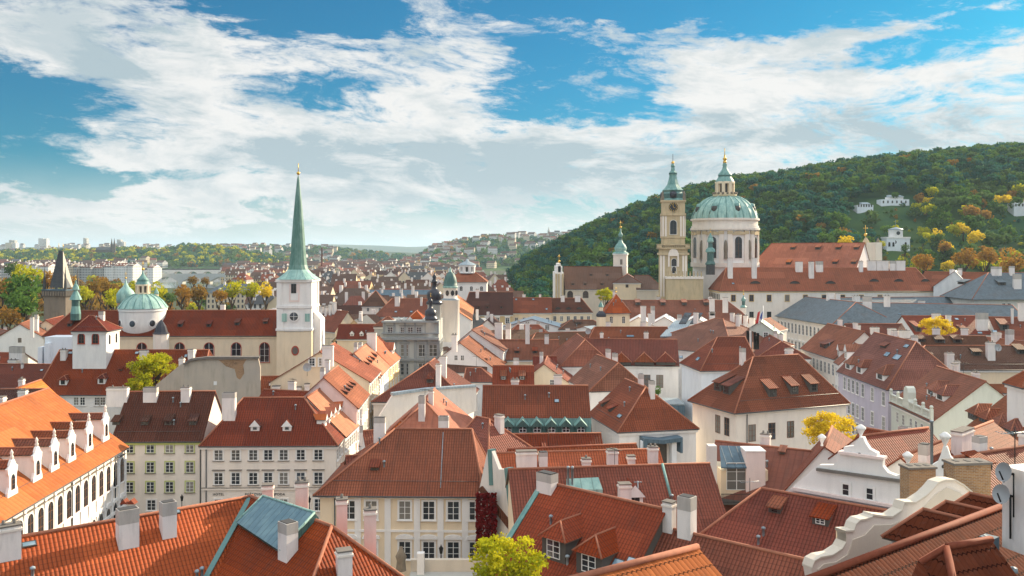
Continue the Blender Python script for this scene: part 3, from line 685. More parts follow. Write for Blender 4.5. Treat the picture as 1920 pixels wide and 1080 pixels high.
# ------------------------------------------------------------ ground, hills, river
mb = MB(); mb.face([(-19000, -300, 0), (19000, -300, 0), (19000, 30000, 0), (-19000, 30000, 0)], 'ground'); tag(mb.build('ground'), kind='structure')
mb = MB(); mb.face([(-60, 40, .012), (75, 40, .012), (75, 330, .012), (-60, 330, .012)], 'cobbles'); tag(mb.build('street_paving'), kind='structure')
def interp(tab, x):
    if x <= tab[0][0]: return tab[0][1]
    for (a, b), (c, d) in zip(tab, tab[1:]):
        if x <= c: return b + (d - b) * (x - a) / (c - a)
    return tab[-1][1]
def grid_mesh(name, fn, nu, nv, m, kind='structure'):
    vs = [fn(i / nu, j / nv) for j in range(nv + 1) for i in range(nu + 1)]
    fs = [(j * (nu + 1) + i, j * (nu + 1) + i + 1, (j + 1) * (nu + 1) + i + 1, (j + 1) * (nu + 1) + i) for j in range(nv) for i in range(nu)]
    me = bpy.data.meshes.new(name); me.from_pydata([tuple(v) for v in vs], [], fs); me.materials.append(mat(m)); me.polygons.foreach_set('use_smooth', [True] * len(fs))
    o = bpy.data.objects.new(name, me); C.objects.link(o); return tag(o, kind=kind)
def smooth(t): t = max(0.0, min(1.0, t)); return t * t * (3 - 2 * t)
from mathutils import noise as mnoise
HILLS = {}
def hill(name, tab, D0, D1, m, drop=0, bump=.06):
    x0, x1 = tab[0][0], tab[-1][0]
    def zfun(px, D):
        zr = H + (HOR - interp(tab, px) - drop) / F * D1
        t = smooth((D - D0) / (D1 - D0)); edge = smooth((px - x0) / 90.0) * smooth((x1 - px) / 90.0) if name != 'hillside' else smooth((px - x0) / 60.0)
        z = zr * t * (1 + bump * mnoise.noise((px * .012, D * .004, 3.3)) * (1 - t) * 4) * edge
        if D > D1: z = zr * edge * (1 - .25 * min(1, (D - D1) / (D1 - D0)))
        return z
    HILLS[name] = zfun
    D2 = D1 + (D1 - D0) * .6
    def fn(a, b):
        px = x0 + (x1 - x0) * a; D = D0 + (D2 - D0) * b
        return V(((px - 960) / F * D, D, zfun(px, D) - .5 if b > 0 else -2))
    return grid_mesh(name, fn, 70, 30, m)
hill('hillside', [(925, 522), (950, 520), (1000, 492), (1060, 462), (1110, 438), (1200, 400), (1290, 372), (1400, 350), (1500, 338), (1600, 320), (1700, 310), (1800, 302), (1920, 292), (2300, 275)], 400, 900, 'hill_green')
hill('wooded_ridge', [(-260, 480), (-100, 478), (60, 474), (130, 475), (200, 472), (260, 469), (300, 474), (340, 465), (400, 465), (440, 471), (470, 478), (520, 486), (640, 500)], 1900, 2500, 'hill_green')
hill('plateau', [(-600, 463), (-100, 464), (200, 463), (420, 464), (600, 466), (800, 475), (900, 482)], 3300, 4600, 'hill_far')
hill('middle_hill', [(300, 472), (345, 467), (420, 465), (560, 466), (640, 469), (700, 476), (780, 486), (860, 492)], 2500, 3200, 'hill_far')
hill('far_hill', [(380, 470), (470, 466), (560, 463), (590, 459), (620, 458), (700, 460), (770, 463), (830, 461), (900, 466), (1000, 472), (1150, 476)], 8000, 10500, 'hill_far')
hill('suburb_hill', [(720, 492), (780, 482), (820, 466), (860, 456), (900, 450), (960, 446), (1010, 448), (1060, 443), (1120, 440), (1300, 440)], 1900, 2700, 'hill_green')
mb = MB(); mb.face([PT(215, 540, 0) + V((0, 0, .02)), PT(425, 540, 0) + V((0, 0, .02)), PT(430, 503, 0) + V((0, 0, .02)), PT(200, 503, 0) + V((0, 0, .02))], 'water'); tag(mb.build('water'), kind='structure')
# ------------------------------------------------------------ the houses of the lower town, left to right, far to near
ALL = {}
# --- left edge
q = house('palace', 'cream palace with bright orange roof, baroque dormers and tall arched windows at left edge', eave=(-70, 1008, 234, 833), ridge=(-60, 776, 100, 727), ze=15, pitch=37, ends='gg', wall='plaster_palecream', roof='tile_fineorange_lit', over=.6, cat='palace',
          W=[('f', 17, [3.4], 1.35, 3.4, 'bap'), ('f', 17, [9.0], 1.35, 2.9, 'dat'), ('f', 17, [13.3], 1.2, 1.6, 'd')], pipe=(215, 134))
A, B = q.E['f']; tt = (B - A).normalized(); o_ = V((tt.y, -tt.x, 0))
pil = MB()
for i in range(18):
    P = A + tt * ((B - A).length * i / 17); pil.boxf(V((P.x, P.y, 6.5)) - tt * .3 + o_ * .003, tt * .6, o_ * .14, (0, 0, 7.9), 'plaster_white')
pil.boxf(V((A.x, A.y, 6.1)) + o_ * .002, tt * (B - A).length, o_ * .25, (0, 0, .4), 'plaster_white')
pil.build('pilaster', q.th)
def baroque_dormer(q, px, py):
    o, out, sl, t = q.plane('f'); p = q.hit(px, py); th = q.th; up = V((0, 0, 1)); w, h = 1.55, 3.1; mb = MB(); g = h / sl + .4
    mb.prism([p - t * w / 2 - up * .6, p + t * w / 2 - up * .6, p + t * w / 2 + up * h, p - t * w / 2 + up * h], -out * g, 'plaster_white')
    fr = [(-1.15, -.5), (1.15, -.5), (1.12, .3), (.80, .9), (.86, 2.1), (1.05, 2.5), (1.12, 2.95), (.72, 3.2), (.34, 3.75), (0, 3.95), (-.34, 3.75), (-.72, 3.2), (-1.12, 2.95), (-1.05, 2.5), (-.86, 2.1), (-.80, .9), (-1.12, .3)]
    mb.prism([p + out * .25 + t * a + up * b for a, b in fr], -out * .3, 'plaster_white')
    mb.lathe(p + out * .1, [(.16, p.z + 3.9), (.24, p.z + 4.1), (.12, p.z + 4.3), (.2, p.z + 4.55), (0, p.z + 5.0)], 'plaster_palecream', 8)
    d = mb.build('dormer', th); rf = MB()
    a = p + up * (h + .62) + out * .05; e1 = p - t * (w / 2 + .25) + up * (h - .05) + out * .05; e2 = p + t * (w / 2 + .25) + up * (h - .05) + out * .05; L = -out * ((h + .7) / sl + .3)
    for x, y in ((e1, a), (a, e2)): rf.face([y, x, x + L, y + L][::1], 'tile_red'); rf.face([x - up * .1, y - up * .1, y + L - up * .1, x + L - up * .1], 'wood')
    rf.tube([a, a + L], .1, 'ridge_tile', 5); rf.build('dormer_roof', d)
    child('window', win_mesh(.7, 1.7, 'ban'), d, p + out * .27 + up * 1.35, ROT(t))
for px, py in ((196, 824), (165, 843), (132, 862), (100, 879), (67, 898), (20, 926)): baroque_dormer(q, px, py)
# --- second row left
house('house', 'cream house with green window surrounds and a dark brown roof of four shed dormers', eave=(212, 823, 378, 822), ridge=(203, 734, 383, 734), ze=14.5, pitch=45, ends='gg', wall='plaster_palecream', roof='tile_dark',
      W=[('f', [243, 282, 318, 356], [839, 876, 913], 1.25, 1.6, 'wgs'), ('f', [284], [947], 1.3, 1.6, 'w')], DM=[('shed', 217, 797, 13, 8), ('shed', 271, 797, 13, 8), ('shed', 315, 797, 13, 9), ('shed', 361, 797, 13, 9)],
      CH=[(221, 748, 38, 727), (283, 748, 25, 726), (349, 748, 16, 726)], pipe=(376,), corn='green_trim')
house('house', 'narrow house with an orange hip roof tucked behind the green trimmed house', eave=(372, 812, 420, 783), ridge=(384, 735, 402, 722), ze=14.3, pitch=48, ends='hg', wall='plaster_cream', roof='tile_red', DM=[('shed', 401, 787, 13, 10)])
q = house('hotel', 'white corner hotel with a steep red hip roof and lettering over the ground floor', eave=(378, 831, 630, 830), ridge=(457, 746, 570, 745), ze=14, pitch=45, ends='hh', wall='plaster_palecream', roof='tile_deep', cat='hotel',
      W=[('f', [410, 442, 475, 503, 532, 564, 597], [853], 1.3, 1.65, 'ws'), ('f', [410, 442, 475, 503, 532, 564, 597], [897], 1.3, 1.75, 'wps'), ('f', [410, 442, 475, 532, 597], [947], 1.25, 1.8, 'w'), ('2', 6, [2.0, 5.4, 8.8], 1.2, 1.7, 'w')],
      DM=[('gable', 478, 808, 16, 12), ('gable', 538, 808, 16, 12)], CH=[(430, 782, 24, 736)], pipe=(387,))
A, B = q.E['f']
cb = MB(); tt = (B - A).normalized(); oo = V((tt.y, -tt.x, 0))
cb.boxf(V((A.x, A.y, zat(919, A.y))) + oo * .002, tt * (B - A).length, oo * .2, (0, 0, .3), 'plaster_palecream'); cb.boxf(V((A.x, A.y, zat(919, A.y) + .31)) + oo * .002, tt * (B - A).length, oo * .24, (0, 0, .06), 'soot'); cb.build('string_course', q.th)
def sign(th, txt, px, py, D, size, rz=0.0):
    cu = bpy.data.curves.new('lettering', 'FONT'); cu.body = txt; cu.size = size; cu.align_x = 'CENTER'; cu.align_y = 'CENTER'; cu.extrude = .02; cu.space_character = 1.15
    t_ = bpy.data.objects.new('tmp', cu); C.objects.link(t_)
    me = bpy.data.meshes.new_from_object(t_.evaluated_get(bpy.context.evaluated_depsgraph_get())); bpy.data.objects.remove(t_); me.materials.clear(); me.materials.append(mat('sign_ink'))
    o = bpy.data.objects.new('sign_lettering', me); C.objects.link(o); o.parent = th; p = PD(px, py, D); o.location = p - V(th['_base']); o.rotation_euler = (R(90), 0, rz); o['label'] = 'dark painted letters reading ' + txt
for txt, px in (('HOTEL', 409.5), ('POŠTOVNÍ', 476), ('HOSPODA', 518), ('HOTEL', 597)): sign(q.th, txt, px, 927, A.y + (B.y - A.y) * (px - 378) / 252 - .06, .50, ROT(tt))
house('x', '', eave=(645.6, 814.5, 669, 793), ridge=(577, 742, 603, 727), ze=14.07, pitch=45, ends='gg', wall='plaster_palecream', roof='tile_fineorange_lit', parent=q.th, W=[('f', 6, [2.0, 5.4, 8.8], 1.2, 1.7, 'w')],  # same tiles as the hotel front, brightened to paint the sun on this side
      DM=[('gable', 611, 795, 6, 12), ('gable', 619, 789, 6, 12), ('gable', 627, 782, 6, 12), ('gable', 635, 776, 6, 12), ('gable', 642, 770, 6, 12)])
# --- the street of lit roofs
W3 = [2.0, 5.3, 8.6]
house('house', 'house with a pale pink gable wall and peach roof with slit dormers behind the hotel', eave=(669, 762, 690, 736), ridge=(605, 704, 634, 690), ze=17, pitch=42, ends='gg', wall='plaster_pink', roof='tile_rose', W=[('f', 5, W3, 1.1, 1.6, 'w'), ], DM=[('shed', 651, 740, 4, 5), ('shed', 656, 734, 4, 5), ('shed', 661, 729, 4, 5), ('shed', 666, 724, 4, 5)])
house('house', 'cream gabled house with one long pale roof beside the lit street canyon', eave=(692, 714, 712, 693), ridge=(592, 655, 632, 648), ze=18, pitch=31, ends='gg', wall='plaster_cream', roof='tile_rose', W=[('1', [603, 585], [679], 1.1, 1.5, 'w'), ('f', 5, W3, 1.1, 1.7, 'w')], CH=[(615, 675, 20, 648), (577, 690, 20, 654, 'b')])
house('house', 'house with a vivid orange roof and a row of thin dormers on the lit street', eave=(709, 705, 729, 683), ridge=(650, 673, 687, 644), ze=17, pitch=44, ends='gg', wall='plaster_white', roof='tile_fineorange_lit', W=[('f', 5, W3, 1.1, 1.6, 'w')], DM=[('shed', 692, 686, 4, 5), ('shed', 697, 681, 4, 5), ('shed', 702, 676, 4, 5), ('shed', 706, 670, 4, 5)])
house('house', 'orange roofed house with a broad white chimney at the far end of the lit street', eave=(730, 683, 749, 668), ridge=(690, 640, 712, 630), ze=17, pitch=45, ends='gg', wall='plaster_yellow', roof='tile_fineorange_lit', W=[('f', 4, W3, 1.1, 1.6, 'w')], CH=[(697, 650, 17, 624)], DM=[('gable', 738, 662, 10, 9)])
house('house', 'low red ridge house with small white chimneys left of the pink gable', ridge=(486, 706, 598, 704), zr=18.5, ze=14.5, w=(5, 5), wall='plaster_cream', roof='tile_red', CH=[(568, 716, 8, 693), (518, 742, 14, 724), (546, 745, 10, 732), (558, 744, 14, 726), (576, 744, 9, 720)])
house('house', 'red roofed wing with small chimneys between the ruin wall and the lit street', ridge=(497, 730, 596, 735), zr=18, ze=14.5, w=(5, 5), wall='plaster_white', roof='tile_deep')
# --- rear left
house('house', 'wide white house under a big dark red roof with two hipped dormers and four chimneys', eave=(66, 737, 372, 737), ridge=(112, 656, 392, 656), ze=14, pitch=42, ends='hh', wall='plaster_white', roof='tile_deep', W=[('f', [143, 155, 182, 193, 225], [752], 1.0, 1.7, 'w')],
      DM=[('hip', 118, 722, 14, 11), ('hip', 190, 720, 14, 12), ('shed', 250, 697, 12, 9), ('sky', 131, 664, 8, 6), ('sky', 174, 664, 8, 6), ('sky', 256, 664, 7, 6), ('sky', 348, 670, 6, 7), ('shed', 226, 695, 6, 3)], CH=[(120, 672, 10, 656), (183, 674, 9, 657), (270, 670, 14, 657), (360, 668, 13, 655)])
house('house', 'low dark red roofed house at the far left under the white chimney', ridge=(-30, 682, 96, 683), zr=18, ze=14, w=(6, 6), wall='plaster_cream', roof='tile_deep', DM=[('sky', 77, 696, 6, 5)], CH=[(42, 690, 4, 681)])
house('house', 'dark roofed house behind the orange palace ridge with a small chimney', ridge=(-40, 730, 90, 729), zr=19.5, ze=14.5, w=(6, 6), wall='plaster_cream', roof='tile_dark', CH=[(43, 748, 14, 732)])
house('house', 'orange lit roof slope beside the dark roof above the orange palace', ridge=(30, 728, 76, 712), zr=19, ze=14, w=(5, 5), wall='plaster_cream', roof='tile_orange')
house('house', 'white gabled house with a round attic hole and lit orange roof at the far left', ridge=(37, 607, 66, 596), zr=22, ze=15.5, w=(10, 10), wall='plaster_white', roof='tile_rose', W=[('1', [37], [638], .9, 1.3, 'bn')], CH=[(60, 625, 6, 595), (70, 622, 5, 593)])
house('house', 'red roofed cottage at the far left edge with a low eave', ridge=(-20, 612, 14, 620), zr=19, ze=15, w=(8, 8), wall='plaster_cream', roof='tile_rose')
house('house', 'house with a soot stained broad white chimney stack at the far left', ridge=(-40, 660, 46, 662), zr=18, ze=14, w=(7, 7), wall='plaster_white', roof='tile_red', CH=[(32, 680, 28, 650), (25, 690, 17, 675)])
house('house', 'dark hip roofed house between the bridge tower and the convent church', ridge=(86, 600, 118, 592), zr=22, ze=17, w=(7, 7), wall='plaster_cream', roof='tile_deep', CH=[(68, 612, 6, 590)])
# ruin firewall house
th = thing('firewall_house', 'old grey house with a stained blank firewall, brick showing through the plaster', 'house', PD(390, 740, 168))
slab(th, 'wall', [(345, 830), (345, 686), (356, 678), (390, 673), (440, 672), (484, 672), (488, 690), (488, 830)], (345, 166), (488, 168), .8, 'firewall')
slab(th, 'wall', [(292, 830), (292, 722), (338, 684), (346, 680), (346, 830)], (292, 170), (346, 166.2), .7, 'firewall')
slab(th, 'wall_coping', [(342, 682), (356, 673), (390, 669), (486, 669), (486, 672.5), (390, 673), (357, 677), (346, 685)], (345, 165.6), (488, 167.6), 1.4, 'soot')
slab(th, 'exposed_brick', [(410, 675), (462, 674), (456, 684), (458, 700), (450, 712), (444, 708), (440, 692), (424, 687)], (345, 165.97), (488, 167.97), .05, 'brick_ochre')
slab(th, 'small_window', [(400.5, 715), (406.5, 715), (406.5, 722), (400.5, 722)], (345, 165.95), (488, 167.95), .1, 'frame_white')
house('x', '', ridge=(352, 690, 470, 689), zr=20, ze=15, w=(1.2, 7), wall='firewall', roof='tile_red', parent=th, cap=None, gut=False, corn=None)
mb = MB()
for px, wd, yt, yb in ((341, 9, 672, 690), (359, 10, 655, 674)): p = PD(px, yb, 168); chimney(mb, p, wd * 168 / F, .8, p.z - 1, zat(yt, 168), 0)
mb.build('chimney', th)
# --- centre: cream palace and its neighbours
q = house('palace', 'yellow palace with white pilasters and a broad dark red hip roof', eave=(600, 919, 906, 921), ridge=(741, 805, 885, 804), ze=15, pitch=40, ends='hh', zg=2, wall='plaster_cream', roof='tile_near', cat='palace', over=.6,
      W=[('f', [655, 696, 759, 804, 850, 891], [957], 1.45, 2.2, 'w'), ('f', [655, 696, 759, 804, 850, 891], [1032], 1.45, 2.1, 'wt')], DM=[('shed', 702, 882, 15, 8)], pipe=(628,))
A, B = q.E['f']; tt = (B - A).normalized(); oo = V((tt.y, -tt.x, 0)); mb = MB()
for px in (640, 671, 727, 782, 826, 872):
    k = (px - 960) / F; u = (k * A.y - A.x) / (tt.x - k * tt.y); P = A + tt * u; mb.boxf(V((P.x, P.y, 4)) - tt * .36 + oo * .003, tt * .72, oo * .12, (0, 0, 10.4), 'plaster_white')
mb.boxf(V((A.x, A.y, zat(996, A.y))) + oo * .002, tt * (B - A).length, oo * .15, (0, 0, .25), 'plaster_white'); mb.build('pilaster', q.th)
mb = MB(); o_, out_, sl_, t_ = q.plane('f'); P1 = q.hit(831, 812); P2 = q.hit(826, 916); mb.tube([P1 + V((0, 0, .1)), P2 + V((0, 0, .1))], .05, 'metal_grey', 5); mb.build('lightning_wire', q.th)
house('house', 'small red hip roofed annex right of the yellow palace roof', ridge=(893, 781, 918, 786), zr=19.5, ze=14.8, w=(5, 5), h=(1, 5), wall='plaster_cream', roof='tile_red')
house('house', 'house with a bright orange slope behind the yellow palace ridge and a tall pale chimney', ridge=(797, 754, 815, 728), zr=20, ze=14, w=(7.5, 7), h=(7, 0), wall='plaster_white', roof='tile_fineorange_lit', CH=[(791, 785, 12, 742, '1'), (808, 757, 9, 733)])
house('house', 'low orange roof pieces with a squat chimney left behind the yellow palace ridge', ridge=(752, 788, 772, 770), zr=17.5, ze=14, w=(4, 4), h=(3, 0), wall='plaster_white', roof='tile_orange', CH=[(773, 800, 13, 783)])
house('house', 'house with a red hip and lit orange side above a long bare white firewall', ridge=(803, 681, 815, 672), zr=20.5, ze=14.5, w=(9, 9), h=(9, 0), wall='old_plaster', roof='tile_deep', DM=[('shed', 806, 718, 12, 8, '1')], CH=[(822, 728, 9, 683), (831, 705, 12, 668)])
th = thing('firewall', 'long bare whitish firewall with a pale coping in front of the red hip roof', 'wall', PD(770, 800, 160))
slab(th, 'wall', [(707, 900), (711, 782), (737, 741), (740, 737), (804, 731), (893, 725), (893, 770), (830, 800), (830, 900)], (707, 156), (893, 166), .6, 'old_plaster')
slab(th, 'coping', [(737, 737), (804, 728), (893, 722), (893, 726), (804, 732), (737, 742)], (707, 155.7), (893, 165.7), 1.2, 'metal_grey')
house('house', 'small house with a red roof and white side walls stepping down beside the street canyon', ridge=(683, 808, 712, 806), zr=17, ze=14.5, w=(3, 3), wall='plaster_white', roof='tile_red', CH=[(677, 820, 6, 800)])
house('house', 'tiny red roofed dormer house above the street beside the yellow palace', ridge=(651, 855, 682, 853), zr=17, ze=14.8, w=(2.4, 2.4), wall='plaster_white', roof='tile_red')
house('house', 'white gabled house with two small attic windows in the centre', ridge=(862, 642, 882, 628), zr=21.5, ze=15, w=(9, 9), wall='plaster_white', roof='tile_rose', W=[('1', [855, 867], [671], .8, 1.2, 'wn')], CH=[(852, 650, 10, 628)])
house('house', 'second white gabled house right behind the centre gable with two chimneys', ridge=(885, 618, 905, 610), zr=23, ze=18, w=(8, 6), wall='plaster_white', roof='tile_rose', CH=[(935, 636, 14, 605), (953, 636, 9, 606)])
house('house', 'low brown roofed terrace in front of the two window gable', ridge=(838, 672, 912, 672), zr=17.5, ze=15, w=(4, 4), wall='plaster_white', roof='tile_brown', W=[('f', 4, [1.6], 1, 1.2, 'w')])
house('house', 'reddish long roofed house right of the white gables over a cream wall', eave=(915, 672, 1048, 672), ridge=(915, 637, 1050, 637), ze=15.5, pitch=40, ends='gg', wall='plaster_cream', roof='tile_red', DM=[('shed', 969, 662, 9, 5), ('shed', 1003, 662, 9, 5)], CH=[(989, 642, 8, 606), (1025, 642, 8, 627)])
house('house', 'small hip roofed house with a light blue wall band in the centre', eave=(870, 713, 927, 713), ridge=(873, 690, 902, 690), ze=14.5, pitch=40, ends='hh', wall='plaster_bluewhite', roof='tile_red')
house('house', 'long dark red house with copper framed roof windows behind the blue banded house', eave=(925, 724, 1000, 724), ridge=(905, 685, 1000, 686), ze=14.5, pitch=42, ends='gg', wall='plaster_white', roof='tile_red', DM=[('shed', 944, 712, 11, 8, 'f', 'w'), ('shed', 979, 712, 11, 8, 'f', 'w')])
house('house', 'cream gabled house with a small roof next to the white courtyard building', ridge=(1020, 682, 1026, 668), zr=18.5, ze=14.5, w=(5.5, 5), wall='plaster_cream', roof='tile_red', W=[('1', [1035], [717], .9, 1.2, 'wn')])
house('house', 'flat red roofed link house with one roof window between cream gable and long house', ridge=(1001, 668, 1042, 668), zr=18, ze=14.5, w=(5, 5), wall='plaster_cream', roof='tile_deep', DM=[('sky', 1016, 673, 6, 7)])
# --- the white museum complex right of centre
q = house('house', 'long red roofed house with a row of five copper gable dormers along its eave', eave=(905, 815, 1108, 815), ridge=(893, 724, 1142, 722), ze=14.5, pitch=40, ends='gg', wall='plaster_white', roof='tile_red', DM=[('sky', 1044, 755, 9, 8)])
ap = MB(); o_, out, sl, tt = q.plane('f'); a1 = q.hit(938, 812); a2 = q.hit(1109, 812); b1 = q.hit(938, 785); b2 = q.hit(1109, 785); up = V((0, 0, .06))
ap.face([a1 + up, a2 + up, b2 + up, b1 + up], 'copper_dark'); ap.build('copper_apron', q.th)
for px in (952, 980, 1007, 1034, 1061, 1089):
    p = q.hit(px, 812); dormer(q.th, p + out * .35, out, tt, 1.55, 1.35, 'gable', sl, 'copper_dark', 'copper', 'wa', .7)
house('house', 'low red roof in front of the copper dormers', eave=(880, 848, 1130, 845), ridge=(890, 815, 1115, 812), ze=13.6, pitch=32, ends='gg', wall='plaster_white', roof='tile_deep', DM=[('shed', 1021, 843, 5, 5)])
house('house', 'thin long red lean roof behind the new orange roof', ridge=(955, 842, 1190, 832), zr=18, ze=15.5, w=(3, 4), wall='plaster_white', roof='tile_red')
q = house('house', 'white windowless house with a steep hip roof towards the viewer and a dark portal canopy', eave=(1106, 773, 1161, 806), ridge=(1142, 697, 1210, 727), ze=15, pitch=41, ends='gh', wall='plaster_white', roof='tile_red', DM=[('shed', 1128, 762, 6, 7), ('shed', 1142, 772, 6, 7), ('sky', 1159, 783, 8, 8)])
def Q(q, px, py, e='2', off=0):
    A, B = q.E[e]; t = (B - A).normalized(); out = V((t.y, -t.x, 0)); d = ray(px, py); s = (A + out * off).dot(out) / d.dot(out); return CAMP + d * s, t, out
mb = MB(); pts = [Q(q, x, y, '2', .02)[0] for x, y in ((1212, 868), (1212, 829), (1250, 829), (1250, 868))]; _, tt, oo = Q(q, 1212, 829)
mb.prism(pts, oo * .04, 'dark_wall'); mb.build('portal', q.th)
mb = MB(); pts = [Q(q, x, y, '2', .05)[0] for x, y in ((1199, 844), (1199, 817), (1235, 820), (1270, 815), (1270, 844), (1266, 844), (1266, 823), (1235, 827), (1206, 825), (1206, 844))]; mb.prism(pts, oo * 2.2, 'metal_blue'); mb.build('canopy', q.th)
mb = MB()
for x in (1207, 1262): p = Q(q, x, 866, '2', 1.2)[0]; mb.box(V((p.x, p.y, 2)), .8, 1.0, Q(q, x, 826, '2', 1.2)[0].z - 2, 'plaster_bluewhite', ROT(tt))
mb.build('portal_pier', q.th)
house('house', 'hip roofed wing half hidden behind the windowless white house', eave=(1069, 711, 1107, 731), ridge=(1120, 667, 1164, 680), ze=16, pitch=41, ends='gh', wall='plaster_white', roof='tile_rose')
q = house('house', 'white courtyard building with three triangular roof gables and a wide red roof', eave=(1066, 681, 1272, 684), ridge=(1097, 636, 1320, 636), ze=16.5, pitch=36, ends='hg', wall='plaster_white', roof='tile_red', W=[('f', [1213, 1237], [715], 1.6, 3.0, 'bn'), ('1', 4, [3.0], 1.1, 2.4, 'wn')], DM=[('sky', 1277, 672, 7, 7), ('sky', 1097, 661, 8, 6)])
o_, out, sl, tt = q.plane('f')
for px in (1165, 1208, 1248):
    p = q.hit(px, 681); dormer(q.th, p + out * .9, out, tt, 4.4, .55, 'hip', sl, 'dark_wall', 'tile_red', 'd', .01)
house('x', '', ridge=(1082, 626, 1097, 637), zr=22, ze=16.6, w=(6, 6), h=(6, 4), wall='plaster_white', roof='tile_rose', parent=q.th)
mb = MB(); a = PT(1228, 760, 9.5); mb.boxf(a, (6.5, 0, 0), (0, 8, 0), (0, 0, .3), 'metal_grey'); mb.boxf(a + V((0, 0, -3.2)), (6.5, 0, 0), (0, 7.9, 0), (0, 0, 3.1), 'metal_blue'); mb.build('roof_terrace', q.th)
q = house('house', 'tall white house with a rotated hip roof above the courtyard terrace', eave=(1315, 692, 1425, 690), ridge=(1345, 632, 1397, 632), ze=18, pitch=43, ends='hh', wall='plaster_bluewhite', roof='tile_red', DM=[('sky', 1306, 676, 6, 8, '1')], CH=[(1407, 642, 3, 613)])
house('house', 'big cream corner house with a rotated red hip roof and shed dormers on both slopes', eave=(1380, 767, 1587, 750), ridge=(1412, 669, 1497, 665), ze=18, pitch=50, ends='hh', zg=0, wall='plaster_palecream', roof='tile_red', over=.5,
      W=[('f', [1410, 1447, 1482, 1518], [805], 1.35, 2.7, 'bn'), ('1', [1346, 1363], [800], 1.3, 2.9, 'bn')], DM=[('shed', 1449, 744, 17, 17), ('shed', 1490, 739, 17, 17), ('shed', 1526, 735, 17, 17), ('shed', 1345, 733, 10, 17, '1'), ('shed', 1362, 739, 10, 17, '1')], pipe=(1400,), wall_h=1)
q = house('house', 'wide red roofed house with a glazed studio roof light behind the courtyard building', ridge=(1115, 613, 1250, 613), zr=22.5, ze=18, w=(6, 8), h=(3, 0), wall='plaster_white', roof='tile_red', DM=[('sky', 1182, 632, 14, 5)])
q = house('house', 'high pale red hip roof rising to a point behind the courtyard building', ridge=(1340, 597, 1356, 598), zr=25, ze=18, w=(15, 15), h=(15, 12), wall='plaster_white', roof='tile_rose')
th = thing('studio_skylight', 'sloping glass studio roof with two dark panes among red roofs', 'skylight', PT(1270, 630, 21)); mb = MB()
a = PT(1238, 630, 20.5); mb.prism([a, a + V((5, 0, 0)), a + V((10.5, 9, 3.4)), a + V((5.5, 9, 3.4))], (0, 0, -.3), 'metal_grey'); mb.build('glass_roof', th)
mb = MB()
for i in (0, 1): b_ = a + V((6.2 + 3 * i, 6.8, 2.8)); mb.prism([b_, b_ + V((1.9, 0, 0)), b_ + V((4.3, 4, 2.6)), b_ + V((2.4, 4, 2.6))], (0, 0, -.25), 'glass')
mb.build('dark_pane', th)
# --- middle distance centre
house('house', 'red roofed house with pale yellow front and three gable dormers left of the grey palace', eave=(632, 633, 717, 633), ridge=(652, 608, 717, 608), ze=18, pitch=44, ends='gg', wall='plaster_cream', roof='tile_deep', DM=[('gable', 660, 630, 7, 6), ('gable', 678, 630, 7, 6), ('gable', 713, 630, 6, 6)], CH=[])
house('house', 'yellow house corner with a dark downpipe beside the spire tower', ridge=(602, 580, 652, 584), zr=23, ze=17, w=(5, 5), wall='plaster_cream', roof='tile_red', W=[('f', [637], [622], .9, 2, 'wn')], CH=[(604, 590, 6, 575), (612, 590, 6, 573), (620, 588, 6, 571), (627, 586, 7, 566)])
house('house', 'red hip roof with two white chimneys in front of the blue grey roofs', eave=(703, 592, 806, 592), ridge=(735, 560, 795, 560), ze=20, pitch=42, ends='hg', wall='plaster_white', roof='tile_red', DM=[('sky', 742, 586, 5, 4), ('sky', 771, 586, 5, 4)], CH=[(745, 572, 9, 556), (790, 572, 4, 557)])
house('tower_house', 'square whitish tower house with a steep dark pyramid roof', ridge=(704, 545, 705, 545), zr=27, ze=21.5, w=(4.6, 4.6), h=(4.6, 4.6), wall='plaster_palecream', roof='tile_brown', W=[('f', 2, [1.8], 1.0, 1.4, 'wan')])
house('house', 'long house with blue grey metal roof and many small chimneys', eave=(655, 556, 820, 556), ridge=(655, 543, 820, 543), ze=19.5, pitch=30, ends='gg', wall='plaster_palecream', roof='metal_blue', CH=[(661, 553, 4, 543), (690, 549, 4, 541), (716, 549, 4, 540), (752, 549, 5, 541), (774, 560, 5, 536)])
house('house', 'pale house with tall windows below the blue grey roof', ridge=(650, 560, 676, 560), zr=20, ze=19, w=(4, 4), wall='plaster_palecream', roof='metal_grey', W=[('f', [666], [577], 1.0, 2.0, 'wn')])
house('house', 'dark brown roofed house with dormers over a golden facade', eave=(866, 588, 961, 588), ridge=(880, 548, 962, 547), ze=19.5, pitch=50, ends='hg', wall='plaster_gold', roof='tile_dark', W=[('f', 5, [2.6, 6.4, 10], 1.5, 2.0, 'wt')], DM=[('shed', 874, 578, 5, 4), ('shed', 898, 578, 5, 4), ('shed', 914, 578, 5, 4), ('shed', 940, 578, 5, 4)], CH=[(895, 556, 6, 543)])
house('house', 'red roofed terrace house with a cream front right of the dark brown roof', eave=(961, 585, 1034, 585), ridge=(961, 558, 1034, 558), ze=19.5, pitch=42, ends='gg', wall='plaster_cream', roof='tile_red', W=[('f', 5, [3.0, 6.6], 1.2, 1.7, 'wn')], DM=[('sky', 968, 563, 4, 4), ('sky', 1000, 563, 4, 4), ('sky', 1025, 581, 4, 4)])
house('house', 'dark brown roofed house with eyebrow vents over an apricot front', eave=(1034, 584, 1110, 584), ridge=(1036, 559, 1090, 559), ze=19.5, pitch=42, ends='gh', wall='plaster_cream', roof='tile_dark', W=[('f', 6, [2.8, 6.6], 1.2, 2.0, 'wn')], DM=[('eye', 1046, 580, 11, 4), ('eye', 1066, 580, 11, 4), ('eye', 1086, 580, 11, 4)], CH=[(1055, 564, 7, 554), (1083, 564, 10, 554)])
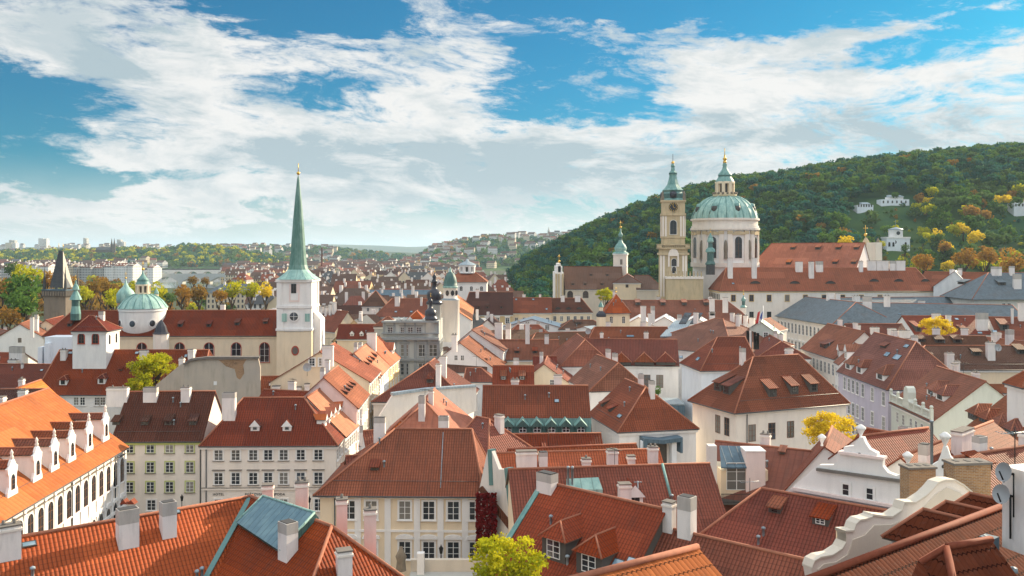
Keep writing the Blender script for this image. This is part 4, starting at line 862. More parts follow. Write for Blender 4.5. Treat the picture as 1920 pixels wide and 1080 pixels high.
house('tower_house', 'square mint and cream tower house with a steep bright red pyramid roof and gilt finial', ridge=(1154.5, 552, 1155.5, 552), zr=30.0, ze=25.3, w=(3.6, 3.6), h=(3.5, 3.5), wall='plaster_cream', roof='tile_new', W=[('f', 2, [2.6], .9, 2.0, 'rawn')], over=.5)
q = house('house', 'long two tier rose red roof with four shed dormers and white chimneys', ridge=(1166, 563, 1362, 563), zr=27, ze=20.5, w=(7, 7), h=(0, 6), rings=[(0, 20.5), (.35, 23.4), (1, 27)], wall='plaster_white', roof='tile_rose', DM=[])
o_, out, sl, tt = q.plane('f')
for px in (1196, 1243, 1283, 1324): p = q.hit(px, 575) + out * .3; dormer(q.th, p + V((0, 0, .5)), out, tt, 1.5, 1.0, 'shed', sl, 'dark_wall', 'tile_rose', 'd')
mb = MB()
for px, wp, yb, yt in ((1206, 10, 602, 574), (1224, 7, 600, 574), (1335, 9, 585, 560), (1360, 9, 580, 558), (1335, 10, 600, 585), (1274, 8, 606, 590), (1218, 6, 605, 588)): p = PD(px, yb, 262); chimney(mb, p, wp * 262 / F, .9, p.z - 1, zat(yt, 262), 0)
mb.build('chimney', q.th)
for px, l in ((1198, 'left'), (1246, 'middle'), (1303, 'right')):
    house('gable_house', {'left': 'low white stepped gable, left one of three below the rose red roof', 'middle': 'low white stepped gable, middle one below the rose red roof', 'right': 'low white gable, right one of three below the rose red roof'}[l], ridge=(px, 594, px + 3, 588), zr=23.2, ze=20.8, w=(4.2, 4.2), wall='plaster_white', roof='plaster_white', cap=None, gut=False, corn=None, over=.1)
house('house', 'white low roofed house with a pitched gable left of centre right', ridge=(997, 598, 1002, 592), zr=20.5, ze=18, w=(9, 9), wall='plaster_white', roof='metal_grey', cap=None, W=[('1', [1026], [614], 1.4, 1.6, 'wn')])
house('house', 'red roof with one white chimney in front of the low white gable', ridge=(970, 609, 1010, 609), zr=19.5, ze=16, w=(6, 6), h=(4, 4), wall='plaster_white', roof='tile_red')
house('house', 'brown hip roof with pale dormer band beside the mint tower house', ridge=(1070, 600, 1112, 600), zr=20, ze=17.5, w=(5, 5), h=(4, 4), wall='plaster_palecream', roof='tile_brown', DM=[('shed', 1084, 607, 12, 3)])
house('house', 'white terrace house with a blank pale parapet near the mint tower house', ridge=(1095, 612, 1150, 606), zr=18.5, ze=17.5, w=(4, 4), wall='plaster_white', roof='metal_grey', cap=None)
house('house', 'brown roofed house with an orange lit gable left of the courtyard building', ridge=(1005, 624, 1100, 622), zr=20, ze=16.5, w=(5, 5), h=(4, 0), wall='plaster_white', roof='tile_brown')
house('house', 'reddish roofed low house with white dormer chimneys by the flag', ridge=(1402, 604, 1445, 596), zr=22, ze=19, w=(5, 5), wall='plaster_palecream', roof='tile_rose', CH=[(1373, 612, 7, 587), (1386, 616, 7, 590), (1398, 618, 7, 592), (1410, 620, 9, 596)])
house('gable_house', 'pale green baroque gable house below the flag', ridge=(1425, 602, 1430, 598), zr=24.5, ze=21, w=(5, 5), wall='plaster_mint', roof='copper', cap=None, W=[('1', [1436], [629], 1.1, 1.6, 'w')])
house('house', 'brick red low roof with black chimney pots behind the tall white house', ridge=(1440, 626, 1465, 640), zr=21, ze=17.5, w=(6, 6), h=(3, 3), wall='plaster_white', roof='tile_red')
# --- right: long palace rows under the hill
q = house('palace', 'very long cream palace wing with red roof and eyebrow vents before the domed church', eave=(1350, 544, 1756, 544), ridge=(1362, 503, 1716, 501), ze=28.3, pitch=42, ends='hh', wall='plaster_palecream', roof='tile_fine', cat='palace', corn='plaster_yellow',
      W=[('f', [1375, 1409, 1442, 1476, 1510, 1545, 1580, 1615, 1650], [559], 1.6, 2.4, 'bo'), ('f', [1375, 1409, 1442, 1476, 1510], [592], 1.6, 3.0, 'dn'), ('1', 7, [2.6], 1.4, 2.0, 'dn')], DM=[('eye', 1416, 532, 20, 5), ('eye', 1490, 532, 20, 5), ('eye', 1557, 532, 20, 5), ('eye', 1639, 528, 19, 5), ('eye', 1685, 528, 19, 5), ('eye', 1735, 528, 17, 5), ('sky', 1375, 533, 5, 4)],
      CH=[(1369, 520, 9, 484), (1414, 520, 9, 484), (1498, 508, 13, 491), (1521, 520, 9, 491), (1536, 508, 13, 490), (1614, 508, 7, 490), (1634, 505, 16, 489), (1654, 505, 22, 489), (1673, 505, 11, 489), (1688, 505, 17, 489)], parent=None)
house('x', '', ridge=(1345, 500, 1358, 504), zr=34.8, ze=28.3, w=(9, 9), h=(12, 0), wall='plaster_palecream', roof='tile_fine', parent=q.th, W=[('1', 6, [2.6], 1.2, 2, 'dn')], DM=[])
house('house', 'low red roof strip with white stepped end wall right of the long palace', ridge=(1735, 509, 1850, 511), zr=35.0, ze=30, w=(6, 6), wall='plaster_white', roof='tile_rose', CH=[(1785, 518, 10, 505), (1800, 518, 8, 503)])
house('house', 'white stepped gable house between red and slate roofs on the right', ridge=(1790, 508, 1793, 506), zr=35.6, ze=30, w=(5, 7), wall='plaster_white', roof='plaster_white', cap=None, gut=False, corn=None)
house('palace', 'cream house with a big grey slate hip roof at the right edge', eave=(1826, 556, 1990, 556), ridge=(1856, 515, 1950, 507), ze=27.5, pitch=38, ends='hh', wall='plaster_palecream', roof='slate', over=1.2, W=[('f', [1882, 1892], [573], 1.1, 1.6, 'wn')], DM=[('shed', 1879, 535, 14, 6), ('shed', 1802, 533, 12, 5, '1')], CH=[(1868, 515, 18, 500), (1897, 515, 8, 499), (1907, 540, 14, 514)])
q = house('palace', 'grey slate roofed palace with a long rhythmical white window front seen at an angle', eave=(1457, 590, 1562, 607), ridge=(1550, 559, 1603, 568), ze=19.5, pitch=30, ends='gh', wall='plaster_palecream', roof='slate', over=.8, cat='palace', W=[('f', 15, [3.8], 1.3, 3.4, 'wa'), ('f', 15, [9.6], 1.3, 2.6, 'wt'), ('f', 15, [14.5], 1.3, 2.2, 'w')], DM=[])
house('x', '', ridge=(1600, 567, 1898, 572), zr=25.5, ze=18.5, w=(13, 10), h=(9, 4), wall='plaster_palecream', roof='slate', parent=q.th, DM=[('sky', 1598, 589, 6, 4), ('sky', 1687, 590, 6, 4)], CH=[(1626, 582, 16, 556), (1663, 574, 11, 555)])
house('house', 'rear slate roofed range with white chimneys and a white skylight gable', ridge=(1570, 558, 1830, 556), zr=26.5, ze=22, w=(8, 8), wall='plaster_white', roof='slate', CH=[(1557, 562, 14, 549), (1570, 562, 9, 551), (1605, 566, 13, 555), (1728, 572, 11, 564), (1829, 574, 9, 554), (1838, 576, 22, 557), (1858, 572, 11, 556)])
# street of lavender house
q = house('house', 'lavender corner house with a two tier red roof and baroque dormers', eave=(1572, 693, 1665, 727), ridge=(1657, 627, 1717, 641), ze=17, pitch=46, ends='gh', wall='plaster_lavender', roof='tile_rose', rings=None, W=[('f', [1584, 1592, 1600, 1608, 1618, 1636, 1657], [2.4, 7.2, 11], 1.25, 2.6, 'w')], DM=[('hip', 1590, 692, 12, 12), ('hip', 1611, 700, 12, 14), ('hip', 1650, 712, 16, 13), ('sky', 1660, 668, 8, 10), ('sky', 1678, 674, 12, 12), ('shed', 1655, 652, 10, 5), ('sky', 1697, 652, 8, 8)], corn='plaster_lavender')
house('house', 'cream house with a long row of tall windows further along the lavender street', eave=(1503, 651, 1566, 671), ridge=(1570, 611, 1606, 618), ze=18, pitch=42, ends='gg', wall='plaster_palecream', roof='tile_rose', W=[('f', 9, [3.0, 7.5, 12], 1.2, 2.6, 'wn')], DM=[('shed', 1543, 652, 14, 8)])
house('house', 'white gable fronted house between the cream and the lavender house', ridge=(1600, 640, 1625, 634), zr=21.5, ze=17.6, w=(4, 5), wall='plaster_white', roof='tile_rose', W=[('1', 2, [2], 1, 1.6, 'w')])
house('house', 'narrow white house with twin pointed dormer gables on the lavender street', eave=(1566, 676, 1575, 681), ridge=(1590, 640, 1606, 642), ze=17.5, pitch=44, ends='gg', wall='plaster_white', roof='tile_rose', W=[('f', 2, [2.4, 6.5], 1.1, 2, 'w')], DM=[('gable', 1572, 668, 8, 14), ('gable', 1586, 672, 10, 16)])
q = house('house', 'pale green house with a balustraded parapet and attic gable', eave=(1671, 752, 1750, 788), ridge=(1744, 682, 1826, 709), ze=15, pitch=38, ends='gg', wall='plaster_mint', roof='tile_rose', W=[('f', [1683, 1694, 1708, 1718, 1729, 1738], [2.4, 6.2], 1.0, 1.9, 'wn')], DM=[('hip', 1745, 741, 16, 12), ('hip', 1762, 750, 16, 13)])
A, B = q.E['f']; tt = (B - A).normalized(); oo = V((tt.y, -tt.x, 0)); mb = MB(); L = (B - A).length; a = V((A.x, A.y, 15.0)) + oo * .35
mb.boxf(a, tt * L, -oo * .4, (0, 0, .25), 'plaster_mint'); mb.boxf(a + V((0, 0, 1.25)), tt * L, -oo * .4, (0, 0, .2), 'plaster_mint')
for i in range(int(L / .42)): p = a + tt * (i * .42 + .2) - oo * .2; mb.lathe(p, [(.08, 15.25), (.14, 15.6), (.07, 15.95), (.1, 16.25)], 'plaster_mint', 6)
for f in (.02, .2, .62, .8, .98): p = a + tt * (L * f) - oo * .2; mb.box(V((p.x, p.y, 15.2)), .5, .5, 1.6, 'plaster_mint', ROT(tt)); mb.sphere(p + V((0, 0, 2.1)), .32, 'plaster_mint', 8)
mb.build('balustrade', q.th)
mb = MB(); p = a + tt * (L * .42); fr = [(-1.5, 0), (1.5, 0), (1.5, 1.2), (1.0, 1.8), (1.0, 3.0), (.7, 3.7), (0, 4.0), (-.7, 3.7), (-1.0, 3.0), (-1.0, 1.8), (-1.5, 1.2)]
mb.prism([p + tt * x + V((0, 0, z)) for x, z in fr], -oo * 1.4, 'plaster_mint'); mb.build('attic_gable', q.th)
A, B = q.E['f']
house('house', 'long brown tiled house with three shed dormers right of the lavender house', eave=(1690, 690, 1990, 690), ridge=(1735, 648, 1990, 648), ze=19.0, pitch=40, ends='hg', wall='plaster_cream', roof='tile_brown', DM=[('shed', 1740, 672, 16, 8), ('shed', 1832, 667, 15, 8), ('shed', 1916, 664, 16, 9)], CH=[(1857, 672, 14, 642), (1780, 690, 14, 662), (1792, 690, 12, 677)])
house('house', 'strip of brown tiled roof with three dormers behind the long brown house', ridge=(1722, 629, 1846, 630), zr=24, ze=20.5, w=(5, 5), wall='plaster_white', roof='tile_brown', DM=[('shed', 1728, 641, 14, 6), ('shed', 1762, 643, 15, 7), ('shed', 1796, 643, 15, 7)])
house('house', 'red roof end piece behind the satellite chimney on the right', ridge=(1840, 631, 1960, 645), zr=23.5, ze=20, w=(5, 5), wall='plaster_white', roof='tile_rose', CH=[(1893, 642, 13, 618), (1868, 638, 16, 624)])
house('house', 'red roofed house with a broad stained chimney in front of the slate range', ridge=(1692, 592, 1832, 592), zr=24, ze=19.5, w=(8, 7), wall='plaster_white', roof='tile_red', DM=[('shed', 1808, 622, 12, 6), ('sky', 1795, 600, 7, 6), ('shed', 1722, 622, 10, 10)], CH=[(1755, 612, 14, 588), (1778, 612, 8, 591), (1841, 618, 21, 587)])
house('house', 'dark red roof at the right edge with a steep hatch and satellite dish', ridge=(1855, 594, 1990, 596), zr=24, ze=18.5, w=(9, 7), wall='plaster_white', roof='tile_red', DM=[('sky', 1866, 624, 8, 8), ('shed', 1884, 620, 14, 12), ('sky', 1838, 626, 8, 6)], CH=[(1898, 606, 4, 578), (1917, 600, 14, 568)])
house('house', 'dark red strip roof with small chimneys left of the stained chimney house', ridge=(1585, 607, 1690, 607), zr=22.5, ze=19, w=(6, 6), wall='plaster_white', roof='tile_deep', CH=[(1608, 625, 9, 610), (1640, 627, 15, 614), (1672, 628, 14, 616), (1695, 632, 20, 620)])
house('house', 'rose red roof sloping behind the green house at the right', ridge=(1816, 688, 1990, 688), zr=18.5, ze=14.5, w=(8, 6), wall='plaster_white', roof='tile_rose', CH=[(1817, 705, 10, 689), (1788, 695, 9, 678)])
house('house', 'big rose roofed house with four dark hipped dormers at the right edge', eave=(1772, 832, 1905, 905), ridge=(1876, 722, 1990, 748), ze=14.5, pitch=40, ends='gg', wall='plaster_white', roof='tile_rose', DM=[('hip', 1822, 783, 16, 11), ('hip', 1843, 792, 16, 11), ('hip', 1866, 803, 17, 12), ('hip', 1890, 814, 17, 13)], dwall='dark_wall')
house('tower_house', 'slender white tower house cut off by the right edge', ridge=(1931, 690, 1933, 690), zr=27, ze=25, w=(2.0, 2.0), h=(2.0, 2.0), wall='plaster_white', roof='tile_red')
# --- foreground
q = house('house', 'near house with ribbed orange red roofs meeting in a teal valley, bottom left', ridge=(-120, 1034, 470, 931), zr=22, ze=13.6, w=(10.5, 9), wall='plaster_cream', roof='tile_new', cap='ridge_tile', zg=0,  # brighter tile than its shaded wing: sunlight painted into the colour
      CH=[(239, 1016, 36, 953), (315, 998, 26, 940), (17, 1038, 37, 985)], DM=[('sky', 55, 1026, 20, 12), ('sky', 332, 964, 11, 8)])
q0 = q
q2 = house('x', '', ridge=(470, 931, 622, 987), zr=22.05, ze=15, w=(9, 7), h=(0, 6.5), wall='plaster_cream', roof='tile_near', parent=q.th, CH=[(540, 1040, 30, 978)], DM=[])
mb = MB()
for px, wp, yt, D in ((502, 20, 909, 76), (566, 23, 904, 74), (641, 20, 936, 72), (694, 22, 955, 70)): p = PD(px, 1010, D); chimney(mb, p, wp * D / F, .8, 12, zat(yt, D), .2, 'chimney_pink', True, 0)
mb.build('chimney', q.th)
mb = MB(); p = q2.hit(645, 1082, '2'); chimney(mb, p, 1.05, .9, p.z - 2, zat(1032, p.y), .4); mb.build('chimney', q.th)
mb = MB(); P1 = q0.hit(469, 934); P2 = q0.hit(390, 1078); dv = (P2 - P1); P2 = P1 + dv * 1.4; sd = dv.cross(V((0, 0, 1))).normalized()
mb.prism([P1 - sd * .22 + V((0, 0, .16)), P1 + sd * .22 + V((0, 0, .16)), P2 + sd * .22 + V((0, 0, .16)), P2 - sd * .22 + V((0, 0, .16))], (0, 0, -.08), 'flashing'); mb.build('valley_flashing', q.th)
o_, out, sl, tt = q2.plane('f'); up = V((0, 0, 1)); lift = V((out.x * sl, out.y * sl, 1)).normalized() * .55
c4 = [q2.hit(450, 987), q2.hit(532, 1042), q2.hit(597, 970), q2.hit(500, 938)]
mb = MB(); mb.prism([p + lift for p in c4], -lift * 1.2, 'copper_blue', 'copper_dark'); mb.build('copper_hatch', q.th)
mb = MB()
for a_, b_ in ((0, 3), (1, 2), (3, 2)): mb.tube([c4[a_] + lift + up * .03, c4[b_] + lift + up * .03], .1, 'copper_light', 5)
mb.build('copper_edge', q.th)
house('house', 'ivy covered house with a bright new orange roof and a row of white chimneys', ridge=(918, 850, 1235, 842), zr=19.5, ze=15.3, w=(6, 6), wall='old_plaster', roof='tile_new', CH=[(987, 872, 38, 846), (1018, 872, 16, 847), (1148, 876, 19, 844), (1224, 872, 17, 838), (1099, 874, 16, 860), (1183, 866, 14, 855)], verge=.1)
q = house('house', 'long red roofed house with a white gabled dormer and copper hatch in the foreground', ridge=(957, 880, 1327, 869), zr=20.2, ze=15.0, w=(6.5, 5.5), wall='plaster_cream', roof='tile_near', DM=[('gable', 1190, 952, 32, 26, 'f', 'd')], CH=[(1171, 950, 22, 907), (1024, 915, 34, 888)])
mb = MB(); a4 = [q.hit(1062, 925), q.hit(1130, 925), q.hit(1122, 902), q.hit(1062, 905)]; o_, out, sl, tt = q.plane('f')
up = V((0, 0, .4)); mb.prism([p + up for p in a4], (0, 0, -.6), 'copper_light'); mb.build('copper_hatch', q.th)
mb = MB(); 
for px in (1073, 1065): p = q.hit(px, 915); mb.lathe(p, [(.12, p.z - .5), (.12, p.z + 2.0), (.16, p.z + 2.0), (.16, p.z + 2.2), (0, p.z + 2.3)], 'metal_grey', 8)
p = q.hit(1196, 950); mb.tube([p, p + V((0, 0, 2.6))], .07, 'metal_grey', 6); mb.tube([p + V((-.4, 0, 2.5)), p + V((.4, 0, 2.5))], .05, 'metal_grey', 5); mb.build('flue_pipe', q.th)
mb = MB(); P1 = q.hit(1242, 872); P2 = q.hit(1258, 935); mb.tube([P1 + V((0, 0, .12)), P2 + V((0, 0, .12))], .16, 'copper', 6); mb.build('valley_flashing', q.th)
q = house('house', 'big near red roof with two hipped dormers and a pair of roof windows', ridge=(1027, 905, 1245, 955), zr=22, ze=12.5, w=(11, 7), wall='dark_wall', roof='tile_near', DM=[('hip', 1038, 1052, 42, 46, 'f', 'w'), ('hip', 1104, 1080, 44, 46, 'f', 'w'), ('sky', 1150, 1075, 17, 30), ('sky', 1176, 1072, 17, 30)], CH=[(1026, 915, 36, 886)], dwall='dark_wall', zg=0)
mb = MB(); T = q.RR; a, b_ = T[0][0], (T[1][0] + T[1][3]) / 2; up = V((0, 0, .12)); tv = -q.t * .5
mb.prism([a + up, b_ + up, b_ + up + tv, a + up + tv], (0, 0, -.25), 'copper'); mb.build('verge_flashing', q.th)
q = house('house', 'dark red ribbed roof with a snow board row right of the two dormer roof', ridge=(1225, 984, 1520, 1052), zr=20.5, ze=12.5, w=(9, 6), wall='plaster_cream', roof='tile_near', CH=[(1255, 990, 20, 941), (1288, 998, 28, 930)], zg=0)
mb = MB(); T = q.RR; a, b_ = T[0][0], (T[1][0] + T[1][3]) / 2; mb.prism([a + up, b_ + up, b_ + up - q.t * .3, a + up - q.t * .3], (0, 0, -.25), 'copper_dark'); mb.build('verge_flashing', q.th)
q = house('house', 'nearest low roof of sunlit orange plain tiles at the bottom centre', ridge=(1060, 1090, 1300, 1028), zr=31, ze=26.5, w=(8, .9), wall='plaster_white', roof='tile_beaver_light', zg=5, cap='ridge_tile', corn=None)
# --- balcony house and right foreground
q = house('house', 'brown tiled roof house with a slate blue cut out and cream balcony front', ridge=(1345, 827, 1560, 850), zr=20, ze=13.5, w=(8.5, 5), wall='plaster_cream', roof='tile_fine', zg=0, CH=[], DM=[('shed', 1466, 852, 8, 6)])
mb = MB(); p = q.hit(1384, 905); a = PD(1352, 960, p.y - 1.0); D = a.y
mb.boxf(PD(1352, 936, D), (88 * D / F, 0, 0), (0, 5, 0), (0, 0, 54 * D / F), 'plaster_cream'); mb.boxf(PD(1352, 985, D + .1), (70 * D / F, 0, 0), (0, 5, 0), (0, 0, 46 * D / F), 'plaster_cream'); mb.build('wall', q.th)
mb = MB(); mb.prism([PD(1352, 876, D - .5), PD(1400, 876, D - .5), PD(1400, 837, D + 2.6), PD(1349, 835, D + 2.6)], (0, 0, -.15), 'metal_blue'); mb.build('metal_roof', q.th)
child('window', win_mesh(2.3, 3.1, 'wn'), q.th, PD(1381, 893, D - .01), 0); child('window', win_mesh(1.0, 1.7, 'wn'), q.th, PD(1374, 957, D + .08), 0)
mb = MB(); z0 = zat(934, D); x0, x1 = PD(1344, 0, D).x, PD(1432, 0, D).x; mb.boxf((x0, D - 2.2, z0 - .15), (x1 - x0, 0, 0), (0, 2.2, 0), (0, 0, .15), 'dark_wall')
mb.tube([(x0, D - 2.15, z0 + 1.05), (x1, D - 2.15, z0 + 1.05)], .045, 'iron', 5); mb.tube([(x0, D - 2.15, z0 + .15), (x1, D - 2.15, z0 + .15)], .03, 'iron', 5)
for i in range(40): x = x0 + (x1 - x0) * i / 39; mb.tube([(x, D - 2.15, z0), (x, D - 2.15, z0 + 1.05)], .022, 'iron', 4)
mb.build('balcony', q.th)
mb = MB(); a = PD(1399, 940, D - .4); mb.boxf(a, (36 * D / F, 0, 0), (0, 2.4, 0), (0, 0, (940 - 848) * D / F), 'plaster_pink'); mb.boxf(a + V((-.06, -.06, (940 - 848) * D / F)), (36 * D / F + .12, 0, 0), (0, 2.5, 0), (0, 0, .14), 'plaster_white'); mb.build('chimney', q.th)
mb = MB(); a = PD(1329, 942, D - 1.5); mb.boxf(a, (15 * D / F, 0, 0), (0, 1.3, 0), (0, 0, 104 * D / F), 'old_plaster'); mb.build('chimney', q.th)
q = house('house', 'red roofed house with a tiled dormer and low cream wall under the white baroque gable', ridge=(1428, 916, 1690, 962), zr=21.5, ze=15.5, w=(7.5, 5), h=(6, 0), wall='firewall', roof='tile_near', zg=4, DM=[('shed', 1538, 985, 24, 16, 'f', 'w'), ('shed', 1452, 962, 18, 12)], CH=[(1415, 1030, 30, 966, '1')])
th = thing('baroque_gable_house', 'white house with a scrolled baroque gable, two small windows and stone vases', 'house', PD(1590, 960, 78)); 
G = [(1476, 962), (1470, 926), (1487, 912), (1528, 876), (1536, 872), (1562, 872), (1572, 862), (1574, 850), (1582, 846), (1582, 838), (1600, 836), (1606, 828), (1611, 820), (1618, 820), (1622, 830), (1630, 842), (1645, 850), (1645, 860), (1655, 864), (1655, 874), (1664, 886), (1680, 892), (1692, 888), (1697, 878), (1700, 872), (1704, 872), (1704, 990)]
slab(th, 'wall', G, (1470, 80), (1704, 73), .6, 'plaster_white')
for y0, y1, xa, xb in ((842, 846, 1574, 1650), (862, 865, 1568, 1656)): pass
slab(th, 'cornice', [(1571, 846), (1657, 858), (1657, 863), (1571, 851)], (1470, 79.7), (1704, 72.7), .9, 'plaster_pink')
slab(th, 'cornice', [(1530, 878), (1701, 902), (1701, 907), (1530, 883)], (1470, 79.7), (1704, 72.7), .9, 'soot')
slab(th, 'cornice', [(1486, 914), (1692, 950), (1692, 956), (1486, 920)], (1470, 79.7), (1704, 72.7), .9, 'plaster_pink')
slab(th, 'oculus', [(1610.5 + 3 * math.cos(i * .785), 852.5 + 3.4 * math.sin(i * .785)) for i in range(8)][::-1], (1470, 79.9), (1704, 72.9), .2, 'frame_dark')
A = V(((1470 - 960) / F * 80, 80, 0)); B = V(((1704 - 960) / F * 73, 73, 0)); tt = (B - A).normalized()
for px, py in ((1586, 918), (1631, 926)):
    k = (px - 960) / F; u = (k * A.y - A.x) / (tt.x - k * tt.y); P = A + tt * u; child('window', win_mesh(.55, 1.0, 'w'), th, V((P.x, P.y, zat(py, P.y))) + V((tt.y, -tt.x, 0)) * .02, ROT(tt))
mb = MB()
def vase(px, py, D, s): p = PD(px, py, D); z = p.z; mb.lathe(p, [(.14 * s, z), (.10 * s, z + .25 * s), (.30 * s, z + .7 * s), (.42 * s, z + .85 * s), (.42 * s, z + .95 * s), (.1 * s, z + 1.2 * s), (0, z + 1.22 * s)], 'plaster_white', 8, .4)
vase(1614, 822, 76, 1.0); vase(1702, 874, 73.3, 1.0); vase(1541, 836, 81, .9); mb.build('stone_vase', th)
house('x', '', ridge=(1610, 818, 1740, 802), zr=24.3, ze=17.5, w=(8, 9), wall='plaster_white', roof='tile_near', parent=th, verge=.05, cap='ridge_tile', gut=False)
house('x', '', ridge=(1546, 836, 1560, 800), zr=22.5, ze=17.5, w=(8, 4), wall='plaster_white', roof='tile_near', parent=th, gut=False)
house('house', 'ribbed red roof behind the yellow autumn tree on the right', ridge=(1620, 802, 1744, 824), zr=22, ze=17, w=(7, 7), wall='plaster_white', roof='tile_near')
house('house', 'roof with a broad grey stained white chimney and lead cap on the right', ridge=(1690, 856, 1860, 790), zr=24.5, ze=18, w=(9, 8), wall='plaster_white', roof='tile_near', CH=[(1805, 852, 62, 806), (1734, 880, 20, 832)])
house('house', 'sunlit ribbed roof with a white curved gable at the right edge', ridge=(1786, 858, 1990, 826), zr=25.5, ze=20, w=(8, 6), wall='plaster_white', roof='tile_near', DM=[('shed', 1850, 882, 30, 14)])
th = thing('curved_gable', 'small white scrolled gable wall with a round hole and a stone vase', 'gable', PD(1770, 900, 66))
slab(th, 'wall', [(1745, 905), (1748, 872), (1758, 866), (1764, 852), (1768, 838), (1776, 838), (1782, 856), (1792, 868), (1800, 872), (1800, 905)], (1745, 67), (1800, 66), .5, 'plaster_white')
slab(th, 'oculus', [(1768.5 + 3.2 * math.cos(i * .785), 875 + 3.6 * math.sin(i * .785)) for i in range(8)][::-1], (1745, 66.9), (1800, 65.9), .2, 'frame_dark'); mb = MB(); vase(1772, 840, 66.6, 1.0); mb.build('stone_vase', th)
# brick chimneys
for l, px, x0, x1, yt, yb, D in (('ochre brick chimney stack behind the white scrolled wall, left one', 1728, 1701, 1754, 880, 950, 52), ('broad ochre brick chimney stack right of the scrolled wall, topped with flues', 1822, 1785, 1858, 872, 935, 48)):
    th = thing('brick_chimney', l, 'chimney', PD(px, yb, D)); mb = MB(); w_ = (x1 - x0) * D / F; mb.box(V((PD(px, 0, D).x, D + .5, zat(yb, D) - 2)), w_, 1.0, zat(yt, D) - zat(yb, D) + 2, 'brick_ochre', .12); mb.build('brick_stack', th)
    mb = MB(); c_ = V((PD(px, 0, D).x, D + .5, zat(yt, D))); mb.box(c_, w_ + .14, 1.14, .12, 'soot', .12)
    for i in (-.3, 0, .3): mb.box(c_ + V((i * w_, 0, .121)), .22, .4, .02, 'frame_dark', .12)
    mb.build('chimney_cap', th)
# scrolled parapet wall and the nearest roof
th = thing('scrolled_parapet', 'cream scrolled baroque parapet wall curving down in the right foreground', 'wall', PD(1650, 1000, 40))
SW = [(1527, 1100), (1521, 1066), (1526, 1053), (1538, 1046), (1560, 1042), (1578, 1030), (1585, 1018), (1585, 1000), (1583, 997), (1600, 996), (1604, 984), (1612, 976), (1624, 974), (1635, 970), (1636, 966), (1650, 968), (1672, 970), (1690, 958), (1695, 943), (1716, 943), (1736, 930), (1748, 918), (1758, 906), (1772, 901), (1790, 901), (1806, 910), (1834, 934), (1850, 946), (1850, 1100)]
slab(th, 'wall', SW, (1520, 41), (1850, 47), .5, 'plaster_palecream')
inner = [(1540, 1100), (1534, 1068), (1545, 1058), (1568, 1054), (1590, 1040), (1598, 1020), (1600, 1012), (1622, 1004), (1640, 985), (1672, 984), (1700, 972), (1728, 956), (1756, 926), (1776, 914), (1800, 924), (1835, 952), (1835, 1100)]
slab(th, 'recessed_panel', inner, (1520, 40.93), (1850, 46.93), .06, 'plaster_greige')
cop = MB()
def coping(poly, p1, p2, r):
    A = V(((p1[0] - 960) / F * p1[1], p1[1], 0)); B = V(((p2[0] - 960) / F * p2[1], p2[1], 0)); n = V((-(B - A).y, (B - A).x, 0)).normalized(); pts = []
    for px, py in poly: d = ray(px, py); pts.append(CAMP + d * (A.dot(n) / d.dot(n)) + n * .25)
    for a, b_ in zip(pts, pts[1:]): cop.boxf(a - n * .31 - V((0, 0, .03)), b_ - a, n * .62, (0, 0, .10), 'plaster_greige')
coping(SW[1:-1], (1520, 41), (1850, 47), .2); cop.build('coping', th)
q = house('house', 'nearest house with weathered plain tile roof and hipped dormer, bottom right corner', ridge=(1480, 1101, 1910, 938), zr=32, ze=25, w=(10, 9), wall='plaster_white', roof='tile_beaver', zg=8, cap='ridge_red', over=.3, corn=None)
o_, out, sl, tt = q.plane('f'); ob, outb, slb, ttb = q.plane('b')
p = q.hit(1790, 1120)
qd = house('x', '', ridge=(1775, 1027, 1850, 1014), zr=32.15, ze=30.0, w=(2.3, 2.0), h=(1.8, 0), zg=26, wall='metal_blue', roof='tile_beaver', parent=q.th, cap='ridge_red', over=.2, corn=None, gut=False)
for px, py in ((1727, 955), (1785, 944), (1837, 930)):
    P = PT(px, py, 32); u = (P - q.O).dot(q.t); P = q.P(u, 2.6, q.zr - slb * 2.6); dormer(q.th, P, outb, ttb, 2.3, slb * 2.6 - .97, 'hip', slb, 'plaster_white', 'tile_beaver', 'w', back=2.5)
mb = MB(); p = q.hit(1855, 1075); mb.box(V((p.x, p.y, p.z - .5)), .5, .5, 1.9, 'metal_blue', ROT(tt)); mb.build('vent_box', q.th)
mb = MB(); p = PD(1915, 985, 33); mb.box(V((p.x + .3, p.y + .3, p.z - 1)), 1.1, 1.0, zat(880, 33) - p.z + 1, 'chimney_white', .3); mb.build('chimney', q.th)
